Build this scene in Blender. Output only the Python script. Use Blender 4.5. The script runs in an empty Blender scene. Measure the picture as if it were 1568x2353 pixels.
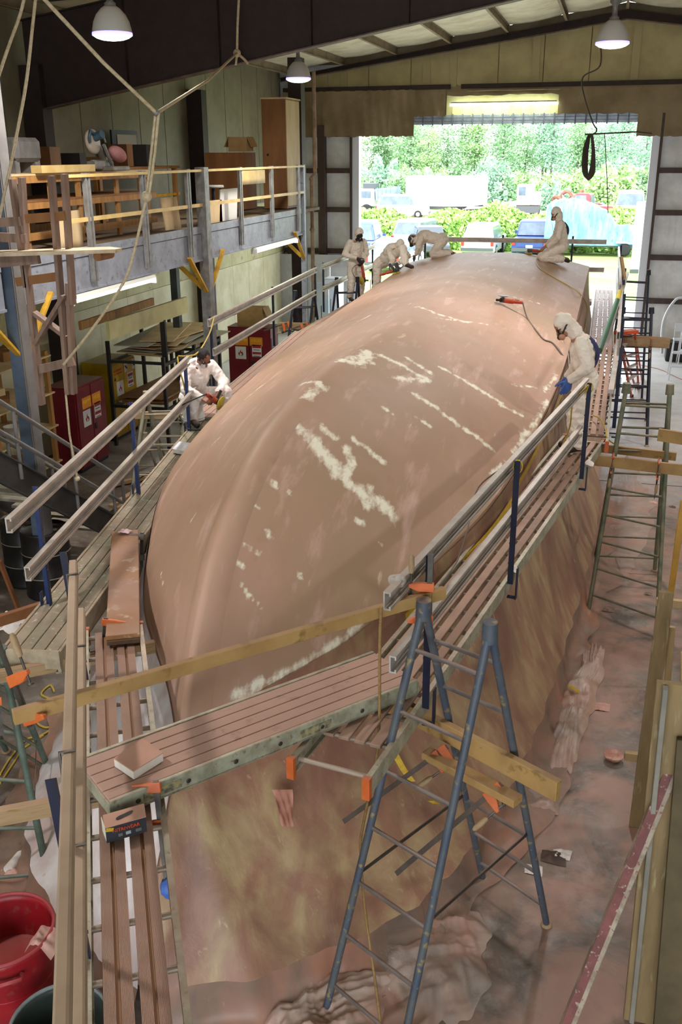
import bpy, bmesh, math, random
import numpy as np
from mathutils import Vector, Matrix, Quaternion
from mathutils.bvhtree import BVHTree
random.seed(7); np.random.seed(7)
scn = bpy.context.scene
COL = scn.collection
V = Vector
# ---------------- camera (building axes: +Y towards the big door, +X right, +Z up) ----------------
FPX = 2200.0; CAMH = 5.2
_dy = V((631., 825., -2200.)).normalized()          # building long axis seen by the camera
_dx = V((8684., -776., 2200.)); _dx = (_dx - _dy*_dx.dot(_dy)).normalized()
_dz = _dx.cross(_dy)
CAMR = Matrix((_dx, _dy, _dz))                       # camera -> world rotation
cam_d = bpy.data.cameras.new('camera'); cam = bpy.data.objects.new('camera', cam_d); COL.objects.link(cam)
cam.matrix_world = Matrix.Translation((0, 0, CAMH)) @ CAMR.to_4x4()
cam_d.sensor_fit = 'AUTO'; cam_d.sensor_width = 36.0; cam_d.lens = FPX/2353.0*36.0
cam_d.clip_start = 0.05; cam_d.clip_end = 1000
scn.camera = cam
scn.view_settings.view_transform = 'Standard'; scn.view_settings.look = 'None'
scn.view_settings.gamma = 1.0; scn.view_settings.use_curve_mapping = False
scn.view_settings.exposure = 0.2
# ---------------- sky: bright overcast ----------------
W = bpy.data.worlds.new('overcast_sky'); scn.world = W; W.use_nodes = True
_bg = W.node_tree.nodes['Background']; _bg.inputs['Color'].default_value = (0.86, 0.93, 1.0, 1); _bg.inputs['Strength'].default_value = 6.0
try:
    scn.cycles.max_bounces = 8; scn.cycles.diffuse_bounces = 5; scn.cycles.transparent_max_bounces = 12
    scn.cycles.sample_clamp_indirect = 8.0
except Exception: pass
sun_d = bpy.data.lights.new('veiled_sun', 'SUN'); sun_d.energy = 3.0; sun_d.angle = math.radians(25); sun_d.color = (1.0, .97, .9)
sun = bpy.data.objects.new('veiled_sun', sun_d); COL.objects.link(sun); sun.rotation_euler = (math.radians(28), math.radians(-14), 0)

def ray(u, v):
    return CAMR @ V(((u-784.0)/FPX, -(v-1176.5)/FPX, -1.0))
def at(u, v, z=None, Y=None, X=None):
    """survey: the point of the place seen at picture point (u, v) that lies on a level, a cross plane or a long plane"""
    d = ray(u, v)
    if z is not None: t = (z-CAMH)/d.z
    elif Y is not None: t = Y/d.y
    else: t = X/d.x
    return V((d.x*t, d.y*t, CAMH+d.z*t))
def hgt(u, v, p):
    """height of the point straight above/below p seen at picture row v"""
    d = ray(u, v); t = math.hypot(p[0], p[1])/math.hypot(d.x, d.y); return CAMH+d.z*t

# ---------------- materials ----------------
def lin(c):
    if isinstance(c, str): c = [int(c[i:i+2], 16)/255 for i in (0, 2, 4)]
    return tuple(((x/12.92) if x <= .04045 else ((x+.055)/1.055)**2.4) for x in c[:3])+(1.0,)
MATS = {}
PINK = 'ab8a79'
def mat(name, c1, c2=None, scale=4.0, rough=.7, metal=0., stretch=(1, 1, 1), bump=0., dust=0., dustc=PINK, lo=.4, hi=.62, detail=5, emit=None, alpha=None, coat=0., trans=0., c3=None, spec=.4, wave=None):
    """procedural surface: colour c1 broken up by noise with c2, specks c3, settled sanding dust on up-facing sides"""
    if name in MATS: return MATS[name]
    m = bpy.data.materials.new(name); m.use_nodes = True; MATS[name] = m
    nt = m.node_tree; N = nt.nodes; L = nt.links; b = N['Principled BSDF']
    b.inputs['Roughness'].default_value = rough; b.inputs['Metallic'].default_value = metal
    b.inputs['Specular IOR Level'].default_value = spec
    if coat: b.inputs['Coat Weight'].default_value = coat; b.inputs['Coat Roughness'].default_value = .25
    if trans: b.inputs['Transmission Weight'].default_value = trans
    if alpha is not None: b.inputs['Alpha'].default_value = alpha
    b.inputs['Base Color'].default_value = lin(c1)
    if emit: b.inputs['Emission Color'].default_value = lin(emit[0]); b.inputs['Emission Strength'].default_value = emit[1]
    if not (c2 or bump or dust or c3): return m
    tc = N.new('ShaderNodeTexCoord'); mp = N.new('ShaderNodeMapping'); L.new(tc.outputs['Object'], mp.inputs[0]); mp.inputs['Scale'].default_value = stretch
    nz = N.new('ShaderNodeTexNoise'); nz.inputs['Scale'].default_value = scale; nz.inputs['Detail'].default_value = detail; nz.inputs['Roughness'].default_value = .62
    L.new(mp.outputs[0], nz.inputs['Vector']); col = None
    def ramp(src, a, z):
        r = N.new('ShaderNodeMapRange'); r.inputs[1].default_value = a; r.inputs[2].default_value = z; L.new(src, r.inputs[0]); r.clamp = True; return r.outputs[0]
    def mix(f, a, bcol):
        x = N.new('ShaderNodeMix'); x.data_type = 'RGBA'
        L.new(f, x.inputs[0])
        for k, q in ((6, a), (7, bcol)):
            if isinstance(q, tuple): x.inputs[k].default_value = q
            else: L.new(q, x.inputs[k])
        return x.outputs[2]
    col = lin(c1)
    if c2: col = mix(ramp(nz.outputs['Fac'], lo, hi), lin(c1), lin(c2))
    if c3:
        n3 = N.new('ShaderNodeTexNoise'); n3.inputs['Scale'].default_value = scale*3.1; n3.inputs['Detail'].default_value = 6; L.new(mp.outputs[0], n3.inputs['Vector'])
        col = mix(ramp(n3.outputs['Fac'], .6, .68), col, lin(c3))
    if dust:
        g = N.new('ShaderNodeNewGeometry'); s = N.new('ShaderNodeSeparateXYZ'); L.new(g.outputs['Normal'], s.inputs[0])
        up = ramp(s.outputs['Z'], .35, .95)
        n2 = N.new('ShaderNodeTexNoise'); n2.inputs['Scale'].default_value = 2.3; n2.inputs['Detail'].default_value = 4; L.new(tc.outputs['Object'], n2.inputs['Vector'])
        nn = ramp(n2.outputs['Fac'], .3, .6)
        a = N.new('ShaderNodeMath'); a.operation = 'MULTIPLY'; L.new(up, a.inputs[0]); L.new(nn, a.inputs[1])
        a2 = N.new('ShaderNodeMath'); a2.operation = 'MULTIPLY'; L.new(a.outputs[0], a2.inputs[0]); a2.inputs[1].default_value = dust
        col = mix(a2.outputs[0], col, lin(dustc))
    if not isinstance(col, tuple): L.new(col, b.inputs['Base Color'])
    if bump:
        bn = N.new('ShaderNodeBump'); bn.inputs['Strength'].default_value = bump; bn.inputs['Distance'].default_value = .02
        L.new(nz.outputs['Fac'], bn.inputs['Height']); L.new(bn.outputs[0], b.inputs['Normal'])
    return m

# ---------------- mesh building ----------------
def frame(d, up=V((0, 0, 1))):
    d = V(d).normalized(); up = V(up)
    if abs(d.dot(up)) > .98: up = V((0, 1, 0)) if abs(d.y) < .9 else V((1, 0, 0))
    s = d.cross(up).normalized(); return s, s.cross(d).normalized(), d      # side, up, along
class MB:
    def __init__(s): s.v = []; s.f = []; s.mi = []; s.sm = []
    def add(s, vs, fs, sm=False, mi=0):
        o = len(s.v); s.v += [tuple(p) for p in vs]; s.f += [tuple(i+o for i in f) for f in fs]; s.mi += [mi]*len(fs); s.sm += [sm]*len(fs); return s
    def box(s, c, size, rz=0., R=None, mi=0):
        R = R or Matrix.Rotation(rz, 3, 'Z'); h = [q/2 for q in size]
        vs = [V(c)+R @ V((x*h[0], y*h[1], z*h[2])) for x in (-1, 1) for y in (-1, 1) for z in (-1, 1)]
        return s.add(vs, [(0, 1, 3, 2), (4, 6, 7, 5), (0, 4, 5, 1), (2, 3, 7, 6), (0, 2, 6, 4), (1, 5, 7, 3)], mi=mi)
    def bb(s, a, b, mi=0):
        a = V(a); b = V(b); return s.box((a+b)/2, [abs(b[i]-a[i]) for i in range(3)], mi=mi)
    def beam(s, p0, p1, w, h, up=V((0, 0, 1)), mi=0):
        p0 = V(p0); p1 = V(p1); sd, u, d = frame(p1-p0, up)
        vs = [p+sd*x*w/2+u*y*h/2 for p in (p0, p1) for x, y in ((-1, -1), (1, -1), (1, 1), (-1, 1))]
        return s.add(vs, [(0, 3, 2, 1), (4, 5, 6, 7), (0, 1, 5, 4), (1, 2, 6, 5), (2, 3, 7, 6), (3, 0, 4, 7)], mi=mi)
    def extrude(s, prof, p0, p1, up=V((0, 0, 1)), cap=True, sm=False, mi=0):
        """closed 2-D outline (side, up) swept from p0 to p1"""
        p0 = V(p0); p1 = V(p1); sd, u, d = frame(p1-p0, up); n = len(prof)
        vs = [p+sd*x+u*y for p in (p0, p1) for x, y in prof]
        fs = [(i, (i+1) % n, n+(i+1) % n, n+i) for i in range(n)]
        s.add(vs, fs, sm, mi)
        if cap: s.add(vs, [tuple(range(n))[::-1], tuple(range(n, 2*n))], False, mi)
        return s
    def tube(s, p0, p1, r, r2=None, n=10, cap=True, mi=0):
        r2 = r if r2 is None else r2; p0 = V(p0); p1 = V(p1); sd, u, d = frame(p1-p0)
        vs = [p+(sd*math.cos(a)+u*math.sin(a))*q for p, q in ((p0, r), (p1, r2)) for a in [2*math.pi*i/n for i in range(n)]]
        s.add(vs, [(i, (i+1) % n, n+(i+1) % n, n+i) for i in range(n)], True, mi)
        if cap: s.add(vs, [tuple(range(n))[::-1], tuple(range(n, 2*n))], False, mi)
        return s
    def path(s, pts, r, n=8, closed=False, mi=0):
        pts = [V(p) for p in pts]; m = len(pts); vs = []; pu = None
        rr = r if isinstance(r, (list, tuple)) else [r]*m
        for i, p in enumerate(pts):
            d = (pts[(i+1) % m]-pts[i-1]) if closed else (pts[min(i+1, m-1)]-pts[max(i-1, 0)])
            if d.length < 1e-9: d = V((0, 0, 1))
            if pu is None: sd, u, _ = frame(d)
            else:
                d.normalize(); u = (pu-d*pu.dot(d))
                u = u.normalized() if u.length > 1e-6 else frame(d)[1]
                sd = d.cross(u).normalized()
            pu = u
            vs += [p+(sd*math.cos(a)+u*math.sin(a))*rr[i] for a in [2*math.pi*k/n for k in range(n)]]
        fs = [(i*n+k, i*n+(k+1) % n, ((i+1) % m)*n+(k+1) % n, ((i+1) % m)*n+k) for i in range(m if closed else m-1) for k in range(n)]
        s.add(vs, fs, True, mi)
        if not closed: s.add(vs, [tuple(range(n))[::-1], tuple(range((m-1)*n, m*n))], False, mi)
        return s
    def lathe(s, c, prof, axis=V((0, 0, 1)), n=24, mi=0, closed=False, sm=True):
        c = V(c); sd, u, d = frame(axis); m = len(prof)
        vs = [c+d*h+(sd*math.cos(a)+u*math.sin(a))*r for r, h in prof for a in [2*math.pi*i/n for i in range(n)]]
        rng = m if closed else m-1
        s.add(vs, [(i*n+k, i*n+(k+1) % n, ((i+1) % m)*n+(k+1) % n, ((i+1) % m)*n+k) for i in range(rng) for k in range(n)], sm, mi)
        if not closed:
            if prof[0][0] > 1e-4: s.add(vs[:n], [tuple(range(n))[::-1]], False, mi)
            if prof[-1][0] > 1e-4: s.add(vs[-n:], [tuple(range(n))], False, mi)
        return s
    def ball(s, c, r, n=14, m=9, R=None, mi=0):
        c = V(c); r = r if isinstance(r, (tuple, list)) else (r, r, r); R = R or Matrix.Identity(3)
        vs = [c+R @ V((r[0]*math.sin(t)*math.cos(p), r[1]*math.sin(t)*math.sin(p), r[2]*math.cos(t))) for t in [math.pi*(i+.02)/(m+.04) for i in range(m+1)] for p in [2*math.pi*k/n for k in range(n)]]
        s.add(vs, [(i*n+k, (i+1)*n+k, (i+1)*n+(k+1) % n, i*n+(k+1) % n) for i in range(m) for k in range(n)], True, mi)
        return s.add(vs, [tuple(range(n)), tuple(range(m*n, m*n+n))[::-1]], True, mi)
    def cap2(s, p0, p1, r0, r1, n=12):
        """round-ended tapered limb"""
        p0 = V(p0); p1 = V(p1); s.tube(p0, p1, r0, r1, n); s.ball(p0, r0, n, 7); s.ball(p1, r1, n, 7); return s
    def prism(s, poly, a, b, mi=0):
        """polygon of 3-D points thickened by vector b (poly at a offset)"""
        n = len(poly); p = [V(q)+V(a) for q in poly]; q = [x+V(b) for x in p]
        return s.add(p+q, [tuple(range(n))[::-1], tuple(range(n, 2*n))]+[(i, (i+1) % n, n+(i+1) % n, n+i) for i in range(n)], mi=mi)
    def grid(s, P, sm=True, mi=0, flip=False):
        """P[i][j] points"""
        n = len(P); m = len(P[0]); vs = [p for r in P for p in r]
        fs = [(i*m+j, i*m+j+1, (i+1)*m+j+1, (i+1)*m+j) for i in range(n-1) for j in range(m-1)]
        if flip: fs = [f[::-1] for f in fs]
        return s.add(vs, fs, sm, mi)
    def mesh(s, name, off=V((0, 0, 0))):
        me = bpy.data.meshes.new(name); me.from_pydata([(p[0]-off[0], p[1]-off[1], p[2]-off[2]) for p in s.v], [], s.f); me.update()
        me.polygons.foreach_set('use_smooth', s.sm); me.polygons.foreach_set('material_index', s.mi); return me
    def build(s, name, m, parent=None, bevel=0., label=None, mods=None):
        off = V((0, 0, 0)); p = parent
        while p is not None: off += p.location; p = p.parent
        me = s.mesh(name, off)
        for q in (m if isinstance(m, (list, tuple)) else [m]): me.materials.append(q)
        o = bpy.data.objects.new(name, me); COL.objects.link(o)
        if parent is not None: o.parent = parent
        if bevel:
            b = o.modifiers.new('edge', 'BEVEL'); b.width = bevel; b.segments = 1; b.limit_method = 'ANGLE'; b.angle_limit = math.radians(50)
        if label: o['label'] = label
        return o
def tag(o, label, cat, group=None, kind=None):
    if label: o['label'] = label
    if cat: o['category'] = cat
    if group: o['group'] = group
    if kind: o['kind'] = kind
    return o
def thing(name, label, cat, loc=(0, 0, 0), group=None):
    o = bpy.data.objects.new(name, None); COL.objects.link(o); o.location = V(loc); o.empty_display_size = .1
    return tag(o, label, cat, group)
def struct(o): o['kind'] = 'structure'; return o
def copy_tree(o, parent=None, loc=None):
    c = o.copy(); COL.objects.link(c)
    if parent is not None: c.parent = parent
    if loc is not None: c.location = loc
    for ch in list(o.children): copy_tree(ch, c)
    return c
def bake(o, subdiv=None):
    """apply an object's modifiers"""
    dg = bpy.context.evaluated_depsgraph_get(); dg.update(); me = bpy.data.meshes.new_from_object(o.evaluated_get(dg)); old = o.data
    o.modifiers.clear(); o.data = me; return o
def text_mesh(txt, size, font_shear=0., ext=.002):
    c = bpy.data.curves.new('lettering', 'FONT'); c.body = txt; c.size = size; c.align_x = 'CENTER'; c.align_y = 'CENTER'; c.extrude = ext; c.shear = font_shear; c.resolution_u = 2
    o = bpy.data.objects.new('lettering', c); COL.objects.link(o)
    dg = bpy.context.evaluated_depsgraph_get(); me = bpy.data.meshes.new_from_object(o.evaluated_get(dg)); bpy.data.objects.remove(o); return me
def put_text(name, txt, size, c, xd, yd, m, parent, sx=1.):
    """lettering lying in the plane xd (reading direction), yd (up of the letters) at world point c"""
    me = text_mesh(txt, size); X = V(xd).normalized(); Yv = V(yd).normalized(); Z = X.cross(Yv); off = V((0, 0, 0)); p = parent
    while p is not None: off += p.location; p = p.parent
    for vtx in me.vertices: q = vtx.co; vtx.co = V(c)-off+X*q.x*sx+Yv*q.y+Z*q.z
    me.materials.append(m); o = bpy.data.objects.new(name, me); COL.objects.link(o); o.parent = parent; return o
def lerp(a, b, t): return V(a)+(V(b)-V(a))*t
def smooth_pts(pts, k=6):
    """Catmull-Rom through points"""
    pts = [V(p) for p in pts]; out = []
    for i in range(len(pts)-1):
        a = pts[max(i-1, 0)]; b = pts[i]; c = pts[i+1]; d = pts[min(i+2, len(pts)-1)]
        for j in range(k):
            t = j/k; out.append(.5*((2*b)+(c-a)*t+(2*a-5*b+4*c-d)*t*t+(3*b-a-3*c+d)*t**3))
    return out+[pts[-1]]
def pchip(x, xs, ys):
    """monotone cubic interpolation, vectorised"""
    xs = np.array(xs, float); ys = np.array(ys, float); h = np.diff(xs); dl = np.diff(ys)/h; d = np.zeros(len(xs))
    for i in range(1, len(xs)-1):
        if dl[i-1]*dl[i] > 0:
            w1 = 2*h[i]+h[i-1]; w2 = h[i]+2*h[i-1]; d[i] = (w1+w2)/(w1/dl[i-1]+w2/dl[i])
    d[0] = dl[0]; d[-1] = dl[-1]; x = np.clip(np.asarray(x, float), xs[0], xs[-1])
    i = np.clip(np.searchsorted(xs, x)-1, 0, len(xs)-2); t = (x-xs[i])/h[i]
    return (2*t**3-3*t**2+1)*ys[i]+(t**3-2*t**2+t)*h[i]*d[i]+(-2*t**3+3*t**2)*ys[i+1]+(t**3-t**2)*h[i]*d[i+1]
# ======================= the shed =======================
YW, XL, XR = 29.1, -9.6, 9.6
def roofz(x): return 8.9-.148*abs(x)
M_conc = bpy.data.materials.new('dusty_concrete'); M_conc.use_nodes = True
def _floor_mat(m):
    nt = m.node_tree; N = nt.nodes; L = nt.links; b = N['Principled BSDF']
    g = N.new('ShaderNodeNewGeometry'); sp = N.new('ShaderNodeSeparateXYZ'); L.new(g.outputs['Position'], sp.inputs[0])
    def nz(sc, det, dist=0.):
        n = N.new('ShaderNodeTexNoise'); n.inputs['Scale'].default_value = sc; n.inputs['Detail'].default_value = det; n.inputs['Roughness'].default_value = .65; n.inputs['Distortion'].default_value = dist
        L.new(g.outputs['Position'], n.inputs['Vector']); return n.outputs['Fac']
    def mr(s, a, z, o0=0., o1=1.):
        r = N.new('ShaderNodeMapRange'); L.new(s, r.inputs[0])
        for k, q in enumerate((a, z, o0, o1)): r.inputs[k+1].default_value = q
        return r.outputs[0]
    def ma(op, a, bb):
        x = N.new('ShaderNodeMath'); x.operation = op
        for k, q in enumerate((a, bb)):
            if isinstance(q, (int, float)): x.inputs[k].default_value = q
            else: L.new(q, x.inputs[k])
        return x.outputs[0]
    def mix(f, a, c):
        x = N.new('ShaderNodeMix'); x.data_type = 'RGBA'; L.new(f, x.inputs[0])
        for k, q in ((6, a), (7, c)):
            if isinstance(q, tuple): x.inputs[k].default_value = q
            else: L.new(q, x.inputs[k])
        return x.outputs[2]
    c = mix(mr(nz(1.3, 8, .4), .42, .62), lin('746a5f'), lin('544a41'))
    c = mix(mr(nz(5.5, 8, .2), .5, .7), c, lin('8d857b'))
    c = mix(mr(nz(.8, 6, .6), .56, .68), c, lin('4c433c'))
    c = mix(mr(sp.outputs['Y'], 14, 19.5), c, mix(mr(nz(2.2, 6), .4, .65), lin('e0dfdd'), lin('d2d0cc')))  # paler towards the door: daylight glare on the floor put into its colour
    # sanding dust: thick in the strip beside the hull, thinning out away from it
    dx = ma('ABSOLUTE', ma('SUBTRACT', sp.outputs['X'], .45), 0.)
    fx = mr(dx, .3, 1.7, 1., .12); fy = mr(sp.outputs['Y'], 2.5, 4.2, .35, 1.); fy2 = mr(sp.outputs['Y'], 13, 22, 1., .15)
    f = ma('MULTIPLY', ma('MULTIPLY', fx, fy), fy2); f = ma('MULTIPLY', f, mr(nz(1.6, 7, .6), .38, .6))
    c = mix(ma('MINIMUM', f, .85), c, lin('a07a68'))
    L.new(c, b.inputs['Base Color']); L.new(mr(nz(3., 4), .3, .7, .3, .6), b.inputs['Roughness'])
    bn = N.new('ShaderNodeBump'); bn.inputs['Strength'].default_value = .12; bn.inputs['Distance'].default_value = .02; L.new(nz(9., 8), bn.inputs['Height']); L.new(bn.outputs[0], b.inputs['Normal'])
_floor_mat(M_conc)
M_joint = mat('floor_joint', '3a322d', '5a4c44', 6, .8)
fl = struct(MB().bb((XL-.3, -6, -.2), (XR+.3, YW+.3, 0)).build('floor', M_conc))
def strip(p, q, w, name='floor_joint', m=M_joint, parent=fl):
    p = V(p); q = V(q); return MB().beam(p+V((0, 0, .0015)), q+V((0, 0, .0015)), w, .003).build(name, m, parent)
strip((.93, 1.5, 0), (.93, 6.4, 0), .06)
strip((-9.5, 8.2, 0), (-2.9, 8.2, 0), .02); strip((1.0, 6.4, 0), (9, 6.4, 0), .02); strip((-4.6, 2, 0), (-4.6, 29, 0), .02); strip((-3, 16, 0), (9, 16, 0), .02)

M_girt = mat('red_oxide_steel', '4a3c38', '54433d', 8, .6, .3)
M_raft = mat('dark_primer_steel', '2c201c', '352722', 5, .7)
M_ins = mat('white_vinyl_insulation', 'cfc9b6', 'b9b29c', 1.5, .55, bump=.25)
M_insb = mat('tan_vinyl_insulation', '8d7a5c', '7a6849', 1.2, .6, bump=.4)
M_metal_w = mat('pale_wall_sheet', 'e9e9ea', 'd2d1cf', 1.6, .5, .1)
M_ply_g = mat('yellowed_wall_board', 'c8c59a', 'b5ae80', 1.1, .65, bump=.1, c3='9a8f62')
M_jamb = mat('white_door_jamb', 'd9dce6', None, rough=.35)
# left wall: boards below, insulation above, columns
wl = struct(MB().bb((XL-.15, -6, 0), (XL-.05, YW, roofz(XL))).build('wall_left', mat('wall_sheet', 'b9b59e', rough=.7)))
y = -5.9
while y < YW-.2:
    MB().bb((XL-.05, y, .02), (XL-.02, min(y+1.21, YW-.05), 2.42)).build('wall_board', mat('pale_wall_board', 'd8d4b4', 'c4bd96', 1.3, .6), wl)
    MB().bb((XL-.05, y, 2.43), (XL-.03, min(y+1.21, YW-.05), 3.9)).build('wall_board', M_ply_g, wl)
    MB().bb((XL-.05, y+.01, 3.92), (XL-.035, min(y+1.2, YW-.05), roofz(XL)-.05)).build('insulation_panel', mat('dim_khaki_insulation', '857d66', '776f58', 1.5, .65, bump=.25), wl)
    y += 1.22
for yc in (1.8, 8.6, 15.5, 22.3):
    MB().bb((XL-.02, yc-.15, 0), (XL+.35, yc+.15, 6.6)).build('column', M_raft, wl)
wr = struct(MB().bb((XR+.05, -6, 0), (XR+.15, YW, roofz(XR))).build('wall_right', M_ins))
# wall behind the camera with its own open door
wf = thing('wall_front', None, None, (0, -6, 0)); wf['kind'] = 'structure'
for a, b in (((XL-.2, -6.1, 0), (-5.0, -6, 8)), ((5.0, -6.1, 0), (XR+.2, -6, 8)), ((-5.0, -6.1, 5.6), (5.0, -6, 8.9))): MB().bb(a, b).build('wall_sheet', M_ins, wf)
# roof: insulation sheets between purlins
ce = struct(MB().prism([(XL-.3, -6, roofz(XL-.3)+.05), (0, -6, roofz(0)+.05), (XR+.3, -6, roofz(XR+.3)+.05), (XR+.3, -6, roofz(XR+.3)+.15), (0, -6, roofz(0)+.15), (XL-.3, -6, roofz(XL-.3)+.15)], (0, 0, 0), (0, YW+6.2, 0)).build('ceiling', mat('roof_sheet', '8c8878', rough=.6)))
M_purl = mat('tan_purlin', '8d7d66', '75664f', 3, .7)
M_insr = mat('roof_insulation', 'd6cfb6', 'bcb396', 1.4, .55, bump=.3)
xp = [-9.2+1.53*i for i in range(13)]
for i, x in enumerate(xp):
    z = roofz(x)
    MB().extrude([(-.035, -.2), (.035, -.2), (.035, -.185), (-.02, -.185), (-.02, -.015), (.035, -.015), (.035, 0), (-.035, 0)], (x, -5.9, z), (x, YW-.02, z)).build('purlin', M_purl, ce)
    if i < len(xp)-1:
        x2 = xp[i+1]
        for ya, yb in ((-5.9, 8.5), (8.7, 15.4), (15.6, 22.2), (22.4, 28.9)):
            n = 8; P = []
            for k in range(n+1):
                t = k/n; xx = x+.04+(x2-x-.08)*t; s = math.sin(math.pi*t)*.05
                P.append([V((xx, ya, roofz(xx)-.01-s)), V((xx, (ya+yb)/2, roofz(xx)-.012-s*1.15)), V((xx, yb, roofz(xx)-.01-s))])
            MB().grid(P).build('insulation_sheet', M_insr, ce)
def rafter(yc, bot, flange=.2, name='rafter', lab='dark tapered steel rafter spanning the shed in front of the lamps'):
    r = thing(name, lab, 'beam', (0, yc, 8)); r['kind'] = 'structure'
    n = 12
    for sg in (-1, 1):
        top = [V((sg*x, yc, roofz(x)-.22)) for x in np.linspace(XL*-1-.05, 0, n)]
        bo = [V((p.x, yc, bot(abs(p.x)))) for p in top]
        mb = MB()
        for i in range(n-1):
            mb.add([bo[i]+V((0, -.008, 0)), bo[i+1]+V((0, -.008, 0)), top[i+1]+V((0, -.008, 0)), top[i]+V((0, -.008, 0)), bo[i]+V((0, .008, 0)), bo[i+1]+V((0, .008, 0)), top[i+1]+V((0, .008, 0)), top[i]+V((0, .008, 0))], [(0, 1, 2, 3), (7, 6, 5, 4)])
        mb.build('web', M_raft, r)
        for L_, nm in ((bo, 'bottom_flange'), (top, 'top_flange')):
            MB().beam(L_[0], L_[-1], flange, .018).build(nm, mat('flange_steel', '6b5b50', '4a3c35', 4, .6) if nm == 'bottom_flange' else M_raft, r)
        for x in (1.5, 3.1, 4.6, 6.1, 7.7):       # web stiffeners and purlin braces
            MB().beam((sg*x, yc-.06, bot(x)), (sg*x, yc-.06, roofz(x)-.22), .012, .1, up=V((0, 1, 0))).build('stiffener', M_raft, r)
    return r
rafter(15.5, lambda x: 7.52-.171*x)
for x in (-4.65, -3.1, -1.5):       # diagonal flange braces up to the purlins
    pass
rafter(28.85, lambda x: 8.47-.135*x, .16, 'rafter', 'slim dark rafter along the top of the door wall')
rafter(1.0, lambda x: 7.52-.171*x, .2, 'rafter', 'dark tapered rafter overhead near the camera')
# ------------- door wall -------------
wb = thing('wall_back', None, None, (0, YW, 0)); wb['kind'] = 'structure'
JL, JR = -7.23, .93                    # clear opening between the jambs
DT = 6.02
MB().bb((XL-.2, YW, 0), (JL-.16, YW+.04, 7.6)).build('wall_sheet', M_metal_w, wb)
MB().bb((JR+.16, YW, 0), (XR+.2, YW+.04, 7.6)).build('wall_sheet', M_metal_w, wb)
MB().prism([(JL-.2, YW, DT), (JR+.2, YW, DT), (JR+.2, YW, 7.0), (XR+.2, YW, 7.0), (XR+.2, YW, roofz(XR)), (0, YW, roofz(0)), (XL-.2, YW, roofz(XL)), (XL-.2, YW, 7.0), (JL-.2, YW, 7.0)], (0, .02, 0), (0, .05, 0)).build('header_sheet', M_insb, wb)
for x0, x1 in ((XL+.02, JL-.2), (JR+.2, XR-.02)):
    for z in (1.25, 2.45, 3.65, 4.75, 5.75):
        MB().extrude([(-.08, -.07), (.08, -.07), (.08, .07), (-.08, .07), (-.08, .055), (.065, .055), (.065, -.055), (-.08, -.055)], (x0, YW-.09, z), (x1, YW-.09, z)).build('girt', M_girt, wb)
for x in (XL+.25, -8.35):
    MB().bb((x-.1, YW-.3, 0), (x+.1, YW-.02, 6)).build('wall_post', M_girt, wb)
for x in (1.62, 1.78, 3.4, 5.2):
    MB().bb((x-.012, YW-.02, .05), (x+.012, YW-.001, 8.2)).build('seam', M_metal_w, wb)
# hanging insulation above the door
def drape(x0, x1, z0, z1, y, name='insulation_panel', m=M_insb, amp=.05, seed=1):
    rn = random.Random(seed); P = []; n = 14; k = 7; ph = rn.random()*6
    for i in range(n+1):
        x = x0+(x1-x0)*i/n; row = []
        zt = min(z1, roofz(x)-.3)
        for j in range(k+1):
            z = z0+(zt-z0)*j/k + (rn.uniform(-.025, .02) if j == 0 else 0)
            row.append(V((x, y-amp*(.6+.4*math.sin(i*1.3+ph+j*.5))*(1-.5*j/k)-rn.random()*.012, z)))
        P.append(row)
    return MB().grid(P).build(name, m, wb)
e = [-9.5, -8.3, -7.1, -6.35, -5.62]
for i in range(4): drape(e[i], e[i+1]+.02, 5.68, 6.9, YW-.2, seed=i)
e = [-5.62, -4.9]
drape(-5.62, -4.72, 6.2, 6.9, YW-.15, seed=21); drape(-1.62, .52, 6.2, 6.9, YW-.15, seed=22)
drape(-4.72, -1.62, 6.72, 6.95, YW-.12, seed=23)
e = [.5, 1.7, 2.9, 4.2, 5.6]
for i in range(4): drape(e[i], e[i+1]+.02, 5.62, 6.95, YW-.16, seed=30+i, amp=.03)
M_insy = mat('yellowish_insulation', 'b5a878', 'a4956a', 1.2, .6, bump=.25)
for i in range(11): drape(-9.4+i*1.22, -9.4+(i+1)*1.22-.02, 7.0, 9, YW-.04, seed=50+i, m=M_insy, amp=.02)
for x in (-7.7, -5.3, -4.55, -2.3, .3):
    MB().bb((x-.1, YW-.1, 6.95), (x+.1, YW-.05, roofz(x)-.35)).build('insulation_batten', mat('batten_tape', 'a89a70', rough=.6), wb)
MB().beam((XL+.1, YW-.16, 6.95), (-4.6, YW-.16, 6.95), .12, .12).build('header_girt', M_raft, wb)
MB().beam((-4.3, YW-.16, 6.95), (XR, YW-.16, 6.95), .12, .12).build('header_girt', M_raft, wb)
MB().tube((-4.1, YW-.24, 6.84), (-1.6, YW-.24, 6.84), .022).build('conduit', M_purl, wb)
M_foam = mat('yellow_foam_edge', 'b9ad5a', 'a39a50', 9, .9, bump=.8)
MB().bb((-4.72, YW-.02, 6.18), (-1.62, YW+.04, 6.75)).build('lit_recess_panel', mat('recess_panel', 'd9d3a0', 'c6bf86', 2, .5), wb)
for i in range(11):
    x = -4.55+i*.27; MB().bb((x, YW-.05, 6.18), (x+.02, YW-.018, 6.45)).build('rib', mat('recess_panel', 'd9d3a0'), wb)
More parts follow.
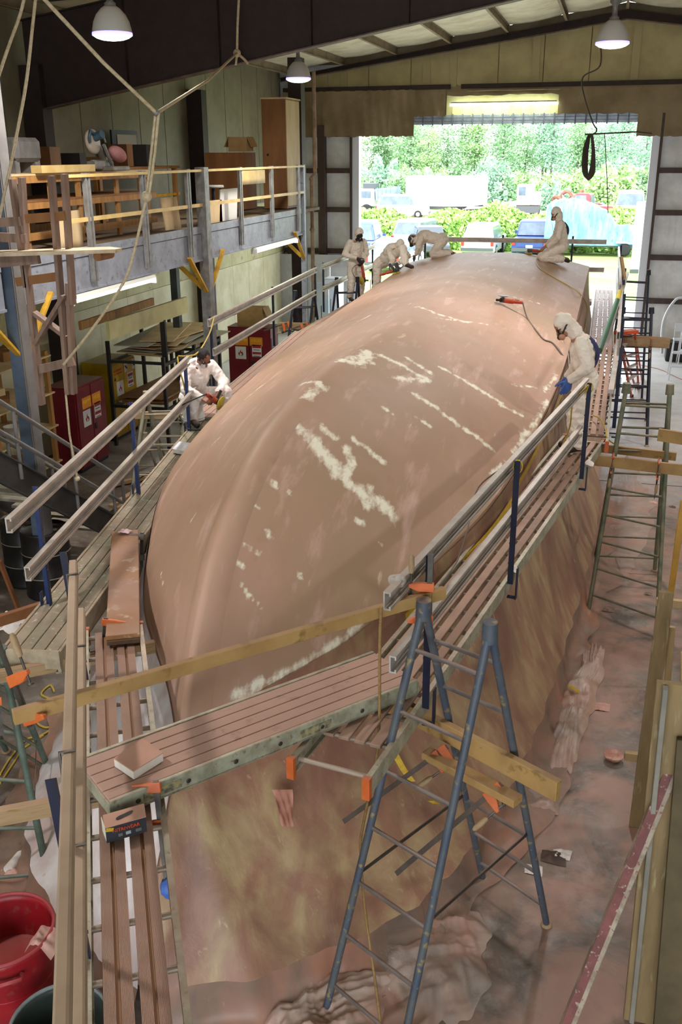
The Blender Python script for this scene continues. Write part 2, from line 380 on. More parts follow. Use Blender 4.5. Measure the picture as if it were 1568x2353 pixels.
# door: jambs and the rolled curtain's bottom edge
d1 = thing('door_1', None, None, ((JL+JR)/2, YW, 0)); d1['kind'] = 'structure'
for x, nm in ((JL-.1, 'door_jamb'), (JR+.1, 'door_jamb')):
    MB().bb((x-.1, YW-.16, 0), (x+.1, YW+.12, 6.2)).build(nm, M_jamb, d1)
    MB().bb((x-.1+(-.07 if x < 0 else .2), YW-.2, 0), (x-.1+(0 if x < 0 else .27), YW-.02, 6.2)).build('jamb_channel', M_girt, d1)
M_curt = mat('galvanised_curtain', 'a9b2bd', '8f98a4', 5, .4, .5)
cx0, cx1 = -5.66, .55
for j in range(3):
    MB().bb((cx0, YW-.05+j*.005, 5.98+j*.085), (cx1, YW+.03, 6.055+j*.085)).build('curtain_slat', M_curt, d1)
n = 22
for i in range(n+1):
    x = cx0+(cx1-cx0)*i/n; MB().bb((x-.02, YW-.075, 5.95), (x+.02, YW-.045, 6.25)).build('slat_clip', mat('grey_clip', '6d7480', rough=.5), d1)
# column and downpipe in the corner behind the mezzanine
MB().bb((-7.15, 22.1, 0), (-6.85, 22.4, 7.2)).build('column', M_raft, wl)
pp = thing('drain_pipe', 'tan vertical pipe beside the dark corner column', 'pipe', (-6.55, 22.0, 0))
MB().path([(-6.6, 22.0, 0), (-6.6, 22.0, 4.72), (-6.52, 22, 4.8), (-6.52, 22, 6.9)], .045, 10).build('pipe', mat('tan_pipe', '9b8468', '7c664c', 5, .5), pp)
for z in (1.6, 3.55, 4.65): MB().lathe((-6.6, 22, z), [(.055, 0), (.06, .01), (.06, .05), (.055, .06)]).build('collar', M_purl, pp)
# ======================= upturned hull =======================
XK = -2.42
_s = [0, .04, .1, .18, .27, .36, .55, 1.0]
KY = lambda s: pchip(s, _s, [4.87, 5.02, 5.68, 7.04, 8.6, 10.4, 14.0, 22.5]); KZ = lambda s: pchip(s, _s, [1.58, 1.9, 2.69, 3.2, 3.335, 3.3, 3.2, 3.1])
CB = lambda s: pchip(s, _s, [0, .245, .86, 1.18, 1.6, 1.82, 2.01, 2.07]); CY = lambda s: pchip(s, _s, [4.87, 5.3, 6.2, 6.95, 8.3, 10.0, 13.6, 23.0]); CZ = lambda s: pchip(s, _s, [1.58, 1.7, 1.88, 2.04, 2.22, 2.36, 2.54, 2.79])
SB = lambda s: pchip(s, _s, [0, .75, 1.5, 1.9, 2.15, 2.35, 2.6, 2.65]); SY = lambda s: pchip(s, _s, [4.1, 4.5, 5.25, 6.3, 7.7, 9.6, 13.5, 22.6])
SZ = .3
def hullp(s, q, side=1):
    """q 0..1 keel to chine, 1..2 chine to sheer"""
    s = np.asarray(s, float); q = np.asarray(q, float)
    ky, kz, cb, cy, cz, sb, sy = KY(s), KZ(s), CB(s), CY(s), CZ(s), SB(s), SY(s)
    qb = np.clip(q, 0, 1); qt = np.clip(q-1, 0, 1)
    e = .05; fb = (np.sqrt(qb*qb+e*e)-e)/(math.sqrt(1+e*e)-e)
    conv = .5*np.sin(math.pi*qb)*np.minimum(cb, 1.3)*.12
    x = cb*qb; y = ky+(cy-ky)*qb; z = kz+(cz-kz)*fb+conv*(qb < 1)
    ft = qt**1.75
    x = np.where(q > 1, cb+(sb-cb)*ft, x); y = np.where(q > 1, cy+(sy-cy)*qt, y); z = np.where(q > 1, cz+(SZ-cz)*qt, z)
    return np.stack([XK+side*x, y, z], -1)
def build_hull():
    S = np.concatenate([np.linspace(0, .1, 70), np.linspace(.1, .4, 150)[1:], np.linspace(.4, 1, 150)[1:]])
    Q = np.concatenate([np.linspace(-2, -1, 20), np.linspace(-1, 0, 64)[1:], np.linspace(0, 1, 64)[1:], np.linspace(1, 2, 20)[1:]])
    ns, nq = len(S), len(Q); SS, QQ = np.meshgrid(S, Q, indexing='ij')
    P = hullp(SS, np.abs(QQ)); P[..., 0] = XK+np.sign(QQ)*(P[..., 0]-XK)
    rn = np.random.RandomState(3)
    P[..., 2] += .006*np.sin(SS*60+QQ*3)*np.exp(-((np.abs(QQ)-.5)/.5)**2)
    vs = P.reshape(-1, 3); idx = np.arange(ns*nq).reshape(ns, nq)
    f = np.stack([idx[:-1, :-1], idx[:-1, 1:], idx[1:, 1:], idx[1:, :-1]], -1).reshape(-1, 4)
    fs = [tuple(map(int, q)) for q in f]+[tuple(int(i) for i in idx[-1, :])]
    return vs, fs, P, S, Q
_hv, _hf, HP, HS, HQ = build_hull()
HBVH = BVHTree.FromPolygons([tuple(p) for p in _hv], [f for f in _hf[:-1]])
def onhull(u, v):
    for k in range(40):
        h = HBVH.ray_cast(V((0, 0, CAMH)), ray(u, v+k*2).normalized())
        if h[0] is not None: break
    return h[0], h[1]
def hullz(x, y):
    h = HBVH.ray_cast(V((x, y, 6)), V((0, 0, -1))); return h[0], h[1]
# bare filler patches where the pink fairing has been sanded through: (polyline in picture points, width in m)
patches = [([(660, 965), (720, 1010), (770, 1060), (800, 1110), (850, 1150)], .085), ([(700, 1000), (745, 1045), (775, 1085)], .1), ([(770, 1075), (800, 1085)], .06), ([(795, 1030), (810, 1060), (800, 1090)], .06), ([(815, 1010), (850, 1035), (880, 1060)], .05), ([(745, 985), (770, 1005)], .06), ([(825, 1130), (845, 1165)], .06),
 ([(855, 1130), (880, 1160), (905, 1190)], .09), ([(700, 880), (740, 885), (705, 915)], .06), ([(730, 880), (735, 890)], .07), ([(790, 830), (830, 835), (850, 810)], .1), ([(810, 825), (850, 830)], .09), ([(885, 820), (925, 840), (950, 855), (980, 870)], .07), ([(940, 825), (985, 855)], .07), ([(910, 870), (980, 875)], .06),
 ([(950, 905), (1000, 935), (1050, 975), (1090, 1000), (1135, 1035)], .06), ([(1015, 845), (1060, 870), (1110, 900), (1150, 925)], .06), ([(960, 705), (1000, 720), (1070, 740)], .06), ([(1150, 930), (1200, 955)], .05), ([(880, 935), (900, 950)], .05), ([(960, 960), (990, 980)], .05), ([(1180, 885), (1230, 890)], .03), ([(1000, 730), (1120, 745)], .03), ([(1170, 680), (1250, 700)], .03),
 ([(580, 1160), (592, 1165)], .035), ([(632, 1110), (638, 1120)], .035), ([(660, 1125), (668, 1135)], .03), ([(560, 1250), (590, 1270)], .035), ([(612, 1220), (618, 1228)], .035), ([(690, 1320), (695, 1330)], .025), ([(555, 1345), (600, 1400)], .025), ([(870, 1245), (876, 1250)], .02), ([(540, 1290), (560, 1300)], .03), ([(820, 1195), (830, 1200)], .04),
 ([(545, 1600), (590, 1570), (650, 1560), (700, 1530), (760, 1490), (825, 1440)], .055), ([(960, 1330), (1010, 1280)], .02), ([(1180, 1040), (1230, 970), (1260, 920)], .04), ([(1130, 1090), (1160, 1060)], .03), ([(1200, 1000), (1220, 985)], .05), ([(1250, 900), (1280, 860)], .04),
 ([(440, 1195), (450, 1180)], .03), ([(370, 1320), (375, 1340)], .02), ([(480, 1030), (500, 1010)], .03), ([(560, 920), (610, 880)], .025), ([(820, 740), (850, 725)], .03)]
_att = np.zeros(len(_hv))
for pl, wd in patches:
    pts = [onhull(*p)[0] for p in pl]; pts = [p for p in pts if p is not None]
    for a, b in zip(pts[:-1], pts[1:]):
        n = max(2, int((b-a).length/.04))
        for i in range(n+1):
            c = np.array(a.lerp(b, i/n)); d2 = ((_hv-c)**2).sum(1); np.maximum(_att, np.exp(-d2/(wd*wd*.9)), out=_att)
M_hull = bpy.data.materials.new('pink_fairing'); M_hull.use_nodes = True
def _hullmat(m):
    nt = m.node_tree; N = nt.nodes; L = nt.links; b = N['Principled BSDF']
    tc = N.new('ShaderNodeTexCoord')
    def nz(sc, det, st=(1, 1, 1), rot=0.):
        mp = N.new('ShaderNodeMapping'); mp.inputs['Scale'].default_value = st; mp.inputs['Rotation'].default_value = (0, 0, rot); L.new(tc.outputs['Object'], mp.inputs[0])
        n = N.new('ShaderNodeTexNoise'); n.inputs['Scale'].default_value = sc; n.inputs['Detail'].default_value = det; n.inputs['Roughness'].default_value = .6; L.new(mp.outputs[0], n.inputs['Vector']); return n.outputs['Fac']
    def mr(s, a, z, o0=0., o1=1.):
        r = N.new('ShaderNodeMapRange'); L.new(s, r.inputs[0])
        for k, q in enumerate((a, z, o0, o1)): r.inputs[k+1].default_value = q
        return r.outputs[0]
    def mix(f, a, c):
        x = N.new('ShaderNodeMix'); x.data_type = 'RGBA'; L.new(f, x.inputs[0])
        for k, q in ((6, a), (7, c)):
            if isinstance(q, tuple): x.inputs[k].default_value = q
            else: L.new(q, x.inputs[k])
        return x.outputs[2]
    c = mix(mr(nz(1.1, 5, (2.2, .45, 1), -.15), .35, .65), lin('bc9884'), lin('b28d75'))
    c = mix(mr(nz(.55, 4), .4, .62), c, lin('a98b70'))
    c = mix(mr(nz(2.2, 6, (3., .5, 1), .1), .56, .75), c, lin('ceab9b'))
    # thin flecks stretched along the sanding strokes
    c = mix(mr(nz(2.6, 6, (3.2, .55, 1), -.55), .66, .72, 0, .75), c, lin('d9bfa6'))
    c = mix(mr(nz(3.4, 8, (1, .35, 1)), .62, .74, 0, .5), c, lin('a87a63'))
    at_ = N.new('ShaderNodeAttribute'); at_.attribute_name = 'bare'
    s = N.new('ShaderNodeMath'); s.operation = 'MULTIPLY_ADD'; L.new(nz(7., 8, (2.4, .9, 1), -.6), s.inputs[0]); s.inputs[1].default_value = 2.8; s.inputs[2].default_value = -1.45
    t = N.new('ShaderNodeMath'); t.operation = 'ADD'; L.new(at_.outputs['Fac'], t.inputs[0]); L.new(s.outputs[0], t.inputs[1])
    t2 = N.new('ShaderNodeMath'); t2.operation = 'MULTIPLY'; L.new(mr(t.outputs[0], .35, .95), t2.inputs[0]); L.new(mr(at_.outputs['Fac'], .05, .3), t2.inputs[1])
    c = mix(t2.outputs[0], c, lin('f2ecd6'))
    L.new(c, b.inputs['Base Color']); b.inputs['Roughness'].default_value = .55; b.inputs['Specular IOR Level'].default_value = .25
    bn = N.new('ShaderNodeBump'); bn.inputs['Strength'].default_value = .06; L.new(nz(2.5, 5, (2, .6, 1)), bn.inputs['Height']); L.new(bn.outputs[0], b.inputs['Normal'])
_hullmat(M_hull)
hull = thing('boat_hull', 'large upturned boat hull faired in dusty pink filler', 'boat', (XK, 13, 0))
me = bpy.data.meshes.new('hull_skin'); me.from_pydata([(p[0]-XK, p[1]-13, p[2]) for p in _hv], [], _hf); me.update()
me.polygons.foreach_set('use_smooth', [True]*(len(_hf)-1)+[False])
_a = me.attributes.new('bare', 'FLOAT', 'POINT'); _a.data.foreach_set('value', _att.astype(np.float32))
me.materials.append(M_hull); o = bpy.data.objects.new('hull_skin', me); COL.objects.link(o); o.parent = hull
o.modifiers.new('crisp chine', 'EDGE_SPLIT').split_angle = math.radians(28)
# stem band: a low rounded strip along the stem and forefoot
P = []
for s in np.linspace(.0, .2, 50):
    k = hullp(s, 0.)
    row = []
    for w in np.linspace(-1, 1, 9):
        cb = max(float(CB(s)), .05); q = min(abs(w)*.13/max(cb, .14), .9)
        p = hullp(s, q, 1 if w >= 0 else -1); nrm = V((w*.4, -.6 if s < .1 else -.2, .7)).normalized()
        row.append(V(p)+nrm*.016*max(0, 1-abs(w)**6)*min(1, (.2-s)/.05))
    P.append(row)
MB().grid(P).build('stem_band', M_hull, hull)
# deck-edge cradle timbers under the hull (it rests upside down)
M_w = mat('pale_timber', 'b8955f', 'a27f4a', 2.5, .75, stretch=(1, 8, 8), dust=.5)
for y in (6.2, 8.5, 12, 16, 20):
    sb = float(np.interp(y, SY(HS), SB(HS)))
    MB().bb((XK-sb+.15, y-.1, 0), (XK+sb-.15, y+.1, .3)).build('cradle_beam', mat('cradle_timber', '6e5a40', '5a4833', 3, .8), hull)
# ======================= staging planks, guard rails, trestles, clamps =======================
M_slat = mat('dusty_aluminium_slat', 'a08672', '8d7361', 7, .65, .1, stretch=(1, 1, 1), dust=.9, dustc='ab8775')
M_side = mat('scuffed_aluminium_side', 'b3b39c', '93917c', 9, .5, .35, dust=.6, c3='8f7a68')
M_rung = mat('aluminium_rung', 'a59483', rough=.45, metal=.4)
M_orange = mat('orange_plastic', 'c9642e', 'b4541f', 6, .5, dust=.35)
M_deck = mat('dusty_deck_board', 'a58474', 'ae8b7a', 3, .7, stretch=(1, 1, 1), dust=.5, c3='8f7462')
M_old = mat('weathered_deck', '8d8a72', '7a7763', 6, .85, bump=.5, dust=.45, dustc='b08d7c', c3='b5b39e')
M_blue = mat('navy_painted_steel', '1c2f5c', '16244a', 8, .4, .2)
M_blued = mat('dark_navy_steel', '191c33', '15172a', 8, .45, .2)
M_rail = mat('dusty_aluminium_rail', 'b8b0a6', 'a0988d', 6, .45, .35, dust=.5, dustc='c0ab9b')
M_timber = mat('pine_timber', 'a08460', '8d7250', 2.2, .7, stretch=(1, 1, 9), dust=.35, c3='8a6a3c')
M_timber2 = mat('yellow_pine', 'a88652', '957343', 3, .65, dust=.3, c3='7c6030')
M_brownb = mat('brown_board', 'a5784f', '94683f', 3, .75, dust=.85, dustc='a98674', c3='c9b8a0')
M_steel = mat('dull_steel', '55504a', '423c37', 9, .45, .6, dust=.4)
M_handle = mat('turned_wood_handle', 'a58a68', '8d7353', 8, .6)
def side_of(p0, p1):
    d = (V(p1)-V(p0)).normalized(); return V((d.y, -d.x, 0)), d
def slat_plank(name, label, p0, p1, w=.47, n=4, group=None, slat_w=.066, end_gap=.3, sides=M_side, grooved=False):
    p0 = V(p0); p1 = V(p1); s, d = side_of(p0, p1); L = (p1-p0).length
    t = thing(name, label, 'scaffold plank', p0, group)
    for sg in (-1, 1):
        a = p0+s*sg*(w/2-.012); b = p1+s*sg*(w/2-.012); q = -sg
        prof = [(-.014, -.11), (.014, -.11), (.014, 0), (-.014, 0)]
        prof = [(-.016, -.115), (.016, -.115), (.016, -.1), (-.006, -.1), (-.006, -.014), (.016, -.014), (.016, 0), (-.016, 0)]
        if sg < 0: prof = [(-x, y) for x, y in prof][::-1]
        MB().extrude([(-x, y) for x, y in prof][::-1], a, b).build('side_rail', sides, t)
        for e, dd in ((a, -d), (b, d)):
            MB().beam(e+dd*.0+V((0, 0, -.06)), e+dd*.035+V((0, 0, -.06)), .045, .135).build('end_cap', M_orange, t)
    k = int((L-.1)/.3)
    for i in range(k+1):
        c = p0+d*(.06+i*(L-.12)/k)+V((0, 0, -.045)); MB().tube(c-s*(w/2-.02), c+s*(w/2-.02), .016).build('rung', M_rung, t)
    xs = [(-.5+(i+.5)/n)*(w-.09) for i in range(n)] if not grooved else [q*w for q in (-.264, -.09, .095, .264)]
    for i, x in enumerate(xs):
        a = p0+s*x+d*end_gap+V((0, 0, -.012)); b = p1+s*x-d*end_gap*.4+V((0, 0, -.012))
        if grooved:
            h = slat_w/2; pr = [(-h, -.016), (h, -.016)]; m_ = 9
            for j in range(m_):
                x1 = h-(2*h)*j/m_; x2 = h-(2*h)*(j+.55)/m_; x3 = h-(2*h)*(j+1)/m_
                pr += [(x1, .005), (x2, .005), (x2, .0025), (x3+.0005, .0025)]
            MB().extrude(pr+[(-h, .005)], a, b).build('slat', M_slat, t)
        else:
            MB().beam(a, b, slat_w, .022).build('slat', M_slat, t, bevel=.003)
    for i in range(n-1) if grooved else []:
        if i % 2 == 0:
            x = (xs[i]+xs[i+1])/2; MB().beam(p0+s*x+d*end_gap+V((0, 0, -.03)), p1+s*x-d*.1+V((0, 0, -.03)), .022, .01).build('infill_strip', mat('strip_tan', '9c7455', rough=.7), t)
    return t
def deck_plank(name, label, p0, p1, w, n, m=M_deck, side=M_side, h=.1, group=None, holes=False, gap=.008):
    p0 = V(p0); p1 = V(p1); s, d = side_of(p0, p1); t = thing(name, label, 'scaffold plank', p0, group); bw = (w-.05)/n
    for i in range(n):
        x = -w/2+.025+bw*(i+.5); MB().beam(p0+s*x+V((0, 0, -.012)), p1+s*x+V((0, 0, -.012)), bw-gap, .024).build('deck_board', m, t, bevel=.003)
    for sg in (-1, 1):
        x = sg*(w/2-.012)
        MB().extrude([(-.012, -h), (.012, -h), (.012, .004), (-.012, .004)], p0+s*x, p1+s*x).build('side_rail', side, t, bevel=.003)
        MB().extrude([(-.012, -h), (.03, -h), (.03, -h+.012), (-.012, -h+.012)] if sg < 0 else [(-.03, -h), (.012, -h), (.012, -h+.012), (-.03, -h+.012)], p0+s*x, p1+s*x).build('side_lip', side, t)
    MB().beam(p0+s*(-w/2)+V((0, 0, -.05)), p0+s*(w/2)+V((0, 0, -.05)), .02, h-.02).build('end_bar', side, t)
    MB().beam(p1+s*(-w/2)+V((0, 0, -.05)), p1+s*(w/2)+V((0, 0, -.05)), .02, h-.02).build('end_bar', side, t)
    for i in range(1, 6):
        c = lerp(p0, p1, i/6)+V((0, 0, -.06)); MB().beam(c-s*(w/2-.02), c+s*(w/2-.02), .03, .03).build('cross_bar', side, t)
    if holes:
        L = (p1-p0).length
        for i in range(7):
            c = p0+d*(L*(i+.5)/7)+s*(w/2+.001)+V((0, 0, -.055)); MB().lathe(c, [(.006, 0), (.014, 0), (.014, .002), (.006, .002)], axis=s, n=14).build('rivet_hole', M_steel, t)
        for k_ in (.14, .62):
            c = p0+d*(L*k_)+s*(w/2+.0015)+V((0, 0, -.05)); MB().beam(c-d*.11, c+d*.11, .002, .05).build('worn_sticker', mat('yellow_grey_sticker', '9a9068', '57534a', 30, .6), t)
    return t
CH = [(-.022, -.055), (.022, -.055), (.022, -.03), (.012, -.03), (.012, -.045), (-.012, -.045), (-.012, .045), (.012, .045), (.012, .03), (.022, .03), (.022, .055), (-.022, .055)]
def rail(t, p0, p1, flip=False, m=M_rail, k=1.0, nm='rail'):
    pr = [(x*k, y*k) for x, y in CH]
    if flip: pr = [(-x, y) for x, y in pr][::-1]
    return MB().extrude(pr, p0, p1).build(nm, m, t, bevel=.002)
def post(t, base, top, m=M_blue, w=.045, out=V((1, 0, 0))):
    base = V(base); top = V(top); o_ = MB().extrude([(-w/2, -w/2), (w/2, -w/2), (w/2, -w/2+.008), (-w/2+.008, -w/2+.008), (-w/2+.008, w/2), (-w/2, w/2)], base, top, up=out).build('post', m, t)
    sd, u, d = frame(top-base, out)
    for k in range(1, 6): MB().tube(lerp(base, top, k/6)-u*.03, lerp(base, top, k/6)-u*.018, .008, n=6).build('post_bolt', M_steel, o_)
    MB().beam(base+out*.05+V((0, 0, -.13)), base+out*.05+V((0, 0, .14)), .05, .008, up=out).build('plank_bracket', m, t)
    MB().beam(base+out*.05+V((0, 0, -.12)), base-out*.02+V((0, 0, -.12)), .04, .012).build('bracket_hook', m, t)
    return o_
def loop(t, c, d, up, m, r=.035):
    pts = [V(c)+V(d)*math.cos(a)*r+V(up)*math.sin(a)*r*1.5 for a in np.linspace(0, 2*math.pi, 13)[:-1]]
    return MB().path(pts, .006, 5, closed=True).build('lashing', m, t)
M_ycord = mat('yellow_cord', 'c3a33a', rough=.6)
# right-hand slatted plank and the planks beyond it
RP0, RP1 = V((-1.245, 4.33, 2.0)), V((-.075, 11.47, 2.0)); rs, rd = side_of(RP0, RP1)
slat_plank('slatted_plank', 'long slatted aluminium plank with orange ends along the right side of the hull', RP0, RP1, .49)
slat_plank('slatted_plank', 'slatted plank behind the man with blue gloves, running on towards the door', (-.02, 11.25, 2.03), (.07, 17.6, 2.03), .46)
M_perf = mat('dusty_perforated_deck', 'b08a7e', '9d776b', 4, .55, .2)
pt = deck_plank('perforated_plank', 'perforated metal plank at the far right corner of the hull', (.05, 17.3, 2.0), (.02, 25.2, 2.0), .44, 4, M_perf, M_side)
for i in range(30):
    for j in (-.11, 0, .11):
        MB().lathe((.05-.03*i/30+j, 17.6+i*.25, 2.002), [(0, 0), (.028, 0), (.02, .006), (0, .006)], n=6).build('raised_hole', mat('bright_hole', 'd8d6d6', rough=.3, metal=.5), pt)
# right guard rail
RB = [RP0+rd*a+rs*.27 for a in (.85, 2.86, 5.75)]
g = thing('guard_rail', 'aluminium guard rail on three navy posts in front of the hull, right side', 'guard rail', RB[0], None)
for b in RB: post(g, b+V((0, 0, -.03)), b+V((0, 0, 1.0)), M_blued, out=rs)
n0 = RP0+rs*.22
rail(g, n0+rd*.28+V((0, 0, .94)), n0+rd*5.85+V((0, 0, .97))); rail(g, n0+rd*.38+V((0, 0, .5)), n0+rd*5.72+V((0, 0, .5)))
for b in RB[1:]: loop(g, b+V((0, 0, .95)), rs, V((0, 0, 1)), M_ycord)
g = thing('guard_rail', 'dark posts and pale rails bunched beyond the man with blue gloves', 'guard rail', (.3, 11.6, 2))
q0, q1 = V((.27, 11.7, 2)), V((.36, 17.4, 2)); qs, qd = side_of(q0, q1)
for a in (.3, 2.6, 5.2): post(g, q0+qd*a, q0+qd*a+V((0, 0, 1.0)), M_blued, out=qs)
rail(g, q0+V((-.05, 0, .5)), q1+V((-.05, 0, .5)), True); rail(g, q0+qd*1.4+V((-.05, 0, .95)), q1+V((-.05, 0, .95)), True)
g = thing('guard_rail', 'far right guard rail with dark posts by the door edge', 'guard rail', (.34, 18, 2))
q0, q1 = V((.34, 17.8, 2)), V((.33, 25.2, 2)); qs, qd = side_of(q0, q1)
for a in (.2, 2.4, 4.8, 7.2): post(g, q0+qd*a, q0+qd*a+V((0, 0, 1.1)), M_blued, out=qs)
rail(g, q0+V((-.05, 0, .5)), q1+V((-.05, 0, .5)), True); rail(g, q0+V((-.05, 0, 1.0)), q1+V((-.05, 0, 1.0)), True)
# left planks
LP0, LP1 = V((-3.66, 5.15, 1.95)), V((-4.86, 11.6, 1.95)); ls, ld = side_of(LP0, LP1)
deck_plank('deck_plank', 'weathered paint-spattered plank with grooves along the left bow', LP0, LP1, .44, 4, M_old, mat('weathered_side', 'a89a80', '8b7d66', 6, .8, dust=.4), .16)
deck_plank('deck_plank', 'dusty plank running on past the seated man on the left', LP1+V((-.02, -.3, .04)), (-5.5, 17.8, 1.99), .44, 4, M_deck, M_side, .1)
deck_plank('deck_plank', 'far left plank under the standing man with the sander', (-5.48, 17.5, 1.95), (-5.55, 25.0, 1.95), .46, 4, M_deck, M_side, .1)
def lrail(label, p0, p1, posts, hs, ends, m=M_blue, z=1.95):
    p0 = V(p0); p1 = V(p1); s, d = side_of(p0, p1); g = thing('guard_rail', label, 'guard rail', p0)
    for a in posts: post(g, p0+d*a+V((0, 0, -.03)), p0+d*a+V((0, 0, hs[0]+.06)), m, out=-s)
    for h_, (a, b) in zip(hs, ends): rail(g, p0+d*a+s*.05+V((0, 0, h_)), p0+d*b+s*.05+V((0, 0, h_)))
    return g
lq0 = V((-3.93, 5.86, 1.95)); lq1 = V((-4.885, 10.76, 1.95))
lrail('aluminium guard rail on three bright blue posts beside the left bow', lq0, lq1, (0, 2.58, 4.97), (.9, .45), ((-.62, 4.95), (-.42, 5.35)))
lrail('guard rail on dark posts in front of the red cabinet with boxes', (-5.48, 12.9, 1.97), (-5.9, 19.9, 1.97), (.15, 3.55, 6.9), (.97, .52), ((-.05, 6.8), (.1, 6.7)), M_blued)
lrail('far left guard rail crossing the edge of the daylight', (-5.92, 20.4, 1.97), (-5.95, 25.4, 1.97), (.1, 2.4, 4.9), (.97, .5), ((-.1, 5.0), (-.1, 5.0)), M_blued)
g = thing('guard_rail', 'long level rail crossing behind the stern in front of parked cars', 'guard rail', (-4.1, 24.2, 1.95))
for x in (-4.35, -2.45, -.8): post(g, (x, 24.2, 1.9), (x, 24.2, 3.36), M_blued, out=V((0, 1, 0)))
rail(g, (-4.45, 24.13, 3.24), (-.02, 24.13, 3.24)); rail(g, (-4.45, 24.13, 2.6), (-.02, 24.13, 2.6))
deck_plank('deck_plank', 'plank across the stern beneath the far rail', (-5.2, 24.0, 1.9), (-.25, 24.0, 1.9), .46, 4, M_deck, M_side, .1)
# near-left slatted plank, cross plank, bridging board
NP0, NP1 = V((-1.02, 1.62, 1.98)), V((-3.24, 5.6, 1.98)); ns_, nd = side_of(NP0, NP1)
slat_plank('slatted_plank', 'grooved slatted plank running from the lower left edge up to the bow', NP0, NP1, .41, 4, slat_w=.05, end_gap=.12, grooved=True)
deck_plank('cross_plank', 'pink-dusted solid plank laid across the bow with a holed metal side', (-2.375, 3.745, 2.12), (-1.09, 5.32, 2.12), .47, 5, M_deck, M_side, .1, holes=True, gap=.006)
g = thing('guard_rail', 'two dusty box rails on dark posts along the near left plank', 'guard rail', NP0)
for a in (1.45, 3.85):
    b = NP0+nd*a-ns_*.2; post(g, b+V((0, 0, -.03)), b-ns_*.05+V((0, 0, .9)), M_blued, out=-ns_)
M_brail = mat('dusty_box_rail', 'a8937a', '98836c', 4, .75, dust=.5, dustc='b59b84')
for h_, e0, e1 in ((.97, -.9, 3.42), (.52, -.6, 3.72)):
    a = NP0-ns_*.172+nd*e0+V((0, 0, h_)); b = NP0-ns_*.172+nd*e1+V((0, 0, h_))
    MB().extrude([(-.022, -.055), (.022, -.055), (.022, .055), (-.022, .055)], a, b).build('rail', M_brail, g, bevel=.008)
    for q in (1.45, 3.2):
        c = NP0-ns_*.172+nd*q+V((0, 0, h_)); MB().path([c+ns_*.03+V((0, 0, .06)), c-ns_*.03+V((0, 0, .06)), c-ns_*.03-V((0, 0, .06))], .007, 6).build('wire_hook', M_steel, g)
t = thing('bridging_board', 'brown paint-spotted board bridging two planks beside the left bow', 'board', (-3.5, 6.3, 2.0))
MB().beam((-3.955, 7.2, 2.035), (-3.035, 5.36, 2.05), .235, .038).build('upper_board', M_brownb, t, bevel=.004)
MB().beam((-3.93, 7.15, 2.0), (-3.03, 5.35, 2.012), .225, .036).build('lower_board', mat('dark_board', '5d4630', '4c3926', 4, .8), t, bevel=.004)
def timber(name, label, p0, p1, w=.04, h=.09, m=M_timber, group=None, up=V((0, 0, 1))):
    return tag(MB().beam(p0, p1, w, h, up).build(name, m, bevel=.003), label, 'timber', group)
timber('timber_rail', 'long timber rail crossing in front of the bow', (-2.385, 3.18, 2.85), (-.73, 4.95, 2.85), .04, .07, M_timber2)
timber('timber_bearer', 'pine bearer held in clamps under the right plank end, on the near ladder trestle', (-.15, 11.17, 1.83), (1.25, 10.94, 1.83), .04, .13, M_timber2)
timber('timber_bearer', 'second pine bearer just behind the clamped one', (-.1, 11.85, 1.78), (1.02, 11.67, 1.78), .04, .1, M_timber2)
timber('timber_offcut', 'short pine board end entering from the right edge above the bearers', (.74, 11.0, 2.22), (1.6, 10.75, 2.2), .04, .14, M_timber2)
timber('timber_bearer', 'bearer on the dark trestle by the doorway', (.2, 19.1, 1.84), (1.3, 19.0, 1.84), .05, .2, M_timber)
timber('timber_bearer', 'yellow pine bearer slanting out past the blue trestle', (-1.18, 5.4, 1.82), (.0, 4.685, 1.82), .05, .13, M_timber2)
timber('timber_offcut', 'dusty timber block clamped on the blue trestle', (-.82, 5.03, 1.70), (-.22, 4.69, 1.70), .09, .05, M_timber2)
timber('timber_bearer', 'timber bearer under the far end of the near left plank', (-3.95, 4.88, 1.83), (-2.95, 5.66, 1.83), .05, .09, M_timber)
timber('timber_bearer', 'reddish bearer under the weathered left plank', (-4.85, 5.35, 1.7), (-3.7, 7.15, 1.7), .05, .09, mat('red_brown_timber', '8d5b35', '7c4e2c', 3, .7))
timber('timber_bearer', 'dusty bearer clamped under the near left plank', (-3.1, 3.58, 1.82), (-2.05, 4.25, 1.82), .05, .1, M_timber)
timber('timber_bearer', 'pale bearer on the pipe trestles behind the seated man', (-6.35, 11.85, 1.78), (-4.6, 12.25, 1.78), .05, .1, M_timber)
timber('timber_bearer', 'bearer gripped by orange clamps at the far left railing', (-6.6, 19.4, 1.8), (-5.2, 19.5, 1.8), .05, .14, M_timber)
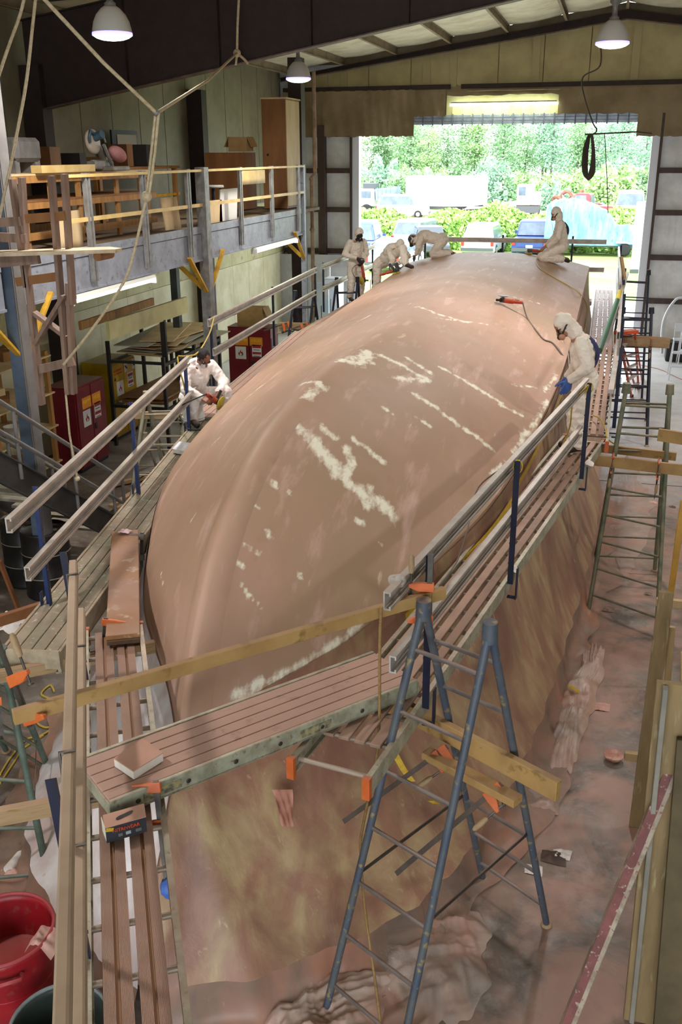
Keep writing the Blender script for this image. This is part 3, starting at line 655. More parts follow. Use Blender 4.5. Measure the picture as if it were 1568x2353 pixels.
# trestles
def trestle(name, label, ca, cb, fa, fb, m, rungs=7, r=.024, group=None, caps=True, brace=True, extra=None, z0=0.):
    """ca, cb cap points; fa, fb: pairs of feet (front, back) for each cap"""
    t = thing(name, label, 'trestle', ((ca[0]+cb[0])/2, (ca[1]+cb[1])/2, 0)); ca = V(ca); cb = V(cb); fa = [V(f) for f in fa]; fb = [V(f) for f in fb]
    for c, ff in ((ca, fa), (cb, fb)):
        for f in ff:
            MB().tube(c+(f-c)*.012, f+V((0, 0, .01)), r, n=12).build('leg', m, t); MB().lathe(f, [(0, 0), (r*1.7, 0), (r*1.7, .012), (r*1.1, .03), (0, .03)], n=14).build('foot', M_handle, t)
        if caps:
            d0 = (ff[0]-c).normalized(); d1 = (ff[1]-c).normalized(); up = -(d0+d1).normalized()
            MB().tube(c-up*.09+d0*.0, c+up*.03, r*1.9, r*1.7, 12).build('cap', m, t)
    for k in range(2):
        for i in range(rungs):
            q = (i+.7)/(rungs+.35); a = lerp(ca, fa[k], q); b = lerp(cb, fb[k], q); MB().tube(a, b, r*.55, n=8).build('rung', extra or m, t)
    if brace:
        for c, ff in ((ca, fa), (cb, fb)):
            a = lerp(c, ff[0], .62); b = lerp(c, ff[1], .62); MB().beam(a, b, .006, .025).build('spreader', M_steel, t)
    return t
M_tr = mat('worn_blue_paint', '585b5d', '485160', 6, .55, .2, dust=.5, c3='8d7c54', bump=.15)
M_trung = mat('dusty_rung', '716a66', '5f5a58', 7, .6, .2, dust=.7)
trestle('trestle', 'scuffed blue-grey ladder trestle standing in front of the bow', (-.815, 4.77, 2.85), (-.425, 4.59, 2.85), [(-1.33, 4.45, 0), (-.5, 5.95, 0)], [(-.79, 4.12, 0), (0, 5.6, 0)], M_tr, 7, .024, extra=M_trung)
M_trg = mat('worn_green_paint', '58604e', '7b755c', 6, .6, .2, dust=.45, bump=.15)
trestle('trestle', 'olive ladder trestle with wide rungs standing right of the hull', (.36, 11.45, 2.66), (.845, 11.5, 2.66), [(.16, 10.86, 0), (.2, 12.2, 0)], [(.93, 10.36, 0), (.98, 12.3, 0)], M_trg, 8, .026)
M_trd = mat('dark_blue_trestle', '2a3140', '23262f', 6, .55, .2, dust=.3)
trestle('trestle', 'dark ladder trestle by the doorway behind the orange ladder', (.40, 19.2, 2.42), (.92, 19.3, 2.42), [(.2, 18.3, 0), (.25, 20.1, 0)], [(1.05, 18.3, 0), (1.1, 20.2, 0)], M_trd, 8, .028)
trestle('trestle', 'thin dark trestle furthest right against the daylight', (.42, 22.9, 2.75), (.95, 23.0, 2.72), [(.25, 22.2, 0), (.3, 24.0, 0)], [(1.05, 22.1, 0), (1.12, 24.2, 0)], M_trd, 7, .025)
M_trl = mat('pitted_green_trestle', '4e5c50', '637063', 7, .6, .2, dust=.35, bump=.2)
trestle('trestle', 'green paint-spotted trestle at the left edge under the planks', (-4.55, 5.4, 1.95), (-3.86, 5.12, 1.95), [(-5.0, 6.5, 0), (-4.6, 4.4, 0)], [(-4.33, 6.2, 0), (-3.56, 4.9, 0)], M_trl, 5, .026)
M_trp = mat('pale_pipe_trestle', '9a927c', '7f7866', 6, .6, .2, dust=.4)
trestle('trestle', 'pale pipe trestle just left of the seated man', (-5.92, 11.7, 2.15), (-5.4, 11.9, 2.15), [(-6.15, 11.1, 0), (-6.0, 12.5, 0)], [(-5.45, 11.2, 0), (-5.3, 12.6, 0)], M_trp, 5, .026)
trestle('trestle', 'pale low trestle in front of the yellow cabinet', (-7.35, 14.6, 1.15), (-6.75, 14.8, 1.15), [(-7.5, 14.1, 0), (-7.4, 15.2, 0)], [(-6.8, 14.2, 0), (-6.65, 15.3, 0)], M_trp, 3, .022)
trestle('trestle', 'pale low trestle nearest the seated man, behind the guard rail', (-6.75, 13.2, 1.1), (-6.2, 13.4, 1.1), [(-6.9, 12.7, 0), (-6.8, 13.8, 0)], [(-6.25, 12.8, 0), (-6.1, 13.9, 0)], M_trp, 3, .022)
trestle('trestle', 'dark trestle carrying the far left plank, with orange clamps', (-6.25, 19.5, 2.5), (-5.9, 19.7, 2.5), [(-6.5, 18.9, 0), (-6.3, 20.3, 0)], [(-6.0, 18.9, 0), (-5.8, 20.4, 0)], M_trd, 5, .026)
trestle('trestle', 'dark trestle below the standing man against the white door edge', (-6.0, 21.9, 2.5), (-5.55, 22.1, 2.5), [(-6.2, 21.4, 0), (-6.1, 22.7, 0)], [(-5.6, 21.5, 0), (-5.5, 22.8, 0)], M_trd, 5, .026)
trestle('trestle', 'thin grey trestle frame seen behind the crouching man', (-4.75, 24.9, 2.75), (-4.3, 25.0, 2.75), [(-5.0, 24.5, 0), (-4.9, 25.6, 0)], [(-4.2, 24.5, 0), (-4.1, 25.7, 0)], M_steel, 5, .022)
# bar clamps
def clamp(label, a, b, jaw, L=.13, slide=.45, mj=M_orange, mb=M_steel, handle=True, group=None, w=.03):
    """bar from a (fixed jaw end) to b, jaws reaching along jaw"""
    a = V(a); b = V(b); d = (b-a).normalized(); j = V(jaw); j = (j-d*j.dot(d)).normalized(); t = thing('bar_clamp', label, 'clamp', a, group); s = d.cross(j)
    MB().beam(a-d*.02, b, .008, w, up=j).build('bar', mb, t)
    def jawp(c, sg, nm):
        pts = [c-j*.025-d*sg*.01, c-j*.025+d*sg*.045, c+j*(L*.55)+d*sg*.04, c+j*L+d*sg*.012, c+j*L-d*sg*.008, c+j*(L*.4)-d*sg*.012]
        return MB().prism(pts, -s*.012, s*.024).build(nm, mj, t, bevel=.003)
    jawp(a, 1, 'fixed_jaw'); c = lerp(a, b, slide); jawp(c, -1, 'sliding_jaw')
    if handle:
        e = c+j*(L-.015); MB().tube(e-d*.06, e+d*.09, .007, n=8).build('screw', mb, t); MB().lathe(e+d*.07, [(.008, 0), (.015, .01), (.018, .05), (.016, .1), (.008, .115), (0, .116)], axis=d, n=12).build('handle', M_handle, t)
        MB().lathe(e-d*.065, [(0, 0), (.016, 0), (.016, .012), (0, .012)], axis=d, n=10).build('swivel_pad', mb, t)
    return t
Z = V((0, 0, 1))
clamp('orange bar clamp with wooden handle gripping the timber rail at the right post', (-.80, 4.86, 2.70), (-.80, 4.86, 3.12), (-1, -.25, 0), .12, .55)
clamp('orange bar clamp with wooden handle on the left end of the timber rail', (-2.36, 3.25, 2.78), (-2.62, 3.4, 3.28), (1, -.2, .3), .12, .38)
clamp('orange clamp under the left end of the cross plank, blue tape on its foot', (-2.03, 3.78, 2.13), (-1.93, 3.62, 1.62), (-1, -.2, .0), .13, .42, handle=False)
clamp('dull grey clamp holding the upper end of the brown board', (-3.75, 7.12, 2.06), (-3.72, 6.95, 1.55), (-1, -.1, .0), .12, .4, mat('grey_clamp', '77706a', rough=.5, metal=.5), handle=False)
clamp('orange clamp gripping the lower end of the brown board', (-3.24, 5.5, 2.085), (-3.3, 5.5, 1.7), (1, .25, 0), .15, .5, handle=False)
clamp('orange clamp on the trestle at the left picture edge', (-3.83, 4.98, 1.86), (-3.75, 4.85, 1.45), (-.6, -.5, .0), .1, .5)
clamp('clamp with wooden handle low on the blue trestle, left of the block', (-.70, 5.02, 1.76), (-1.28, 4.75, 1.3), (.2, -.4, -.5), .11, .12)
clamp('clamp with wooden handle low on the blue trestle, right of the block', (-.34, 4.78, 1.72), (-.9, 4.55, 1.15), (.2, -.4, -.5), .11, .12)
clamp('clamp with orange jaws at the left end of the clamped pine bearer', (.28, 11.08, 1.93), (.25, 11.1, 1.45), (0, -1, 0), .12, .4)
clamp('clamp with orange jaws near the right end of the clamped pine bearer', (.78, 10.98, 1.93), (.78, 11.02, 1.45), (0, -1, 0), .12, .4)
clamp('orange clamp on the bearer by the doorway trestle', (.95, 18.95, 1.95), (.95, 19.0, 1.45), (0, -1, 0), .15, .4)
clamp('orange clamp at the far left railing, left of its neighbour', (-6.35, 19.35, 1.88), (-6.9, 19.3, 1.7), (.1, -.3, -1), .16, .25)
clamp('orange clamp at the far left railing, right of its neighbour', (-5.95, 19.38, 1.88), (-6.5, 19.3, 1.66), (.1, -.3, -1), .16, .25)
clamp('loose clamp hanging on the green trestle at the left edge', (-3.05, 3.78, 1.75), (-3.2, 3.85, 1.35), (.5, -.6, 0), .11, .4)
# ======================= mezzanine, stairs, lamps, stored goods =======================
XM = -6.4; DK = 4.1
M_galv = mat('grey_painted_steel', '8f939b', '7c8089', 4, .5, .15, c3='6d6f75')
M_galv2 = mat('galvanised_post', '8a8884', '6f6d69', 7, .5, .35)
M_bluecol = mat('pale_blue_column', '5d6d80', '4f5c6c', 3, .5, .1)
M_greycol = mat('grey_column', '77736f', '67635f', 3, .6, .1)
M_yel = mat('yellow_brace', 'c99a2b', 'a87d1f', 5, .55)
M_yrail = mat('yellow_varnished_rail', 'cfb272', 'bd9e5b', 4, .5)
M_plyd = mat('brown_plywood', '8a5f35', '754c28', 2.5, .6, stretch=(1, 1, .2))
M_plyl = mat('pale_plywood', 'cdb48a', 'bb9f73', 2.2, .65, stretch=(1, 1, .3))
M_osb = mat('mezz_timber', 'a9793f', '8c6231', 2.5, .7, stretch=(4, 4, .6))
mz = thing('mezzanine', 'grey steel storage mezzanine with railings along the left wall', 'mezzanine', (XM, 15, 0)); mz['kind'] = 'structure'
MB().bb((XL+.02, 4.0, DK-.08), (XM-.02, 22.0, DK-.02)).build('deck', mat('deck_ply', '7a664c', '66533c', 2, .8), mz)
for (a, b) in ((4.0, 9.4), (9.8, 15.0), (15.3, 20.55)):
    MB().bb((XM-.02, a, DK-.49), (XM+.01, b, DK-.1)).build('fascia_panel', M_galv, mz); MB().bb((XM-.02, a, DK-.09), (XM+.02, b, DK+.02)).build('fascia_panel', M_galv, mz)
    MB().bb((XM-.06, a, DK-.52), (XM+.03, b, DK-.49)).build('fascia_flange', M_galv, mz)
for i in range(15): MB().bb((XL+.1, 4.6+i*1.15, DK-.3), (XM-.05, 4.68+i*1.15, DK-.09)).build('joist', M_greycol, mz)
MB().bb((XM-.06, 9.48, 0), (XM+.1, 9.68, 6.6)).build('column', [M_greycol], mz)
MB().bb((XM+.101, 9.5, 0), (XM+.106, 9.66, 6.6)).build('column_face', M_greycol, mz)
MB().bb((XM-.05, 9.47, 0), (XM+.09, 9.479, 6.6)).build('column_face', M_bluecol, mz)
MB().bb((XM-.05, 15.02, 0), (XM+.11, 15.2, 5.02)).build('column', M_galv2, mz); MB().bb((XM-.03, 20.55, 0), (XM+.06, 20.66, 5.0)).build('column', M_galv, mz)
for y in (12.1, 17.6): MB().bb((-8.2, y, 0), (-8.06, y+.14, DK-.3)).build('column', mat('dark_green_column', '3f4644', '4b5350', 3, .6), mz)
for y in (11.38, 12.95, 14.5, 16.78, 18.48, 20.2):
    for dy in (-.04, .04): MB().bb((XM+.02, y+dy-.022, DK-.42), (XM+.07, y+dy+.022, 4.98)).build('rail_post', M_galv2, mz)
    MB().bb((XM+.015, y-.06, 4.95), (XM+.075, y+.06, 5.0)).build('post_cap', M_galv2, mz)
for a, b in ((4.0, 9.4), (10.9, 15.02), (15.2, 20.55)):
    MB().beam((XM+.04, a, 4.97), (XM+.04, b, 4.97), .09, .035).build('top_rail', M_yrail, mz); MB().beam((XM+.04, a, 4.45), (XM+.04, b, 4.45), .04, .05).build('mid_rail', M_yrail, mz)
for yc, sg in ((15.1, -1), (15.1, 1), (20.6, -1), (9.58, 1), (9.58, -1)):
    MB().beam((XM+.05, yc+sg*.72, DK-.42), (XM+.05, yc+sg*.09, DK-1.02), .03, .07, up=V((1, 0, 0))).build('knee_brace', M_yel, mz)
    if sg < 0: MB().beam((XM-.75, yc, DK-.35), (XM-.02, yc-.05, DK-.98), .03, .07).build('knee_brace', M_yel, mz)
# fluorescent fixtures
M_tube = mat('lit_tube', 'ffffff', emit=('f4ffe8', 16.0)); M_fix = mat('white_fixture', 'd5d5c8', rough=.4)
def fluoro(label, p0, p1, tubes=2, r=.03):
    p0 = V(p0); p1 = V(p1); t = thing('strip_light', label, 'light', (p0+p1)/2); d = (p1-p0).normalized(); s = d.cross(V((0, 0, 1))).normalized()
    MB().extrude([(-.06, .03), (.06, .03), (.045, .07), (-.045, .07)], p0, p1).build('housing', M_fix, t)
    for k in ((-.032, .032) if tubes == 2 else (0,)): MB().tube(p0+s*k+d*.03, p1+s*k-d*.03, r*.75, n=10).build('tube', M_tube, t)
    for e in (p0, p1): MB().box(e, (.12, .03, .09)).build('end_cap', M_fix, t)
    return t
fluoro('long fluorescent strip under the mezzanine, left one with the rope across it', (XM+.02, 10.75, DK-.6), (XM+.02, 13.1, DK-.6))
fluoro('shorter-looking fluorescent strip under the far end of the mezzanine', (XM+.02, 17.45, DK-.6), (XM+.02, 20.0, DK-.6))
fluoro('bright fluorescent strip above the big door', (-4.55, YW-.3, 6.48), (-1.66, YW-.3, 6.48), 2, .05)
# high-bay lamps
M_bay = mat('frosted_bell', 'b9b7ae', rough=.35, coat=.3); M_bayl = mat('lamp_glow', 'ffffff', emit=('f6f4ff', 7.0)); M_bayr = mat('violet_rim', 'b5b0ff', emit=('8f86ff', 2.5))
def bay(label, x, y, z, power, s=1.0):
    t = thing('high_bay_lamp', label, 'lamp', (x, y, z))
    MB().lathe((x, y, z), [(.212, 0), (.208, .05), (.19, .13), (.155, .2), (.1, .26), (.06, .285), (.055, .28), (.09, .25), (.145, .19), (.18, .12), (.198, .05), (.204, .0)], n=32).build('reflector', M_bay, t)
    MB().lathe((x, y, z), [(.2125, .0), (.2135, .012), (.2115, .028), (.209, .028)], n=32).build('rim', M_bayr, t)
    MB().lathe((x, y, z), [(0, -.05), (.06, -.048), (.12, -.04), (.17, -.024), (.207, 0), (.2, .012), (0, .012)], n=32).build('lens', M_bayl, t)
    MB().lathe((x, y, z+.28), [(.06, 0), (.06, .03), (.035, .05), (.03, .16), (.07, .2), (.075, .42), (.05, .45), (0, .45)], n=18).build('ballast', M_galv2, t)
    MB().tube((x, y, z+.7), (x, y, roofz(x)-.18), .016).build('hanger', M_steel0, t)
    l = bpy.data.lights.new('lamp_light', 'AREA'); l.shape = 'DISK'; l.size = .4; l.energy = power; l.color = (1.0, .96, .95); l.spread = math.radians(172)
    lo = bpy.data.objects.new('lamp_light', l); COL.objects.link(lo); lo.location = (0, 0, -.055); lo.parent = t
M_steel0 = mat('dark_hanger', '3c3835', rough=.5, metal=.5)
LAMP = 140
bay('high-bay lamp nearest the camera, top left', -5.3, 10.34, 6.4, LAMP); bay('high-bay lamp in front of the far end of the rafter', -5.34, 17.1, 6.4, LAMP); bay('high-bay lamp at the top right', -.16, 14.0, 6.5, LAMP)
for x, y in ((-5.3, 3.6), (-.16, 7.0), (4.9, 17.1), (4.9, 10.3)): bay('high-bay lamp out of frame overhead', x, y, 6.5 if x > 0 or x < -1 else 8.0, LAMP*(1 if x > 0 or x < -1 else .45), 1)
for o_ in [q for q in COL.objects if q.name.startswith('high_bay_lamp') and q.get('label') == 'high-bay lamp out of frame overhead']: o_['group'] = 'lamps overhead outside the view'
# stairs
M_str = mat('dark_stair_steel', '4b4845', '3d3a38', 4, .6, .2, dust=.25)
st = thing('steel_stairs', 'dark steel stairs with handrails coming down at the left edge', 'stairs', (-6.6, 11, 0))
a0, a1 = at(0, 1074, X=-6.15), at(282, 1222, X=-6.15); dd = (a1-a0); a0 = a0-dd*.9
for x in (-6.15, -7.05):
    A = V((x, a0.y, a0.z)); B = V((x, a1.y, a1.z)); MB().extrude([(-.03, -.16), (.03, -.16), (.03, -.145), (-.015, -.145), (-.015, .145), (.03, .145), (.03, .16), (-.03, .16)], A, B).build('stringer', M_str, st)
    for h_ in ((.42, .78) if x > -7 else (.78,)):
        MB().tube(A+V((0, 0, h_)), B+V((0, .05, h_-.0)), .026).build('handrail', M_galv2 if 0 else M_greycol, st)
    for k in (.25, .55, .78, .97): p = lerp(A, B, k); MB().tube(p, p+V((0, 0, .8)), .022).build('baluster', M_greycol, st)
    MB().path([B+V((0, .05, .78)), B+V((0, .12, .74)), B+V((0, .12, .0))], .024, 8).build('newel', M_greycol, st)
N_ = 16
for i in range(N_):
    p = lerp(a0, a1, (i+.5)/N_); MB().bb((-7.03, p.y-.13, p.z-.02), (-6.17, p.y+.13, p.z+.015)).build('tread', mat('worn_tread', '98917f', '7d7667', 6, .6, dust=.2), st)
# drums
M_drum = mat('black_drum', '1f1e1e', '2b2927', 6, .4, .3, dust=.35, dustc='7d6a5e')
def drum(label, x, y):
    t = thing('steel_drum', label, 'drum', (x, y, 0), 'drums below the stairs'); r = .292; pr = [(0, .02), (r-.02, .02), (r, 0), (r+.006, .02), (r, .04), (r, .27), (r+.012, .29), (r, .31), (r, .57), (r+.012, .59), (r, .61), (r, .84), (r+.006, .865), (r-.004, .88), (r-.012, .86), (0, .855)]
    MB().lathe((x, y, 0), pr, n=32).build('shell', M_drum, t)
    for z in (.29, .59): MB().lathe((x, y, z), [(r+.0125, -.006), (r+.0145, 0), (r+.0125, .006)], n=32).build('worn_ring', mat('scuffed_ring', '8b7f72', rough=.6), t)
    MB().lathe((x+.15, y, .857), [(0, 0), (.03, 0), (.03, .015), (0, .015)], n=10).build('bung', M_galv2, t)
for k, (u, lb) in enumerate(((104, 'black steel drum right of the column below the stairs'), (36, 'black steel drum left of the column below the stairs'), (8, 'black steel drum half out of frame at the left edge'))):
    p = at(u, 1290-k*12, z=.44); drum(lb, p.x, p.y+(.05, .25, .9)[k])
# safety cabinets
M_redc = mat('dark_red_cabinet', '7a1a24', '681520', 3, .45, .1, dust=.6, dustc='8a7b6d'); M_yelc = mat('yellow_cabinet', 'c9a215', 'b5900f', 3, .45, .1, dust=.7, dustc='8f8468')
M_sgo = mat('orange_sign', 'd98a1f', rough=.5); M_sgw = mat('white_sign', 'd9d9d6', rough=.5); M_sgr = mat('red_print', '9c2430', rough=.5); M_sgy = mat('yellow_print', 'e8c92f', rough=.5); M_blk = mat('black_plastic', '1b1b1c', rough=.5); M_sgrr = mat('orange_red_print', 'd6501e', rough=.5)
def flame(name, c, xd, yd, s, m, par):
    pts = [(-.02, -.48), (-.3, -.36), (-.42, -.1), (-.3, .15), (-.26, -.02), (-.16, .02), (-.1, .34), (.02, .55), (.02, .25), (.14, .12), (.22, .22), (.4, -.05), (.42, -.25), (.28, -.42)]
    X = V(xd); Y_ = V(yd); Zv = X.cross(Y_); MB().prism([V(c)+X*a*s+Y_*b*s for a, b in pts], Zv*0, Zv*.002).build(name, m, par)
    MB().prism([V(c)+X*a*s+Y_*b*s for a, b in [(-.02, -.46), (-.2, -.36), (-.15, -.12), (-.02, .02), (.1, -.1), (.2, -.3)]], Zv*.002, Zv*.0015).build(name, M_sgw, par)
def cabinet(label, face, w, h, d, nrm, m, style):
    """face: bottom centre of the front; nrm: outward direction of the doors"""
    f = V(face); n = V(nrm).normalized(); x = V((0, 0, 1)).cross(n).normalized(); up = V((0, 0, 1)); t = thing('safety_cabinet', label, 'cabinet', f-n*d/2)
    R = Matrix((x, n, up)).transposed()
    MB().box(f-n*d/2+up*(h/2+.03), (w, d, h-.06), R=R).build('body', m, t, bevel=.01); MB().box(f-n*d/2+up*.03, (w-.04, d-.04, .06), R=R).build('plinth', M_blk, t)
    MB().box(f-n*d/2+up*(h+.005), (w+.01, d+.01, .02), R=R).build('top', m, t, bevel=.005)
    drs = []
    for sg in (-1, 1): drs.append(MB().box(f+x*sg*w*.247+n*.012+up*(h*.5+.035), (w*.47, .024, h-.12), R=R).build('door', m, t, bevel=.006))
    fr = f+n*.026
    MB().box(fr+x*w*.08+up*h*.48, (.06, .03, .09), R=R).build('latch', M_blk if style == 'y' else M_steel0, drs[1])
    def sign(cx, cz, sw, sh, mm, nm='sign', dr=None):
        return MB().box(fr+x*cx*w+up*cz*h, (sw*w, .004, sh*h), R=R).build(nm, mm, dr or drs[0 if cx < 0 else 1])
    if style == 'r':
        for sg, tx in ((-1, 'FLAMM'), (1, 'ABLES')):
            s_ = sign(sg*.17, .80, .3, .13, M_sgo, 'sign_plate'); put_text('lettering', tx, .082*w/1.0, fr+x*sg*.17*w+up*h*.815+n*.004, x, up, M_sgy, s_, 1.0 if tx == 'FLAMM' else 1.1)
        s_ = sign(-.2, .62, .25, .19, M_sgw, 'sign_plate'); flame('flame_symbol', fr+x*-.2*w+up*h*.62+n*.003, x, up, .14*w, M_sgr, s_)
        s_ = sign(.18, .66, .22, .18, M_sgw, 'sign_plate')
    else:
        put_text('lettering', 'FLAMMABLE', .062, fr+x*-.24*w+up*h*.9+n*.002, x, up, M_sgrr, drs[0]); put_text('lettering', 'KEEP FIRE AWAY', .04, fr+x*-.24*w+up*h*.86+n*.002, x, up, M_sgrr, drs[0])
        MB().prism([fr+x*a*w+up*b*h+n*.001 for a, b in ((-.42, .78), (-.34, .78), (-.38, .83))], V((0, 0, 0)), n*.002).build('warning_triangle', M_blk, drs[0])
        s_ = sign(-.2, .66, .27, .19, M_sgw, 'sign_plate'); flame('flame_symbol', fr+x*-.2*w+up*h*.66+n*.003, x, up, .14*w, M_sgr, s_)
        for cx in (.08, .4): s_ = sign(cx, .9, .11, .13, M_sgw, 'sign_plate'); MB().beam(fr+x*(cx-.03)*w+up*h*.92+n*.003, fr+x*(cx+.03)*w+up*h*.88+n*.003, .02, .03, up=n).build('pictogram', M_blk, s_)
        s_ = sign(.24, .72, .24, .19, M_sgw, 'sign_plate')
    cx, cz = (.18, .66) if style == 'r' else (.24, .72)
    for k, tx in ((.06, 'NOTICE'), (-.035, 'DANGER')):
        MB().box(fr+x*cx*w+up*(cz+k)*h+n*.003, (.2*w, .003, .035*h), R=R).build('red_band', M_sgr, s_)
        MB().box(fr+x*cx*w+up*(cz+k-.045)*h+n*.003, (.15*w, .003, .008*h), R=R).build('text_line', M_blk, s_)
    return t
cabinet('dark red flammables cabinet left of the yellow one', (-8.5, 14.66, 0), 1.0, 1.5, .55, (1, 0, 0), M_redc, 'r')
cabinet('yellow flammables cabinet beside the red one', (-8.87, 16.62, 0), 1.0, 1.5, .6, (1, 0, 0), M_yelc, 'y')
pL, pR = at(523, 752, Y=20.6), at(621, 755, Y=20.6)
cabinet('dark red flammables cabinet with a cardboard box on top', ((pL.x+pR.x)/2, 20.6, 0), pR.x-pL.x, (pL.z+pR.z)/2, .55, (0, -1, 0), M_redc, 'r')
M_card = mat('cardboard', 'a98858', '97774a', 3, .8)
def carton(label, c, size, rz=0., m=M_card, flap=True, name='cardboard_box', cat='box'):
    c = V(c); t = thing(name, label, cat, c); R = Matrix.Rotation(rz, 3, 'Z')
    MB().box(c+V((0, 0, size[2]/2)), size, R=R).build('body', m, t, bevel=.004)
    if flap:
        for sg in (-1, 1):
            a = c+R @ V((sg*size[0]/2, 0, size[2])); MB().box(a+R @ V((sg*.05, 0, -.09)), (.012, size[1]*.96, .22), R=R @ Matrix.Rotation(sg*-.45, 3, 'Y')).build('flap', m, t)
        MB().box(c+V((0, 0, size[2]+.002)), (size[0]*.98, .05, .004), R=R).build('tape', mat('brown_tape', '8d6a3c', rough=.4), t)
    return t
zc = (pL.z+pR.z)/2+.016
carton('cardboard box with an open flap on the far red cabinet', ((pL.x+pR.x)/2, 20.9, zc), (.62, .4, .42))
# storage rack with sheet goods below the mezzanine
rk = thing('sheet_rack', 'dark rack loaded with offcuts of sheet material', 'rack', (-8.2, 17.2, 0))
for x in (-8.75, -7.65):
    for y in (15.9, 17.3, 18.6): MB().bb((x-.03, y-.03, 0), (x+.03, y+.03, 2.0 if x < -8 else 1.75)).build('upright', M_steel0, rk)
    for z in (.75, 1.6): MB().beam((x, 15.9, z), (x, 18.6, z), .05, .06).build('rack_beam', M_steel0, rk)
for y in (15.9, 17.3, 18.6):
    for z in (.78, 1.63): MB().beam((-8.75, y, z), (-7.65, y, z), .05, .05).build('rack_arm', M_steel0, rk)
rn = random.Random(4)
for i in range(11):
    w = rn.uniform(.5, 1.0); L_ = rn.uniform(1.4, 2.7); z = 1.68+i*.03
    o_ = MB().box((-8.2+rn.uniform(-.15, .25), 17.3+rn.uniform(-.3, .3), z), (w, L_, .02), rz=rn.uniform(-.2, .25)).build('sheet_offcut', M_plyl if i % 3 else mat('grey_board', 'a8a390', rough=.7), None)
    tag(o_, 'flat sheet offcut lying in the stack on the rack', 'board', 'offcuts stacked on the sheet rack')
for i in range(6):
    o_ = MB().box((-8.15+rn.uniform(-.1, .1), 17.2+rn.uniform(-.2, .2), .83+i*.02), (.9, 2.3, .017), rz=rn.uniform(-.04, .04)).build('sheet_offcut', M_plyd if i % 2 else M_plyl); tag(o_, 'flat sheet on the lower shelf of the rack', 'board', 'sheets on the lower rack shelf')
ba, bb_ = at(248, 760, X=-7.75), at(428, 700, X=-7.75)
tag(MB().beam(ba, bb_, .06, .3).build('box_beam', mat('cream_beam', 'cdc490', 'bdb27c', 2, .6)), 'long cream box beam lying on top of the rack', 'beam')
for y in (16.2, 18.3): MB().bb((-7.8, y-.03, 1.3), (-7.7, y+.03, ba.z-.15)).build('beam_bracket', M_steel0, rk)
tag(MB().beam(ba+V((-.5, 0, .06)), bb_+V((-.5, -.4, .1)), .05, .14).build('timber_plank', M_osb), 'brown plank lying behind the cream beam', 'timber')
# junk shelves under the mezzanine at the far left
sh = thing('junk_shelves', 'timber shelves crowded with offcuts behind the stairs', 'shelf', (-8.9, 11.9, 0))
for y in (10.3, 11.9, 13.4):
    for x in (-9.4, -8.5): MB().bb((x-.03, y-.04, 0), (x+.03, y+.04, 2.3)).build('upright', M_osb, sh)
for z in (.45, 1.05, 1.6, 2.2): MB().bb((-9.45, 10.2, z), (-8.45, 13.5, z+.025)).build('shelf_board', M_plyl, sh)
cols = [M_plyl, M_osb, mat('white_tub', 'c9c7bd', rough=.5), mat('grey_board', 'a8a390'), M_plyd]
nm = [('wood_offcut', 'small wood offcut on the junk shelves', 'timber'), ('plastic_tub', 'pale tub on the junk shelves', 'tub')]
for i in range(34):
    z = (.475, 1.075, 1.625, 2.225)[i % 4]; y = 10.4+rn.random()*2.9; x = -8.95+rn.uniform(-.3, .3)
    if i % 5 == 2:
        o_ = MB().lathe((x, y, z), [(.1, 0), (.13, .2), (.135, .2), (.12, .19), (.09, .02), (0, .02)], n=14).build('plastic_tub', cols[2]); tag(o_, nm[1][1], 'tub', 'tubs on the junk shelves')
    else:
        w, L_, h_ = rn.uniform(.08, .3), rn.uniform(.2, .7), rn.uniform(.03, .2)
        o_ = MB().box((x, y, z+h_/2), (w, L_, h_), rz=rn.uniform(-.7, .7)).build('wood_offcut', cols[rn.choice((0, 1, 3, 4))]); tag(o_, nm[0][1], 'timber', 'offcuts on the junk shelves')
# timbers on the floor beside the left plank
for k, (a, b) in enumerate([((250, 1115), (345, 1095)), ((255, 1165), (335, 1115)), ((268, 1170), (345, 1120)), ((290, 1170), (350, 1128))]):
    p, q = at(*a, z=.06+.05*(k % 2)), at(*b, z=.06+.05*(k % 2)); d = (q-p); tag(MB().beam(p, q+d*.6, .09, .06).build('floor_timber', M_timber, bevel=.004), ('pale timber lying apart on the floor by the stairs foot', 'timber in the floor pile, nearest the stairs', 'timber in the middle of the floor pile', 'timber in the floor pile, nearest the hull')[k], 'timber')
# ------------- on the mezzanine -------------
fr = thing('timber_shelf_frame', 'brown timber shelving frame behind the mezzanine rail', 'shelf', (-7.0, 12, DK))
ys = (10.3, 10.95, 11.6, 12.3, 13.4, 14.4)
for y in ys:
    for x in (-7.0, -7.8): MB().bb((x-.02, y-.045, DK), (x+.02, y+.045, 4.98)).build('upright', M_osb, fr)
for z in (4.25, 4.62, 4.93):
    for x in (-6.97, -7.83): MB().beam((x, 10.1, z), (x, 14.6, z), .03, .09).build('shelf_rail', M_osb, fr)
MB().bb((-7.85, 10.1, 4.97), (-6.95, 14.6, 4.995)).build('shelf_top', M_plyl, fr); MB().bb((-7.85, 10.1, 4.66), (-6.95, 14.6, 4.68)).build('shelf_board', M_plyd, fr)
tag(MB().bb((-7.0, 11.2, 5.0), (-6.85, 12.55, 5.09)).build('pale_plank', M_yrail), 'pale plank lying on the shelving frame top', 'timber')
tag(MB().bb((-6.6, 10.95, 4.02), (-6.57, 11.55, 4.55)).build('leaning_board', M_plyl), 'small pale panel behind the mezzanine rail, leftmost', 'board')
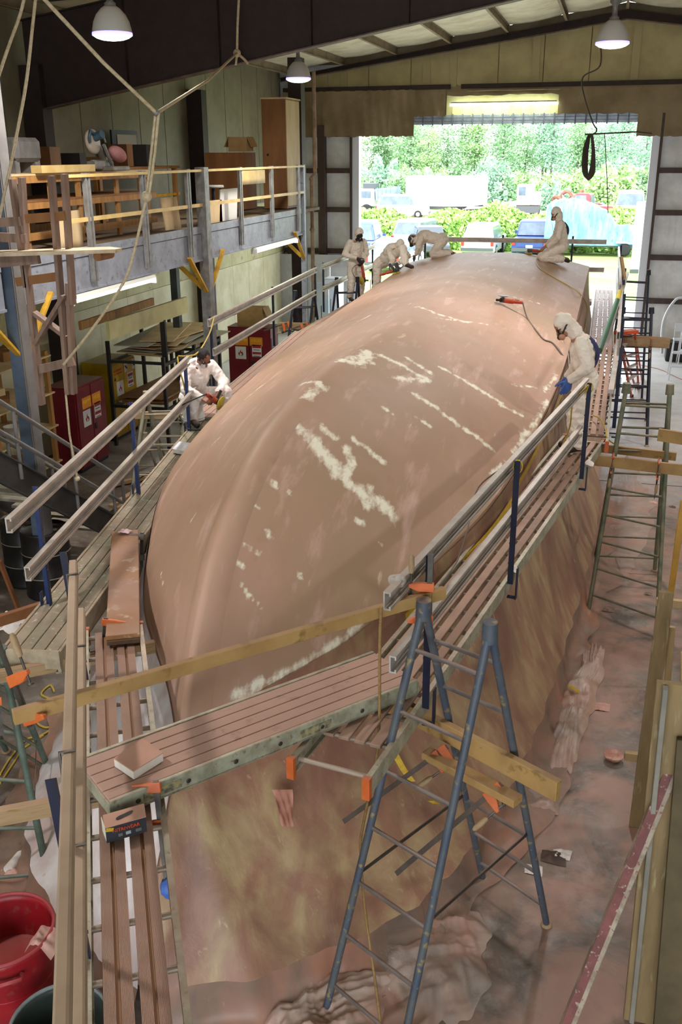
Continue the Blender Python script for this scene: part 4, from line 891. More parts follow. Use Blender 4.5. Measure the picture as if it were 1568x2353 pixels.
for k, (u0, u1, vt, vb, lean, m_, lb) in enumerate([(383, 418, 450, 530, .12, M_plyl, 'pale plywood offcut leaning on the mezzanine rail left of the column'), (505, 545, 432, 510, -.1, mat('light_grey_panel', 'c3beb4', rough=.5), 'light grey panel leaning behind the mezzanine rail'), (462, 512, 458, 518, 0, M_plyl, 'low wide plywood sheet behind the mezzanine rail'), (556, 610, 390, 425, 0, M_yrail, 'small pale board hung high on the mezzanine rail')]):
    a = at(u0, vb, X=-6.6); b = at(u1, vb, X=-6.6); c = at(u1, vt, X=-6.6); z0 = max(DK, a.z) if k < 3 else a.z
    MBo = MB().prism([(-6.6, a.y, z0), (-6.6, b.y, z0), (-6.6, b.y-lean, c.z), (-6.6, a.y-lean, c.z)], (0, 0, 0), (-.02, 0, 0)).build('plywood_panel', m_); tag(MBo, lb, 'board')
tc = thing('tall_cabinet', 'tall plywood cabinet standing at the far end of the mezzanine', 'cabinet', (-7.0, 21, DK))
q0, q1 = at(600, 228, Y=20.8), at(655, 232, Y=20.8)
MB().bb((q0.x, 20.8, DK), (q1.x, 21.75, q0.z)).build('carcass', M_plyd, tc); MB().bb((q1.x+.001, 20.82, DK+.05), (q1.x+.02, 21.73, q0.z-.02)).build('door', M_plyl, tc); MB().bb((q0.x-.02, 20.78, q0.z), (q1.x+.04, 21.77, q0.z+.03)).build('cornice', M_plyl, tc); MB().ball((q0.x+.12, 20.79, DK+1.1), .025).build('knob', M_blk, tc)
carton('brown carton stack half hidden left of the tall cabinet', (-8.0, 20.6, DK), (.9, .7, 1.15), m=M_plyd, flap=False); carton('closed carton on top of the brown carton stack', (-7.75, 20.6, DK+1.17), (.42, .4, .28))
bn_ = thing('back_bench', 'dark bench with timber legs along the mezzanine wall', 'bench', (-9.1, 15, DK))
MB().bb((-9.5, 11, DK+.85), (-8.7, 19.5, DK+.9)).build('bench_top', M_plyd, bn_)
for y in (11.2, 12.8, 14.5, 16, 17.7, 19.3): MB().bb((-8.8, y, DK), (-8.72, y+.09, DK+.85)).build('bench_leg', M_osb, bn_)
MB().beam((-8.74, 11, DK+.35), (-8.74, 19.5, DK+.35), .03, .05).build('bench_rail', M_yel, bn_)
for i in range(9):
    y = 11.5+i*.9; s_ = rn.uniform(.2, .45); carton('dark carton on the back bench of the mezzanine', (-9.15, y, DK+.905), (.4, s_, rn.uniform(.15, .4)), m=(M_card, M_plyd, mat('dark_tub', '3a3836'))[i % 3], flap=False)
for o_ in [q for q in COL.objects if q.get('label') == 'dark carton on the back bench of the mezzanine']: o_['group'] = 'cartons on the back bench'
pb = thing('framed_board', 'dark-framed grey board leaning against the mezzanine wall', 'board', (-9.3, 15.2, DK+.9))
q0 = at(255, 298, X=-9.35); q1 = at(318, 350, X=-9.35)
MB().bb((-9.38, q0.y, q1.z-.1), (-9.34, q1.y, q0.z)).build('frame', M_blk, pb); MB().bb((-9.339, q0.y+.2, q1.z-.05), (-9.33, q1.y-.08, q0.z-.08)).build('panel', mat('grey_board', 'a8a390'), pb)
# stool
so = thing('stool', 'dark three-legged stool beside the column on the mezzanine', 'stool', at(490, 460, X=-7.1))
c = at(490, 432, X=-7.1); MB().lathe(c, [(0, 0), (.19, 0), (.2, .02), (.19, .05), (0, .05)], n=18).build('seat', mat('grey_seat', '8c877c', rough=.6), so)
for k in range(4): a = k*math.pi/2+.5; MB().tube(c+V((math.cos(a)*.13, math.sin(a)*.13, 0)), (c.x+math.cos(a)*.2, c.y+math.sin(a)*.2, DK), .018).build('leg', M_blk, so)
# mitre saw with dust bag
sw = thing('mitre_saw', 'dusty mitre saw with a pink dust bag on the mezzanine bench', 'saw', at(255, 392, X=-6.95)); c = at(250, 388, X=-6.95); c.z = 5.0
MB().box(c+V((0, 0, .03)), (.42, .5, .06)).build('table', mat('cast_metal', '8a8378', '6f695f', 8, .5, .4), sw, bevel=.01)
MB().box(c+V((0, -.35, .08)), (.12, .3, .1)).build('side_table', mat('cast_metal', '8a8378'), sw); MB().box(c+V((-.12, .05, .1)), (.04, .6, .09)).build('fence', M_galv2, sw)
MB().tube(c+V((-.15, .2, .06)), c+V((-.12, -.05, .36)), .05, .04).build('arm', mat('cast_metal', '8a8378'), sw); MB().tube(c+V((-.05, .2, .08)), c+V((-.02, -.05, .34)), .025).build('slide_bar', M_galv2, sw)
hd = c+V((-.1, -.18, .38)); MB().lathe(hd+V((-.05, 0, 0)), [(0, 0), (.16, 0), (.165, .02), (.165, .06), (.13, .08), (0, .08)], axis=V((1, 0, .1)), n=22).build('blade_guard', mat('guard_metal', 'a79c8c', rough=.5), sw)
MB().tube(hd+V((.02, 0, .06)), hd+V((.16, -.03, .1)), .06, .055).build('motor', mat('teal_motor', '3c5563', '2e4350', 6, .5), sw); MB().path([hd+V((.05, -.06, .1)), hd+V((.07, -.2, .14)), hd+V((.07, -.24, .06)), hd+V((.04, -.18, 0))], .022, 8).build('handle', mat('teal_motor', '3c5563'), sw)
MB().path(smooth_pts([hd+V((0, .05, .1)), hd+V((0, .18, .14)), hd+V((0, .3, .05)), hd+V((0, .34, 0))]), .016, 8).build('hose', M_galv2, sw)
MB().ball(c+V((-.02, .34, .22)), (.11, .2, .1), R=Matrix.Rotation(-.35, 3, 'X')).build('dust_bag', mat('pink_bag', 'b27e7a', 'a26c69', 5, .9), sw)
gb = thing('grey_case', 'grey rounded equipment case standing behind the shelving frame', 'case', (-7.2, 11, 4.98)); q0, q1 = at(36, 315, X=-7.2), at(100, 372, X=-7.2)
MB().bb((-7.6, q0.y, q1.z), (-7.2, q1.y, q0.z)).build('shell', mat('grey_shell', '6a6764', '5b5855', 5, .6), gb, bevel=.05); MB().bb((-7.55, q1.y-.12, 4.98), (-7.25, q1.y, q1.z+.02)).build('leg', M_galv2, gb); MB().bb((-7.55, q0.y, 4.98), (-7.25, q0.y+.1, q1.z+.02)).build('leg', M_galv2, gb)
# timber hanging frame with boards in front of the mezzanine, left
M_grw = mat('grey_brown_timber', '8b7262', '6f5a4c', 3, .75, stretch=(3, 3, .5), dust=.3)
hf = thing('timber_ladder_frame', 'rough timber ladder frame hanging in front of the mezzanine at the left edge', 'frame', (-5.3, 9.0, 3))
Yh = 9.0
def hb(a, b, w=.04, h=.09, dy=0., m=M_grw, nm='upright'): p = at(*a, Y=Yh+dy); q = at(*b, Y=Yh+dy); return MB().beam(p, q, w, h, up=V((0, 1, 0)) if abs((q-p).normalized().z) > .5 else V((0, 0, 1))).build(nm, m, hf)
hb((28, 412), (62, 660)); hb((50, 408), (62, 620), dy=.05); hb((60, 600), (97, 930), dy=0); hb((118, 404), (158, 905)); hb((148, 400), (168, 700), dy=.06); hb((158, 650), (170, 905), dy=.05)
hb((-10, 512), (50, 508), nm='rung'); hb((60, 503), (150, 496), nm='rung', m=M_plyd); hb((38, 648), (135, 635), nm='rung', m=M_plyd); hb((85, 850), (170, 830), nm='rung'); hb((78, 718), (155, 775), nm='diagonal', dy=.03); hb((148, 680), (82, 790), nm='diagonal', dy=-.02); hb((0, 545), (60, 548), nm='rung')
q = [at(-60, 588, Y=Yh-.1), at(272, 580, Y=Yh-.1)]
t = thing('lifting_board', 'pale plywood board with a pointed end and a roller, on the hanging frame', 'board', q[1])
MB().prism([q[0]+V((0, -.2, 0)), q[1]+V((-.25, -.22, 0)), q[1]+V((0, -.06, .0)), q[1]+V((0, .08, 0)), q[1]+V((-.2, .2, 0)), q[0]+V((0, .2, 0))], (0, 0, 0), (0, 0, .035)).build('board', mat('weathered_pale_ply', 'c9b79a', 'ab987b', 4, .75), t)
MB().tube(q[1]+V((-.16, -.14, -.03)), q[1]+V((-.16, .14, -.03)), .045).build('roller', M_plyd, t)
MB().beam(q[0]+V((0, 0, -.08)), q[1]+V((-.9, 0, -.07)), .06, .12).build('bearer', M_grw, t)
# ropes
M_rope = mat('pale_rope', 'c2b393', 'a99a7a', 30, .8)
rp = thing('hoist_rope', 'pale rope forming a Y below the roof, slung down to the hanging frame', 'rope', at(360, 260, Y=11))
Yr = 8.6
k0, k1, k2 = at(96, -8, Y=7.6), at(360, 260, Y=Yr), at(545, 122, Y=15.2)
MB().path([k0, lerp(k0, k1, .5)+V((0, 0, -.03)), k1], .017).build('strand', M_rope, rp); MB().path([k1, lerp(k1, k2, .5)+V((0, 0, -.06)), k2], .017).build('strand', M_rope, rp)
k3 = at(549, 0, Y=15.2); MB().path([k2, at(546, 60, Y=15.2), k3], .02).build('strand', M_rope, rp)
MB().path(smooth_pts([k2, at(560, 135, Y=15.2), at(570, 146, Y=15.2)]), .02).build('loose_end', M_rope, rp); MB().ball(k2, .06).build('knot', M_rope, rp); MB().path([k2, at(542, 150, Y=15.2)], .018).build('loose_end', M_rope, rp)
Ya = 8.5
k4 = at(337, 452, Y=Ya); MB().path([k1+V((-.01, 0, 0)), at(349, 340, Y=Yr), k4], .014).build('strand', M_rope, rp); MB().path([k1+V((.02, 0, 0)), at(356, 350, Y=Yr), at(343, 445, Y=Ya)], .014).build('strand', M_rope, rp); MB().ball(k4, .05).build('knot', M_rope, rp); MB().ball(k1, .03).build('shackle', M_galv2, rp)
MB().path(smooth_pts([k4, at(305, 590, Y=8.5), at(278, 660, Y=8.5), at(205, 765, Y=8.6), at(146, 838, Y=8.7)]), .014).build('strand', M_rope, rp)
MB().path([at(145, 838, Y=9.0), at(160, 1000, Y=9.0), at(178, 1100, Y=9.0)], .012).build('strand', M_rope, rp); MB().ball(at(178, 1100, Y=9.0), .03).build('knot', M_rope, rp)
rp = thing('hanging_rope', 'pair of slack ropes hanging at the upper left picture edge', 'rope', at(40, 240, Y=9))
MB().path(smooth_pts([at(56, -5, Y=9), at(44, 40, Y=9), at(15, 120, Y=9), at(-12, 200, Y=9)]), .016).build('strand', M_rope, rp); MB().path(smooth_pts([at(82, -5, Y=9), at(76, 50, Y=9), at(60, 190, Y=9), at(38, 310, Y=9), at(20, 400, Y=9), at(-6, 520, Y=9)]), .016).build('strand', M_rope, rp)
# cable coil hung in the doorway
cc = thing('cable_coil', 'coiled dark cable hanging from a rod in the doorway', 'cable', at(1358, 320, Y=26)); M_cab = mat('dark_cable', '4a4038', rough=.6)
MB().path(smooth_pts([at(1378, 80, Y=26), at(1380, 150, Y=26), at(1340, 178, Y=26), at(1344, 225, Y=26), at(1362, 280, Y=26), at(1372, 300, Y=26), at(1356, 312, Y=26)]), .018, 6).build('feed', M_cab, cc)
for k in range(6): a = (k-2.5)*2.4; MB().path(smooth_pts([at(1355+a*.3, 308, Y=26+k*.02), at(1346+a*.8, 345+k*3, Y=26+k*.02), at(1345+a, 390+k*3, Y=26), at(1351+a*.5, 408+k, Y=26), at(1362+a*.8, 385+k*2, Y=26), at(1364+a*.5, 345, Y=26), at(1360+a*.3, 308, Y=26)]), .016, 6).build('coil', M_cab, cc)
MB().path([at(1345, 309, Y=26), at(1462, 303, Y=26), V((.9, 29.0, at(1462, 303, Y=26).z))], .02, 6).build('rod', M_cab, cc); MB().path([at(1390, 305, Y=26), at(1396, 420, Y=26), at(1398, 490, Y=26)], .01, 6).build('drop_cord', M_cab, cc)
# ======================= plastic sheeting =======================
def plastic_mat(name, a, b, c, alpha, rough=.3, streak=(1.2, 1.2, .25), sc=3.):
    m = bpy.data.materials.new(name); m.use_nodes = True; nt = m.node_tree; N = nt.nodes; L = nt.links; p = N['Principled BSDF']
    tc = N.new('ShaderNodeTexCoord')
    def nz(s, st, det=5):
        mp = N.new('ShaderNodeMapping'); mp.inputs['Scale'].default_value = st; L.new(tc.outputs['Object'], mp.inputs[0]); n = N.new('ShaderNodeTexNoise'); n.inputs['Scale'].default_value = s; n.inputs['Detail'].default_value = det; n.inputs['Roughness'].default_value = .6; n.inputs['Distortion'].default_value = .5; L.new(mp.outputs[0], n.inputs['Vector']); return n.outputs['Fac']
    def mr(s, lo, hi, o0=0., o1=1.):
        r = N.new('ShaderNodeMapRange'); L.new(s, r.inputs[0])
        for k, q in enumerate((lo, hi, o0, o1)): r.inputs[k+1].default_value = q
        return r.outputs[0]
    def mix(f, x, y):
        q = N.new('ShaderNodeMix'); q.data_type = 'RGBA'; L.new(f, q.inputs[0])
        for k, w in ((6, x), (7, y)):
            if isinstance(w, tuple): q.inputs[k].default_value = w
            else: L.new(w, q.inputs[k])
        return q.outputs[2]
    n1 = nz(sc*1.2, streak, 8); n2 = nz(sc*.45, (1, 1, .6)); n3 = nz(sc*4., streak, 8)
    col = mix(mr(n1, .4, .62), lin(a), lin(b)); col = mix(mr(n2, .42, .66), col, lin(c)); col = mix(mr(n3, .64, .74, 0, .6), col, lin('c9ab90'))
    L.new(col, p.inputs['Base Color']); p.inputs['Roughness'].default_value = rough; p.inputs['Specular IOR Level'].default_value = .5
    if alpha < 1: L.new(mr(n2, .3, .65, alpha-.22, min(1., alpha+.22)), p.inputs['Alpha'])
    bn = N.new('ShaderNodeBump'); bn.inputs['Strength'].default_value = .35; bn.inputs['Distance'].default_value = .03; L.new(n1, bn.inputs['Height']); L.new(bn.outputs[0], p.inputs['Normal'])
    return m
M_pl = plastic_mat('dusty_clear_plastic', '956c56', 'ac946d', '7b5645', 1.0, .5)
M_plw = plastic_mat('milky_plastic', 'dccfcb', 'cbb3ad', 'e3dede', .9, .3)
M_plc = plastic_mat('clear_skirt_plastic', 'a58673', '9a8576', 'b07a62', .62, .4)
M_plh = plastic_mat('crumpled_plastic', 'c0a08f', 'ccb8ab', 'a88270', .86, .38, (1, 1, 1), 4.)
M_plg = plastic_mat('crumpled_clear_plastic', 'c4b3a8', 'b7a596', 'b98f7c', .5, .35, (1, 1, 1), 4.)
from mathutils import noise as mn
def ridged(p, s, k=3):
    v = 0.; a = 1.
    for i in range(k): v += a*(1-abs(mn.noise(V(p)*s*(1.9**i)))*2); a *= .5
    return v
def sheet(name, label, side, s0, s1, m, skirt_m, amp, n=150, q0=1.02, spread=.3, sk=True, bow=0.):
    t = thing(name, label, 'plastic sheet', hullp(.2, 2, side)); nq = 34; P = []; K = []
    for i in range(n+1):
        s = s0+(s1-s0)*(i/n)**1.35; row = []
        A = [V(hullp(s, q, side)) for q in np.linspace(q0, 2, nq)]
        B = V(hullp(min(s+.004, 1), 1.5, side)); tan = (B-V(hullp(max(s-.004, 0), 1.5, side))).normalized()
        out = V((tan.y, -tan.x, 0))*(1 if side > 0 else -1); out = out.normalized()
        if out.x*side < 0 and s > .05: out = -out
        for j, p in enumerate(A):
            f = j/(nq-1); kk = s+.018*f; w = amp*f**.6*(.55*ridged(V((kk*34, f*1.1, side*3.)), 1., 2)+.45*ridged(V((kk*85, f*2.0, side*7.)), 1., 2))*.5
            w += .012*f*math.sin(s*210-f*7)+bow*math.exp(-((s-.018-.01*f)/.008)**2)*f
            row.append(p+out*(.012+max(w, -.008))+V((0, 0, .006)))
        P.append(row); e = row[-1]; kr = [e.copy()]
        for j, (dz, do) in enumerate(((.12, .03), (.22, .06), (.285, .16), (.29, spread))):
            z = max(.008, e.z-dz+.02*mn.noise(e*4+V((j, 0, 0)))); kr.append(V((e.x, e.y, z))+out*do*(1+.8*mn.noise(e*1.7+V((0, j*.3, 0))))+V((0, 0, .02*abs(mn.noise(e*6+V((0, 0, j)))))))
        K.append(kr)
    MB().grid(P, flip=side < 0).build('draped_sheet', m, t)
    if sk: MB().grid(K, flip=side < 0).build('sheet_skirt', skirt_m, t)
    return t
sheet('plastic_sheet', 'dust-streaked plastic sheeting taped over the right side of the hull', 1, .0, .62, M_pl, M_plc, .05, bow=.07)
sheet('plastic_sheet', 'milky plastic sheeting hanging over the left side of the bow', -1, .0, .45, M_plw, M_plc, .06, 90)
# masking tape along the taped edge
tt = thing('masking_tape', 'yellow masking tape along the upper edge of the right-hand plastic', 'tape', hullp(.2, 1.05)); M_tape = mat('yellow_tape', 'c9a62c', 'b28f1f', 20, .5)
for a, b, q, w in ((.155, .215, 1.1, .06), (.225, .3, 1.09, .035), (.31, .4, 1.06, .03), (.42, .5, 1.06, .03), (.03, .05, 1.12, .03)):
    P = []
    for s in np.linspace(a, b, 22):
        p = V(hullp(s, q)); p2 = V(hullp(s, q+w)); P.append([p+V((.05, -.02, .02)), p2+V((.05, -.02, .02))])
    MB().grid(P).build('tape_strip', M_tape, tt)
M_tapes = M_tape
def bit(label, u, v, z, L_, w, rz, n=V((0, 0, 1)), on=False):
    c = at(u, v, z=z); o_ = MB().box(c, (L_, w, .004), rz=rz).build('tape_scrap', M_tape); return tag(o_, label, 'tape')
bit('yellow tape scrap lying on the plastic beside the hull', 1320, 1583, .12, .16, .04, -.8)
# tape scraps stuck on the bow sheeting
SBV = BVHTree.FromPolygons([tuple(hullp(s, q)+np.array([.05, -.02, 0])) for s in np.linspace(0, .6, 60) for q in np.linspace(1, 2, 20)], [(i*20+j, i*20+j+1, i*20+j+21, i*20+j+20) for i in range(59) for j in range(19)])
def onsheet(u, v):
    h = SBV.ray_cast(V((0, 0, CAMH)), ray(u, v).normalized()); return h[0], h[1]
for pts, lb in (([(895, 1735), (915, 1772), (935, 1800)], 'yellow tape streak on the bow sheeting left of the blue trestle'), ([(977, 1845), (990, 1852)], 'small yellow tape scrap on the bow sheeting between the trestle legs')):
    P = []
    for k, (u, v) in enumerate(pts):
        c, nn = onsheet(u, v)
        if c is None: continue
        nn = nn if nn.dot(V((0, 0, CAMH))-c) > 0 else -nn; c = c+nn*.06; P.append([c+V((-.025, 0, 0)), c+V((.025, 0, .01))])
    if len(P) > 1: tag(MB().grid(P).build('tape_scrap', M_tape), lb, 'tape')
# torn flap hanging on the bow sheeting
c, nn = onsheet(655, 1850)
if c is not None:
    P = []
    for j in range(10):
        f = j/9; row = []
        for i in range(7):
            g_ = i/6-.5; u = 640+g_*(45-20*f)+12*f; v = 1815+f*85; p, n_ = onsheet(u, v); n_ = n_ if n_.y < 0 else -n_
            row.append(p+n_*(.06+.03*abs(math.sin(i*1.7+j*.4))))
        P.append(row)
    tag(MB().grid(P).build('torn_plastic_flap', mat('pink_plastic_flap', 'b07c69', 'a06a58', 8, .45)), 'torn pink plastic flap hanging on the bow sheeting', 'plastic sheet')
# crumpled plastic on the floor
def heap(label, poly_uv, h, m, n=46, z0=.006, seed=0, cat='plastic sheet', name='crumpled_plastic', sc=2.4):
    """floor patch spanned by four picture corners (near-left, near-right, far-right, far-left)"""
    c = [at(u, v, z=0) for u, v in poly_uv]; P = []
    for i in range(n+1):
        row = []
        for j in range(n+1):
            a, b = i/n*2-1, j/n*2-1; a, b = a*math.sqrt(1-b*b/2), b*math.sqrt(1-a*a/2); an = math.atan2(b, a); kr = .98+.28*mn.noise((math.cos(an)*2.2+seed, math.sin(an)*2.2, seed*1.7))+.12*mn.noise((math.cos(an)*6+seed, math.sin(an)*6, 0)); ed0 = 1-math.hypot(a, b); a, b = .5+a*.5*kr, .5+b*.5*kr; p = c[0]*(1-a)*(1-b)+c[1]*a*(1-b)+c[2]*a*b+c[3]*(1-a)*b
            e = min(1, max(0, ed0)*2.6); q = p+V((seed*3.1, 0, 0))
            wob = V((mn.noise(q*2.1), mn.noise(q*2.1+V((9, 0, 0))), 0))*.07
            z = z0+h*e*max(0, .34*ridged(V((q.x*.9+q.y*.5, q.y*.3, seed)), sc*1.3, 3)+.34*ridged(V((q.x*.25, q.y*1.1-q.x*.7, seed+3.)), sc*1.5, 3)-.15)+.012*abs(mn.noise(q*9))
            row.append(p+wob+V((0, 0, z)))
        P.append(row)
    return tag(MB().grid(P).build(name, m), label, cat)
heap('big heap of crumpled pink plastic at the foot of the bow', [(520, 2440), (920, 2440), (900, 2140), (600, 2200)], .16, M_plh, 90, seed=1, sc=3.2)
heap('crumpled clear plastic behind the legs of the blue trestle', [(820, 2400), (1120, 2360), (1130, 2030), (860, 2030)], .12, M_plg, 70, seed=2, sc=3.4)
heap('thin clear plastic spilling over the floor right of the blue trestle', [(1090, 1900), (1300, 1890), (1310, 1770), (1130, 1770)], .08, M_plg, 44, seed=3, sc=3.2)
heap('ridge of crumpled pink plastic along the right hull edge', [(1215, 1780), (1330, 1780), (1400, 1480), (1335, 1480)], .14, M_plh, 54, seed=4, sc=2.8)
heap('clear plastic lying flat by the foot of the olive trestle', [(1372, 1300), (1500, 1300), (1490, 1060), (1385, 1060)], .03, M_plg, 40, seed=5)
heap('rumpled milky plastic on the floor left of the near plank', [(60, 2080), (215, 2140), (215, 1650), (120, 1720)], .16, M_plw, 44, seed=6)
# ======================= people and sanders =======================
M_skin = mat('brown_skin', '8a5a40', '7b4e36', 8, .5); M_skin2 = mat('tan_skin', 'a9785c', '9b6b50', 8, .5)
M_suit = mat('dusty_white_coverall', 'e2d6c6', 'd3bfac', 8, .8, bump=.9, lo=.5, hi=.8); M_suitp = mat('pinkish_coverall', 'f0e8e2', 'e3cbc0', 8, .8, bump=.9, lo=.5, hi=.8)
M_hair = mat('black_hair', '17120f', '231b16', 40, .6, bump=.6); M_boot = mat('dark_boot', '2a211d', '3a2d27', 9, .7, dust=.5); M_shoe = mat('black_shoe', '161617', '232324', 9, .5, dust=.3)
M_rub = mat('black_rubber', '1c1b1b', '262424', 9, .5); M_lens = mat('smoked_lens', '201b18', rough=.15, coat=.5); M_mask = mat('dust_mask', 'd6cfcf', rough=.8); M_filt = mat('pink_filter', 'c08c72', rough=.8)
M_glove = mat('blue_glove', '2f4f8f', '3d5e9e', 10, .6, dust=.4); M_gglove = mat('grey_glove', '4a4a55', '3b3b45', 10, .7); M_navy = mat('navy_back_panel', '2c2f55', '3a3c60', 6, .8)
def remesh(mb, vox, name, m, parent, smooth=4, wr=0., wsc=9.):
    o_ = mb.build(name, m, parent); r = o_.modifiers.new('r', 'REMESH'); r.mode = 'VOXEL'; r.voxel_size = vox; r.use_smooth_shade = True
    if smooth: k = o_.modifiers.new('s', 'SMOOTH'); k.factor = .5; k.iterations = smooth
    PENDING.append((o_, wr, wsc)); return o_
PENDING = []
def finish_figures():
    dg = bpy.context.evaluated_depsgraph_get(); dg.update(); new = []
    for o_, wr, wsc in PENDING: new.append(bpy.data.meshes.new_from_object(o_.evaluated_get(dg)))
    for (o_, wr, wsc), me in zip(PENDING, new):
        o_.modifiers.clear(); o_.data = me
        if wr:
            n = len(me.vertices); co = np.empty(n*3, np.float32); no = np.empty(n*3, np.float32); me.vertices.foreach_get('co', co); me.vertex_normals.foreach_get('vector', no); co = co.reshape(-1, 3); no = no.reshape(-1, 3)
            w = np.array([(.5-abs(mn.noise((q[0]*wsc, q[1]*wsc, q[2]*wsc*1.5))*2))*.6+.7*(.45-abs(mn.noise((q[0]*wsc*2.3+5, q[1]*wsc*2.3, q[2]*wsc*3.4))*2)) for q in co.tolist()], np.float32)
            me.vertices.foreach_set('co', (co+no*wr*w[:, None]).ravel())
        me.polygons.foreach_set('use_smooth', [True]*len(me.polygons)); me.update()
def hand(mb, w, f, pn, side, s=1., curl=.5):
    """w wrist, f finger direction, pn palm-facing direction, side +1 thumb towards f x pn"""
    f = V(f).normalized(); pn = V(pn); pn = (pn-f*pn.dot(f)).normalized(); x = f.cross(pn)*side
    for k in (-.03, -.01, .01, .03): mb.cap2(V(w)+x*k*s*.7, V(w)+f*.085*s+x*k*s, .016*s, .0135*s, 8)
    for k, L_, c_ in ((.03, .075, .9), (.0105, .083, 1.), (-.0105, .077, 1.05), (-.03, .06, 1.15)):
        p = V(w)+f*.085*s+x*k*s; d = f.copy()
        for i, q in enumerate((.45, .3, .25)):
            d = (d*math.cos(curl*c_*.8)+pn*math.sin(curl*c_*.8)).normalized(); n_ = p+d*L_*q*s; mb.cap2(p, n_, (.0095-.0008*i)*s, (.009-.001*i)*s, 8); pn2 = (pn*math.cos(curl*c_*.8)-f*math.sin(curl*c_*.8)); p = n_
    p = V(w)+f*.02*s+x*.03*s; d = (f*.62+x*.72+pn*.35).normalized()
    for i, q in enumerate((.04, .032, .025)): n_ = p+d*q*s; mb.cap2(p, n_, (.0125-.001*i)*s, (.0115-.0015*i)*s, 8); p = n_; d = (d+f*.35+pn*.2*curl).normalized()
def person(label, base, fwd, J, hood=True, hair=False, resp='half', suit=M_suit, skin=M_skin2, gloves=None, boots=M_boot, back=False, goggles=True, cap=None, hd={}, scale=1.):
    base = V(base); F = V((fwd[0], fwd[1], 0)).normalized(); Rt = V((F.y, -F.x, 0)); U = V((0, 0, 1))
    def T(p): return base+(Rt*p[0]+F*p[1]+U*p[2])*scale
    def D(p): return (Rt*p[0]+F*p[1]+U*p[2]).normalized()
    t = thing('person', label, 'person', base); j = {k: (T(p) if k != 'look' else D(p)) for k, p in J.items()}; s = scale
    H = j['head']; lk = j['look']; hs, hu, _ = frame(lk, U); hu = -hu if hu.z < 0 else hu; hs = lk.cross(hu).normalized(); RH = Matrix((hs, lk, hu)).transposed()
    b = MB()      # skin: head, neck, hands, inner limbs as one figure
    b.ball(H+hu*.02*s, (.076*s, .098*s, .105*s), R=RH); b.ball(H-hu*.055*s+lk*.03*s, (.056*s, .062*s, .06*s), R=RH); b.cap2(H+lk*.1*s-hu*.0*s, H+lk*.115*s-hu*.03*s, .011*s, .016*s, 8)
    for sg in (-1, 1): b.ball(H+hs*sg*.078*s-hu*.005*s, (.012*s, .02*s, .032*s), R=RH, n=8, m=6)
    b.cap2(H-hu*.06*s-lk*.015*s, j['neck'], .052*s, .058*s); b.cap2(j['neck'], j['chest'], .06*s, .1*s); b.cap2(j['chest'], j['pelvis'], .1*s, .11*s)
    for sd, x in (('L', -1), ('R', 1)):
        b.cap2(j['neck']-U*.06*s, j['sh'+sd], .05*s, .045*s); b.cap2(j['sh'+sd], j['el'+sd], .043*s, .036*s); b.cap2(j['el'+sd], j['wr'+sd], .036*s, .027*s)
        b.cap2(j['pelvis'], j['hip'+sd], .09*s, .08*s); b.cap2(j['hip'+sd], j['kn'+sd], .08*s, .055*s); b.cap2(j['kn'+sd], j['an'+sd], .052*s, .036*s); b.cap2(j['an'+sd], j['toe'+sd], .035*s, .025*s)
        f, pn = hd.get(sd, ((0, .5, -.85), (-x, 0, 0))); hand(b, j['wr'+sd], D(f), D(pn), 1 if (D(f).cross(D(pn))).dot(F+U*.3) > 0 else -1, s, hd.get('curl', .55))
    remesh(b, .0075*s, 'body', skin, t, 2)
    c = MB()      # coverall
    sc = j['shL'].lerp(j['shR'], .5); up = (sc-j['pelvis']).normalized(); sx = (j['shR']-j['shL']).normalized(); fz = up.cross(sx).normalized(); RT = Matrix((sx, fz, up)).transposed()
    c.ball(j['pelvis'], (.175*s, .145*s, .15*s), R=RT); c.ball(j['pelvis'].lerp(sc, .45), (.165*s, .14*s, .2*s), R=RT); c.ball(j['chest'], (.185*s, .14*s, .2*s), R=RT); c.ball(sc-up*.05*s, (.16*s, .11*s, .1*s), R=RT); c.cap2(sc, j['neck'], .085*s, .075*s)
    for sd in 'LR':
        c.cap2(sc-up*.04*s, j['sh'+sd], .075*s, .075*s); c.cap2(j['sh'+sd], j['el'+sd], .078*s, .068*s); c.cap2(j['el'+sd], j['wr'+sd]+(j['el'+sd]-j['wr'+sd])*.13, .068*s, .05*s)
        c.cap2(j['hip'+sd], j['kn'+sd], .115*s, .094*s); c.cap2(j['kn'+sd], j['an'+sd]+(j['kn'+sd]-j['an'+sd])*.1, .094*s, .082*s)
    if hood: c.ball(H+hu*.028*s-lk*.022*s, (.098*s, .108*s, .118*s), R=RH); c.cap2(H-hu*.04*s-lk*.05*s, j['neck']-lk*.01*s, .085*s, .085*s)
    else: c.cap2(j['neck']+hs*.09*s-lk*.05*s, j['neck']-hs*.09*s-lk*.05*s, .05*s, .05*s)
    co = remesh(c, .012*s, 'coverall', suit, t, 3, .015*s, 6.)
    MB().path([j['neck'].lerp(j['chest'], .1)+fz*.145*s, j['chest']+fz*.158*s, j['pelvis'].lerp(sc, .4)+fz*.155*s], .006*s, 6).build('zip', suit, co)
    for sd in 'LR':
        e = j['wr'+sd]+(j['el'+sd]-j['wr'+sd])*.1; MB().lathe(e, [(.036*s, -.012*s), (.043*s, 0), (.046*s, .02*s), (.04*s, .03*s)], axis=(j['el'+sd]-j['wr'+sd]), n=14).build('cuff', suit, co)
        a = j['an'+sd]; to = j['toe'+sd]; bb2 = MB(); bb2.cap2(a+(a-to)*.18, to, .046*s, .042*s); bb2.cap2(a, a+(j['kn'+sd]-a).normalized()*.12*s, .05*s, .056*s); d_ = (to-a).normalized(); bb2.cap2(a+(a-to)*.1+d_.cross(V((0, 0, 1)))*.012, to, .045*s, .044*s)
